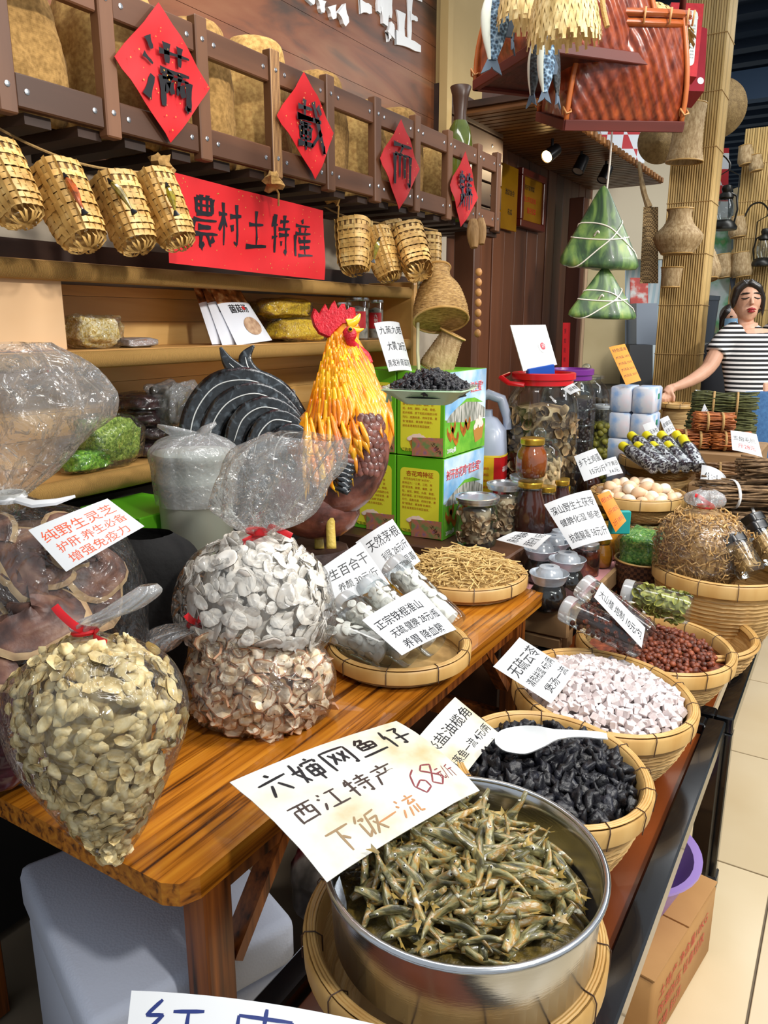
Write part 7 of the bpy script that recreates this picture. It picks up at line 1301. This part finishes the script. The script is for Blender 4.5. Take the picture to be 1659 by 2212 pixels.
# ================= bamboo clad pillars =================
REED = mat('reed', '#c2a065', .7, cols=[(.25, '#8a6a38'), (.5, '#c2a062'), (.8, '#dcc08a')], scale=14, stretch=(1, 1, .08), rnd=.22)
def pillar(x0, y0, w_, z1, label, n=18):
    t = thing('bamboo_pillar', label, 'pillar', (x0 + w_ / 2, y0 + w_ / 2, 0)); mb = MB(); mb.box((x0 + .006, y0 + .006, 0), (x0 + w_ - .006, y0 + w_ - .006, z1)); part('core', mb, mat('pillar_core', '#8a6f45', .8), t, False); me = None
    for f_ in range(2):
        for k in range(n):
            if me is None: mb = MB(); mb.tube([(0, 0, z1 * j / 6) for j in range(7)], w_ / n * .56, 6, flat=.7); me = mb.mesh('reed', REED, True)
            p_ = V3((x0 + w_ * (k + .5) / n, y0 + .003, 0)) if f_ == 0 else V3((x0 + w_ - .003, y0 + w_ * (k + .5) / n, 0)); link('reed', me, t, T(*(p_ - t.location)) @ RZ(U(-.1, .1) + f_ * PI / 2))
    for k in range(int(z1 / .28)): mb = MB(); z = .2 + k * .28; mb.tube([(x0 - .003, y0 - .005, z), (x0 + w_ + .004, y0 - .005, z), (x0 + w_ + .005, y0 + w_, z)], .0022, 5); part('binding', mb, TWINE, t)
    return t
c = P(1408, 840, d=4.65); PW = .235; pillar(c.x, c.y, PW, 3.4, 'bamboo reed clad pillar hung with baskets behind the counter'); PY, PX0 = c.y, c.x
c2_ = P(1568, 690, d=6.4); pillar(c2_.x, c2_.y, .29, 2.98, 'further bamboo reed clad pillar hung with small baskets behind the woman', 16); PY2, PX2 = c2_.y, c2_.x
def onp(x, y, o=.05): return P(x, y, Y=PY - o)
def onp2(x, y, o=.05): return P(x, y, Y=PY2 - o)
rotbasket('fish_trap', 'long cylindrical bamboo fish trap on the near pillar', onp(1493, 225, .14), onp(1478, 350, .14), [(.28, 0), (.27, .4), (.29, .75), (.34, 1)], GREYB, closed=False)
rotbasket('wide_basket', 'wide bellied bamboo creel with narrow neck on the near pillar', onp(1470, 452, .17), onp(1462, 548, .17), [(.30, 0), (.26, .12), (.34, .35), (.56, .62), (.42, .92), (.36, 1)], GREYB)
rotbasket('small_basket', 'small open-weave scoop basket low on the near pillar', onp(1452, 578, .08), onp(1448, 620, .08), [(.55, 0), (.5, .5), (.46, 1)], GREYB)
qf = P(1398, 500, d=4.5); mb = MB(); mb.grid(lambda u, v: P(1382 + 40 * u + (1 - abs(2 * v - 1)) * 0 + 8 * v * (1 - u), 612 - 165 * v, d=4.47 + .02 * math.sin(u * PI)) + V3((0, 0, 0)), 8, 14); k_ = len(mb.f); mb.grid(lambda u, v: P(1382 + 40 * u + 8 * v * (1 - u), 612 - 165 * v, d=4.52 - .02 * math.sin(u * PI)), 8, 14); solo('net_bag', mb, mat('coarse_net', '#8a6f48', .8, cols=[(.4, '#5c4628'), (.6, '#a88a5c')], tex='checker', scale=110, bump=1, btex='checker', bscale=110), 'flat brown net bag hanging beside the near pillar', 'bag', smooth=True)
mb = MB(); mb.tube(cat([tuple(P(x, y, d=4.49)) for x, y in ((1402, 448), (1392, 420), (1385, 385), (1380, 350))], 4), [.02, .02, .018, .016, .016, .016, .016, .014, .012, .012, .012, .01, .008], 8); solo('straw_broom', mb, GREYB, 'bundle of straw above the flat net bag', 'broom')
for x, y, d_, R_, l in ((1548, 235, 4.95, .185, 'round woven hat behind the near pillar'), (1425, 305, 4.95, .14, 'smaller round woven hat peeking out behind the near pillar')):
    q = P(x, y, d=d_ + .12); mb = MB(); mb.lathe([(.001, .07), (R_ * .3, .055), (R_ * .7, .02), (R_, 0), (R_ * .98, -.003), (R_ * .6, .018), (.001, .06)], 40, upto(q, CAM - q), caps=False); solo('woven_hat', mb, mat('hat_straw', '#9a7d4c', .7, col2='#7d6238', scale=50, bump=.5, bscale=150), l, 'hat')
for i, (x, y, w_, h_) in enumerate(((1610, 335, 34, 40), (1632, 352, 22, 34), (1592, 490, 24, 44), (1560, 575, 34, 50), (1600, 572, 36, 52), (1530, 470, 20, 40))):
    rotbasket('small_basket', ('round bamboo cup basket high on the far pillar', 'bamboo tube basket at the edge of the far pillar', 'slim bamboo cup on the far pillar behind the lantern', 'bamboo bell basket on the far pillar, one of a pair', 'bamboo bell basket on the far pillar beside its twin', 'small bamboo cup between the two pillars')[i], onp2(x, y - h_ / 2, .12), onp2(x + 2, y + h_ / 2, .12), [(.34, 0), (.4, .4), (.44, .8), (.36, 1)], GREYB)
rotbasket('fish_basket', 'creased bamboo fish basket hanging right of the near pillar', P(1517, 505, d=4.75), P(1527, 605, d=4.75), [(.16, 0), (.14, .15), (.24, .5), (.3, .85), (.22, 1)], GREYB)
q = P(1542, 350, d=4.8); mb = MB(); mb.lathe([(.001, 0), (.036, 0), (.04, .03), (.036, .08), (.018, .11), (.013, .12), (.015, .14), (.001, .14)], 20, T(*q), caps=False); solo('glazed_bottle', mb, mat('dark_glaze', '#14262c', .1, coat=.7), 'dark glazed bottle hanging beside the near pillar', 'bottle')
mb = MB(); mb.tube([onp2(1583, 600, .12), onp2(1583, 640, .12)], [.03, .008], 8, flat=.3); mb.tube([onp2(1583, 636, .12), onp2(1583, 652, .12)], [.006, .02], 6, flat=.3); solo('carved_fish', mb, mat('dark_blue_wood', '#1c2430', .5), 'dark wooden fish hanging between the bell baskets', 'ornament')
LANT = mat('aged_brass', '#2c2a26', .35, .6)
def lantern(px, py, d_, s_, label):
    q = P(px, py, d=d_); t = thing('oil_lantern', label, 'lantern', q); M_ = T(*q) @ Matrix.Scale(s_, 4)
    mb = MB(); mb.lathe([(.001, 0), (.06, 0), (.062, .012), (.05, .03), (.035, .045), (.001, .045)], 24, M_, caps=False); part('fuel_tank', mb, LANT, t, 50)
    mb = MB(); mb.lathe([(.028, .045), (.04, .075), (.04, .11), (.026, .14)], 20, M_, caps=False); part('glass_chimney', mb, GLASS, t, 60)
    mb = MB(); mb.lathe([(.03, .14), (.034, .145), (.03, .16), (.02, .17), (.026, .185), (.02, .2), (.001, .205)], 20, M_, caps=False); part('cap', mb, LANT, t, 50)
    for sd in (-1, 1): mb = MB(); mb.tube([M_ @ V3(z_) for z_ in ((sd * .045, 0, .03), (sd * .055, 0, .09), (sd * .045, 0, .15), (sd * .02, 0, .165))], .005 * s_, 6); part('side_tube', mb, LANT, t)
    mb = MB(); mb.tube([M_ @ V3(z_) for z_ in ((-.05, 0, .12), (-.05, 0, .24), (0, 0, .27), (.05, 0, .24), (.05, 0, .12))], .003 * s_, 5); part('bail', mb, LANT, t); mb = MB(); mb.tube(cat([tuple(M_ @ V3(z_)) for z_ in ((0, 0, .265), (.0, 0, .30), (-.04, 0, .34), (-.09, 0, .33), (-.12, 0, .27))], 4), .005 * s_, 6); part('wall_hook', mb, LANT, t)
lantern(1562, 497, 5.0, 1.35, 'dark oil lantern hanging from a hook on the near pillar'); lantern(1646, 575, 6.1, 1.4, 'dark oil lantern hanging before the beige shop board')
# ================= shops in the background =================
def panel(quad, d_, th, m, label, cat_, name, kind=None):
    q = [P(x, y, d=d_) for x, y in quad]; mb = MB(); mb.add(q + [p_ + FH * th for p_ in q], [(0, 1, 2, 3), (7, 6, 5, 4), (0, 4, 5, 1), (1, 5, 6, 2), (2, 6, 7, 3), (3, 7, 4, 0)]); 
    if kind: o = struct(name, mb, m); return o
    return solo(name, mb, m, label, cat_, smooth=False)
panel(((1262, 250), (1450, 330), (1440, 560), (1262, 560)), 6.6, .1, mat('cream_wall', '#d8c8aa', .7), '', '', 'wall_right', 'structure')
panel(((1252, 560), (1350, 560), (1350, 1085), (1252, 1085)), 6.4, .1, mat('beige_board', '#c2ab7a', .7, col2='#d2bc8c', scale=2), 'tall beige board beyond the counter', 'board', 'beige_board')
panel(((1285, 262), (1392, 262), (1392, 352), (1330, 352)), 6.2, .06, mat('red_white_sign', '#e6e8ea', .5, cols=[(.47, '#c81f26'), (.53, '#eceef0')], tex='checker', scale=9), 'white shop sign with red blocks above the awning edge', 'sign', 'shop_sign')
panel(((1520, 320), (1575, 320), (1572, 470), (1520, 470)), 7.0, .06, mat('red_white_sign2', '#e6e8ea', .5, cols=[(.47, '#c82a30'), (.53, '#eceef0')], tex='checker', scale=7), 'red and white shop sign between the two pillars', 'sign', 'shop_sign')
panel(((1352, 555), (1430, 555), (1430, 1062), (1352, 1062)), 6.9, .06, mat('pale_blue_curtain', '#b9d4dc', .5, col2='#dfeaec', tex='wave', scale=7, bands='X', dist=.5), 'pale blue corrugated curtain behind the zongzi', 'curtain', 'shop_curtain')
panel(((1362, 600), (1400, 600), (1400, 735), (1362, 735)), 6.6, .02, mat('chili_poster', '#c22a24', .5, cols=[(.4, '#e8e4dc'), (.5, '#d8442c'), (.65, '#b01c1a'), (.8, '#3f8a3a')], scale=7), 'poster with red chillies beyond the counter', 'poster', 'poster')
panel(((1375, 655), (1420, 655), (1420, 745), (1375, 745)), 6.2, .4, mat('grey_case', '#8f98a4', .5), 'grey display case beyond the counter', 'case', 'display_case'); panel(((1290, 840), (1420, 840), (1420, 1120), (1290, 1120)), 5.9, .5, mat('dark_counter', '#2a2420', .5), 'dark counter beyond the tissue packs', 'counter', 'dark_counter')
panel(((1360, 745), (1410, 745), (1410, 839), (1360, 839)), 6.0, .25, mat('black_cabinet2', '#18181c', .5), 'black cabinet beyond the orange price card', 'cabinet', 'black_cabinet')
panel(((1520, 470), (1580, 470), (1580, 720), (1520, 720)), 7.4, .06, mat('bright_poster', '#dfe6e4', .5, cols=[(.35, '#f0f2f2'), (.5, '#c8e0d8'), (.6, '#5ab06a'), (.75, '#d85a6a')], scale=4), 'bright poster wall between the two pillars', 'poster', 'poster')
panel(((1500, 740), (1659, 740), (1670, 1150), (1495, 1150)), 5.7, .4, mat('black_fridge', '#0d0d10', .35), 'black cabinet behind the woman', 'cabinet', 'black_cabinet')
mb = MB(); q = P(1514, 738, d=5.8); mb.lathe([(.001, 0), (.085, 0), (.10, .3), (.105, .3), (.105, .33), (.001, .34)], 24, T(*q), caps=False); solo('dark_bin', mb, mat('bin_grey', '#3a4048', .4), 'dark grey bin with lid standing on the black cabinet', 'bin')
panel(((1592, 405), (1720, 405), (1720, 600), (1592, 600)), 7.2, .08, mat('beige_sign', '#d2b988', .6), 'beige shop board with a green character', 'board', 'shop_board')
GREENG = mat('green_sign', '#18c49a', .4, emit=.6); q0 = P(1626, 520, d=7.15); gv, gf = strokes('老', {'老': '50085040 20248022 08449642 78127040 70400878 42543892 38928894 88949280'}, .14, False); mb = MB(); mb.add([q0 + RGT * (x * .36) + V3((0, 0, y * .40)) - FH * h_ for h_ in (0, .02) for x, y in gv], [f_ for f_ in gf] + [tuple(i + len(gv) for i in f_) for f_ in gf]); solo('sign_character', mb, GREENG, 'bright green character mounted on the beige shop board', 'sign', smooth=False)
mb = MB(); q = P(1650, 565, d=7.1); mb.lathe([(.001, 0), (.3, .0), (.3, .02), (.001, .02)], 36, upto(q, CAM - q), caps=False); solo('woven_disc', mb, mat('woven_tan', '#c9a468', .7, col2='#a8834a', scale=14), 'round woven disc on the beige shop board', 'disc')
panel(((1520, 600), (1720, 600), (1720, 760), (1520, 760)), 8.5, .1, mat('mid_teal', '#4a5c60', .6, col2='#7d8a88', scale=2), 'dim shop front far behind the woman', 'shop', 'far_shop')
# ================= people =================
DW = 4.3
def WP(x, y, o=0): return P(x, y, d=DW + o)
def ws(px): return sz(px, DW)
SKIN = mat('skin', '#dba98c', .5, col2='#d39f82', scale=20); HAIR = mat('dark_hair', '#17120f', .35, col2='#2a1e18', scale=40, stretch=(2, 2, .3))
def remesh(mb, name, m, vox, parent, sm=2):
    me = mb.mesh(name, m, True, parent.location); o = bpy.data.objects.new(name, me); COL.objects.link(o); r = o.modifiers.new('r', 'REMESH'); r.mode = 'VOXEL'; r.voxel_size = vox; r.use_smooth_shade = True
    s_ = o.modifiers.new('s', 'SMOOTH'); s_.iterations = sm; s_.factor = .5; dg = bpy.context.evaluated_depsgraph_get(); dg.update(); me2 = bpy.data.meshes.new_from_object(o.evaluated_get(dg)); bpy.data.objects.remove(o); o = link(name, me2, parent); return o
pw = thing('person', 'person in a black and white striped T-shirt and jeans reaching over the herbs', 'person', (WP(1620, 900).x, WP(1620, 900).y, 0))
def wtube(mb, pts, rad, n=14, flat=1): mb.tube([WP(*q) for q in pts], [ws(r) for r in rad], n, flat=flat, side=RGT)
mb = MB()
wtube(mb, cat([(1625, 870, .02), (1624, 800, .02), (1620, 740, .02), (1616, 715, .03), (1612, 700, .03), (1610, 685, .03)], 3), [50] * 3 + [52] * 3 + [46] * 3 + [24] * 3 + [17] * 3 + [16], 16, .6)
# head: skull, jaw, nose
hq = WP(1613, 652, .03); HM_ = T(*hq) @ RZ(YAW) @ RX(-.2) @ RZ(-.1)
mb.ball((0, 0, .012), (ws(29), ws(35), ws(40)), 20, 14, HM_); mb.ball((-.004, -ws(8), -ws(22)), (ws(21), ws(24), ws(22)), 18, 12, HM_); mb.ball((-.004, -ws(13), -ws(36)), (ws(11), ws(12), ws(9)), 14, 10, HM_)
mb.tube([HM_ @ V3((-.004, -ws(33), ws(2))), HM_ @ V3((-.004, -ws(37), -ws(9))), HM_ @ V3((-.004, -ws(38), -ws(14)))], [ws(2.5), ws(4), ws(5)], 8); mb.ball((ws(29), ws(2), -ws(6)), (ws(4), ws(7), ws(10)), 10, 8, HM_)
# reaching arm
wtube(mb, cat([(1572, 728, .02), (1552, 755, 0), (1530, 795, -.03), (1500, 818, -.06), (1470, 832, -.08), (1452, 838, -.09)], 3), [17] * 3 + [17] * 3 + [15, 14.5, 14] + [13, 12, 11] + [10, 9, 8.5] + [8.5], 14)
wtube(mb, [(1456, 836, -.09), (1446, 842, -.095), (1438, 850, -.10)], [9, 11, 9], 12, .7)
for fx, fy, L_ in ((-6, 6, 22), (-1, 8, 26), (4, 8, 25), (8, 6, 20)): wtube(mb, [(1440 + fx, 848 + fy * .4, -.10), (1436 + fx * 1.3, 848 + L_ * .55, -.11), (1438 + fx * 1.4, 848 + L_, -.10)], [3.6, 3.3, 2.6], 8)
wtube(mb, [(1450, 846, -.11), (1456, 858, -.12), (1455, 868, -.12)], [4, 3.6, 3], 8)
# other arm, hand on the hip at the frame edge
wtube(mb, cat([(1670, 728, .03), (1700, 770, .05), (1706, 810, .03), (1680, 830, -.02), (1660, 836, -.05)], 3), [17] * 3 + [15] * 3 + [13] * 3 + [10] * 3 + [9], 12); 
for k in range(4): wtube(mb, [(1664, 828 + k * 5, -.05), (1652, 830 + k * 5, -.06), (1646, 835 + k * 5, -.05)], [4, 3.6, 3], 8)
body = remesh(mb, 'body', SKIN, .0042, pw)
# face
def onface(x, z, lift=0): 
    y = -ws(36) if z > -ws(20) else -ws(36) + (-(z + ws(20))) * .3
    return HM_ @ V3((x - .004, y + abs(x) * .38 - .002 - lift, z))
for sd in (-1, 1):
    mb = MB(); mb.tube([onface(sd * ws(13) + t_ * ws(8), ws(2) - ws(2.4) * (1 - t_ * t_), .000) for t_ in (-1, -.5, 0, .5, 1)], [ws(.6), ws(1.4), ws(1.6), ws(1.4), ws(.6)], 6); part('eyelid_line', mb, HAIR, pw)
    mb = MB(); mb.tube([onface(sd * ws(13) + t_ * ws(9), ws(11) - ws(2) * t_ * t_ * (1 if t_ * sd > 0 else .2), .001) for t_ in (-1, -.4, .3, 1)], [ws(.8), ws(1.8), ws(1.8), ws(.6)], 6); part('eyebrow', mb, HAIR, pw)
LIP = mat('red_lips', '#a0242a', .4); mb = MB(); mb.tube([onface(t_ * ws(10), -ws(24) + ws(1.5) * (1 - abs(t_)), .003) for t_ in (-1, -.5, 0, .5, 1)], [ws(.6), ws(2.2), ws(2.6), ws(2.2), ws(.6)], 8); mb.tube([onface(t_ * ws(8), -ws(28), .003) for t_ in (-1, -.5, 0, .5, 1)], [ws(.6), ws(2.4), ws(2.8), ws(2.4), ws(.6)], 8); part('lips', mb, LIP, pw, True)
# hair
mb = MB(); mb.ball((.004, ws(8), ws(12)), (ws(34), ws(36), ws(38)), 22, 16, HM_); mb.ball((ws(22), ws(22), ws(0)), (ws(22), ws(20), ws(24)), 16, 12, HM_)
mb.tube([HM_ @ V3(q) for q in ((-ws(10), -ws(26), ws(36)), (-ws(26), -ws(18), ws(22)), (-ws(32), -ws(12), -ws(2)), (-ws(31), -ws(10), -ws(16)))], [ws(9), ws(10), ws(7), ws(2)], 8); mb.tube([HM_ @ V3(q) for q in ((-ws(6), -ws(28), ws(36)), (ws(14), -ws(27), ws(24)), (ws(27), -ws(17), ws(2)), (ws(29), -ws(12), -ws(22)), (ws(28), -ws(12), -ws(36)))], [ws(9), ws(9), ws(7), ws(4), ws(1.5)], 8)
remesh(mb, 'hair', HAIR, .0065, pw)
# striped shirt
STRP = mat('striped_jersey', '#eceae8', .8, cols=[(.5, '#131216'), (.56, '#e9e6e4')], tex='wave', scale=12.6, bands='Z', dist=.03, detail=0); mb = MB()
wtube(mb, cat([(1628, 862, .02), (1626, 830, .02), (1622, 780, .02), (1620, 745, .02), (1617, 722, .03), (1613, 708, .03)], 4), [62, 61, 60, 60, 60, 60, 61, 62, 63, 64, 63, 62, 62, 60, 56, 48, 42, 34, 28, 24, 21], 28, .52)
wtube(mb, cat([(1590, 722, .03), (1566, 735, .01), (1546, 764, -.01)], 4), [30, 28, 27, 25, 24, 23, 23, 23, 23], 18); wtube(mb, cat([(1650, 722, .03), (1678, 738, .04), (1698, 768, .05)], 4), [30, 28, 27, 25, 24, 23, 23, 23, 23], 18)
remesh(mb, 'striped_shirt', STRP, .0075, pw, 3)
mb = MB(); mb.tube([WP(1613 + 27 * math.cos(a), 715 + 6 * math.sin(a) - 3, .03 - .06 * math.sin(a)) for a in [2 * PI * k / 20 for k in range(20)]], ws(3), 6, closed=True); part('neckband', mb, mat('black_trim', '#141318', .8), pw, True)
JEAN = mat('blue_denim', '#2f5a8a', .8, col2='#3f6d9c', scale=60, bump=.3, bscale=200); mb = MB(); wtube(mb, [(1632, 850, .02), (1632, 900, .02), (1634, 960, .02), (1634, 1000, .02)], [60, 66, 70, 66], 24, .6)
for sd in (-1, 1): wtube(mb, [(1634 + sd * 32, 985, .02), (1634 + sd * 30, 1090, .02), (1634 + sd * 28, 1220, .0), (1634 + sd * 27, 1274, .0)], [40, 34, 26, 24], 16)
remesh(mb, 'jeans', JEAN, .01, pw)
# masked shopper behind
DM2 = 5.3; ps = thing('person', 'person in a pale blue face mask and dark top behind the woman in stripes', 'person', (P(1578, 900, d=DM2).x, P(1578, 900, d=DM2).y, 0)); s2 = lambda px: sz(px, DM2); mb = MB(); h2 = P(1578, 690, d=DM2); H2 = T(*h2) @ RZ(YAW)
mb.ball((0, 0, .01), (s2(19), s2(22), s2(26)), 16, 12, H2); mb.tube([h2 + V3((0, 0, -.02)), h2 + V3((0, 0, -.16))], s2(13), 12); mb.tube([h2 + V3((0, 0, -.14)), h2 + V3((0, 0, -.2)), h2 + V3((0, 0, -.5)), h2 + V3((0, 0, -.75))], [s2(30), s2(58), s2(52), s2(56)], 16, flat=.55, side=RGT); remesh(mb, 'body', SKIN, .011, ps)
mb = MB(); mb.ball((0, s2(5), s2(8)), (s2(22), s2(23), s2(25)), 16, 12, H2); mb.tube([H2 @ V3(q) for q in ((-s2(12), -s2(10), s2(20)), (-s2(21), -s2(4), 0), (-s2(20), 0, -s2(24)))], [s2(8), s2(6), s2(4)], 8); remesh(mb, 'hair', HAIR, .011, ps)
mb = MB(); mb.grid(lambda u, v: H2 @ V3(((u - .5) * s2(36), -math.sqrt(max(0, 1 - ((u - .5) * 1.7) ** 2)) * s2(25), -s2(22) + v * s2(24))), 10, 6); part('face_mask', mb, mat('mask_blue', '#8ab8dc', .7), ps, True)
for sd in (-1, 1): mb = MB(); mb.ball(H2 @ V3((sd * s2(8), -s2(21.5), s2(6))), (s2(3.2), s2(2), s2(1.6)), 8, 6); part('eye', mb, PUP, ps, True)
mb = MB(); mb.tube([h2 + V3((0, 0, -.15)), h2 + V3((0, 0, -.2)), h2 + V3((0, 0, -.5)), h2 + V3((0, 0, -.8))], [s2(34), s2(64), s2(60), s2(62)], 20, flat=.6, side=RGT); part('dark_top', mb, mat('dark_top', '#1d1f26', .8), ps, True); mb = MB(); mb.tube([h2 + V3((0, 0, -.78)), V3((h2.x, h2.y, .05))], [s2(58), s2(46)], 18, flat=.6, side=RGT); part('trousers', mb, mat('dark_trousers', '#20242c', .8), ps, True)
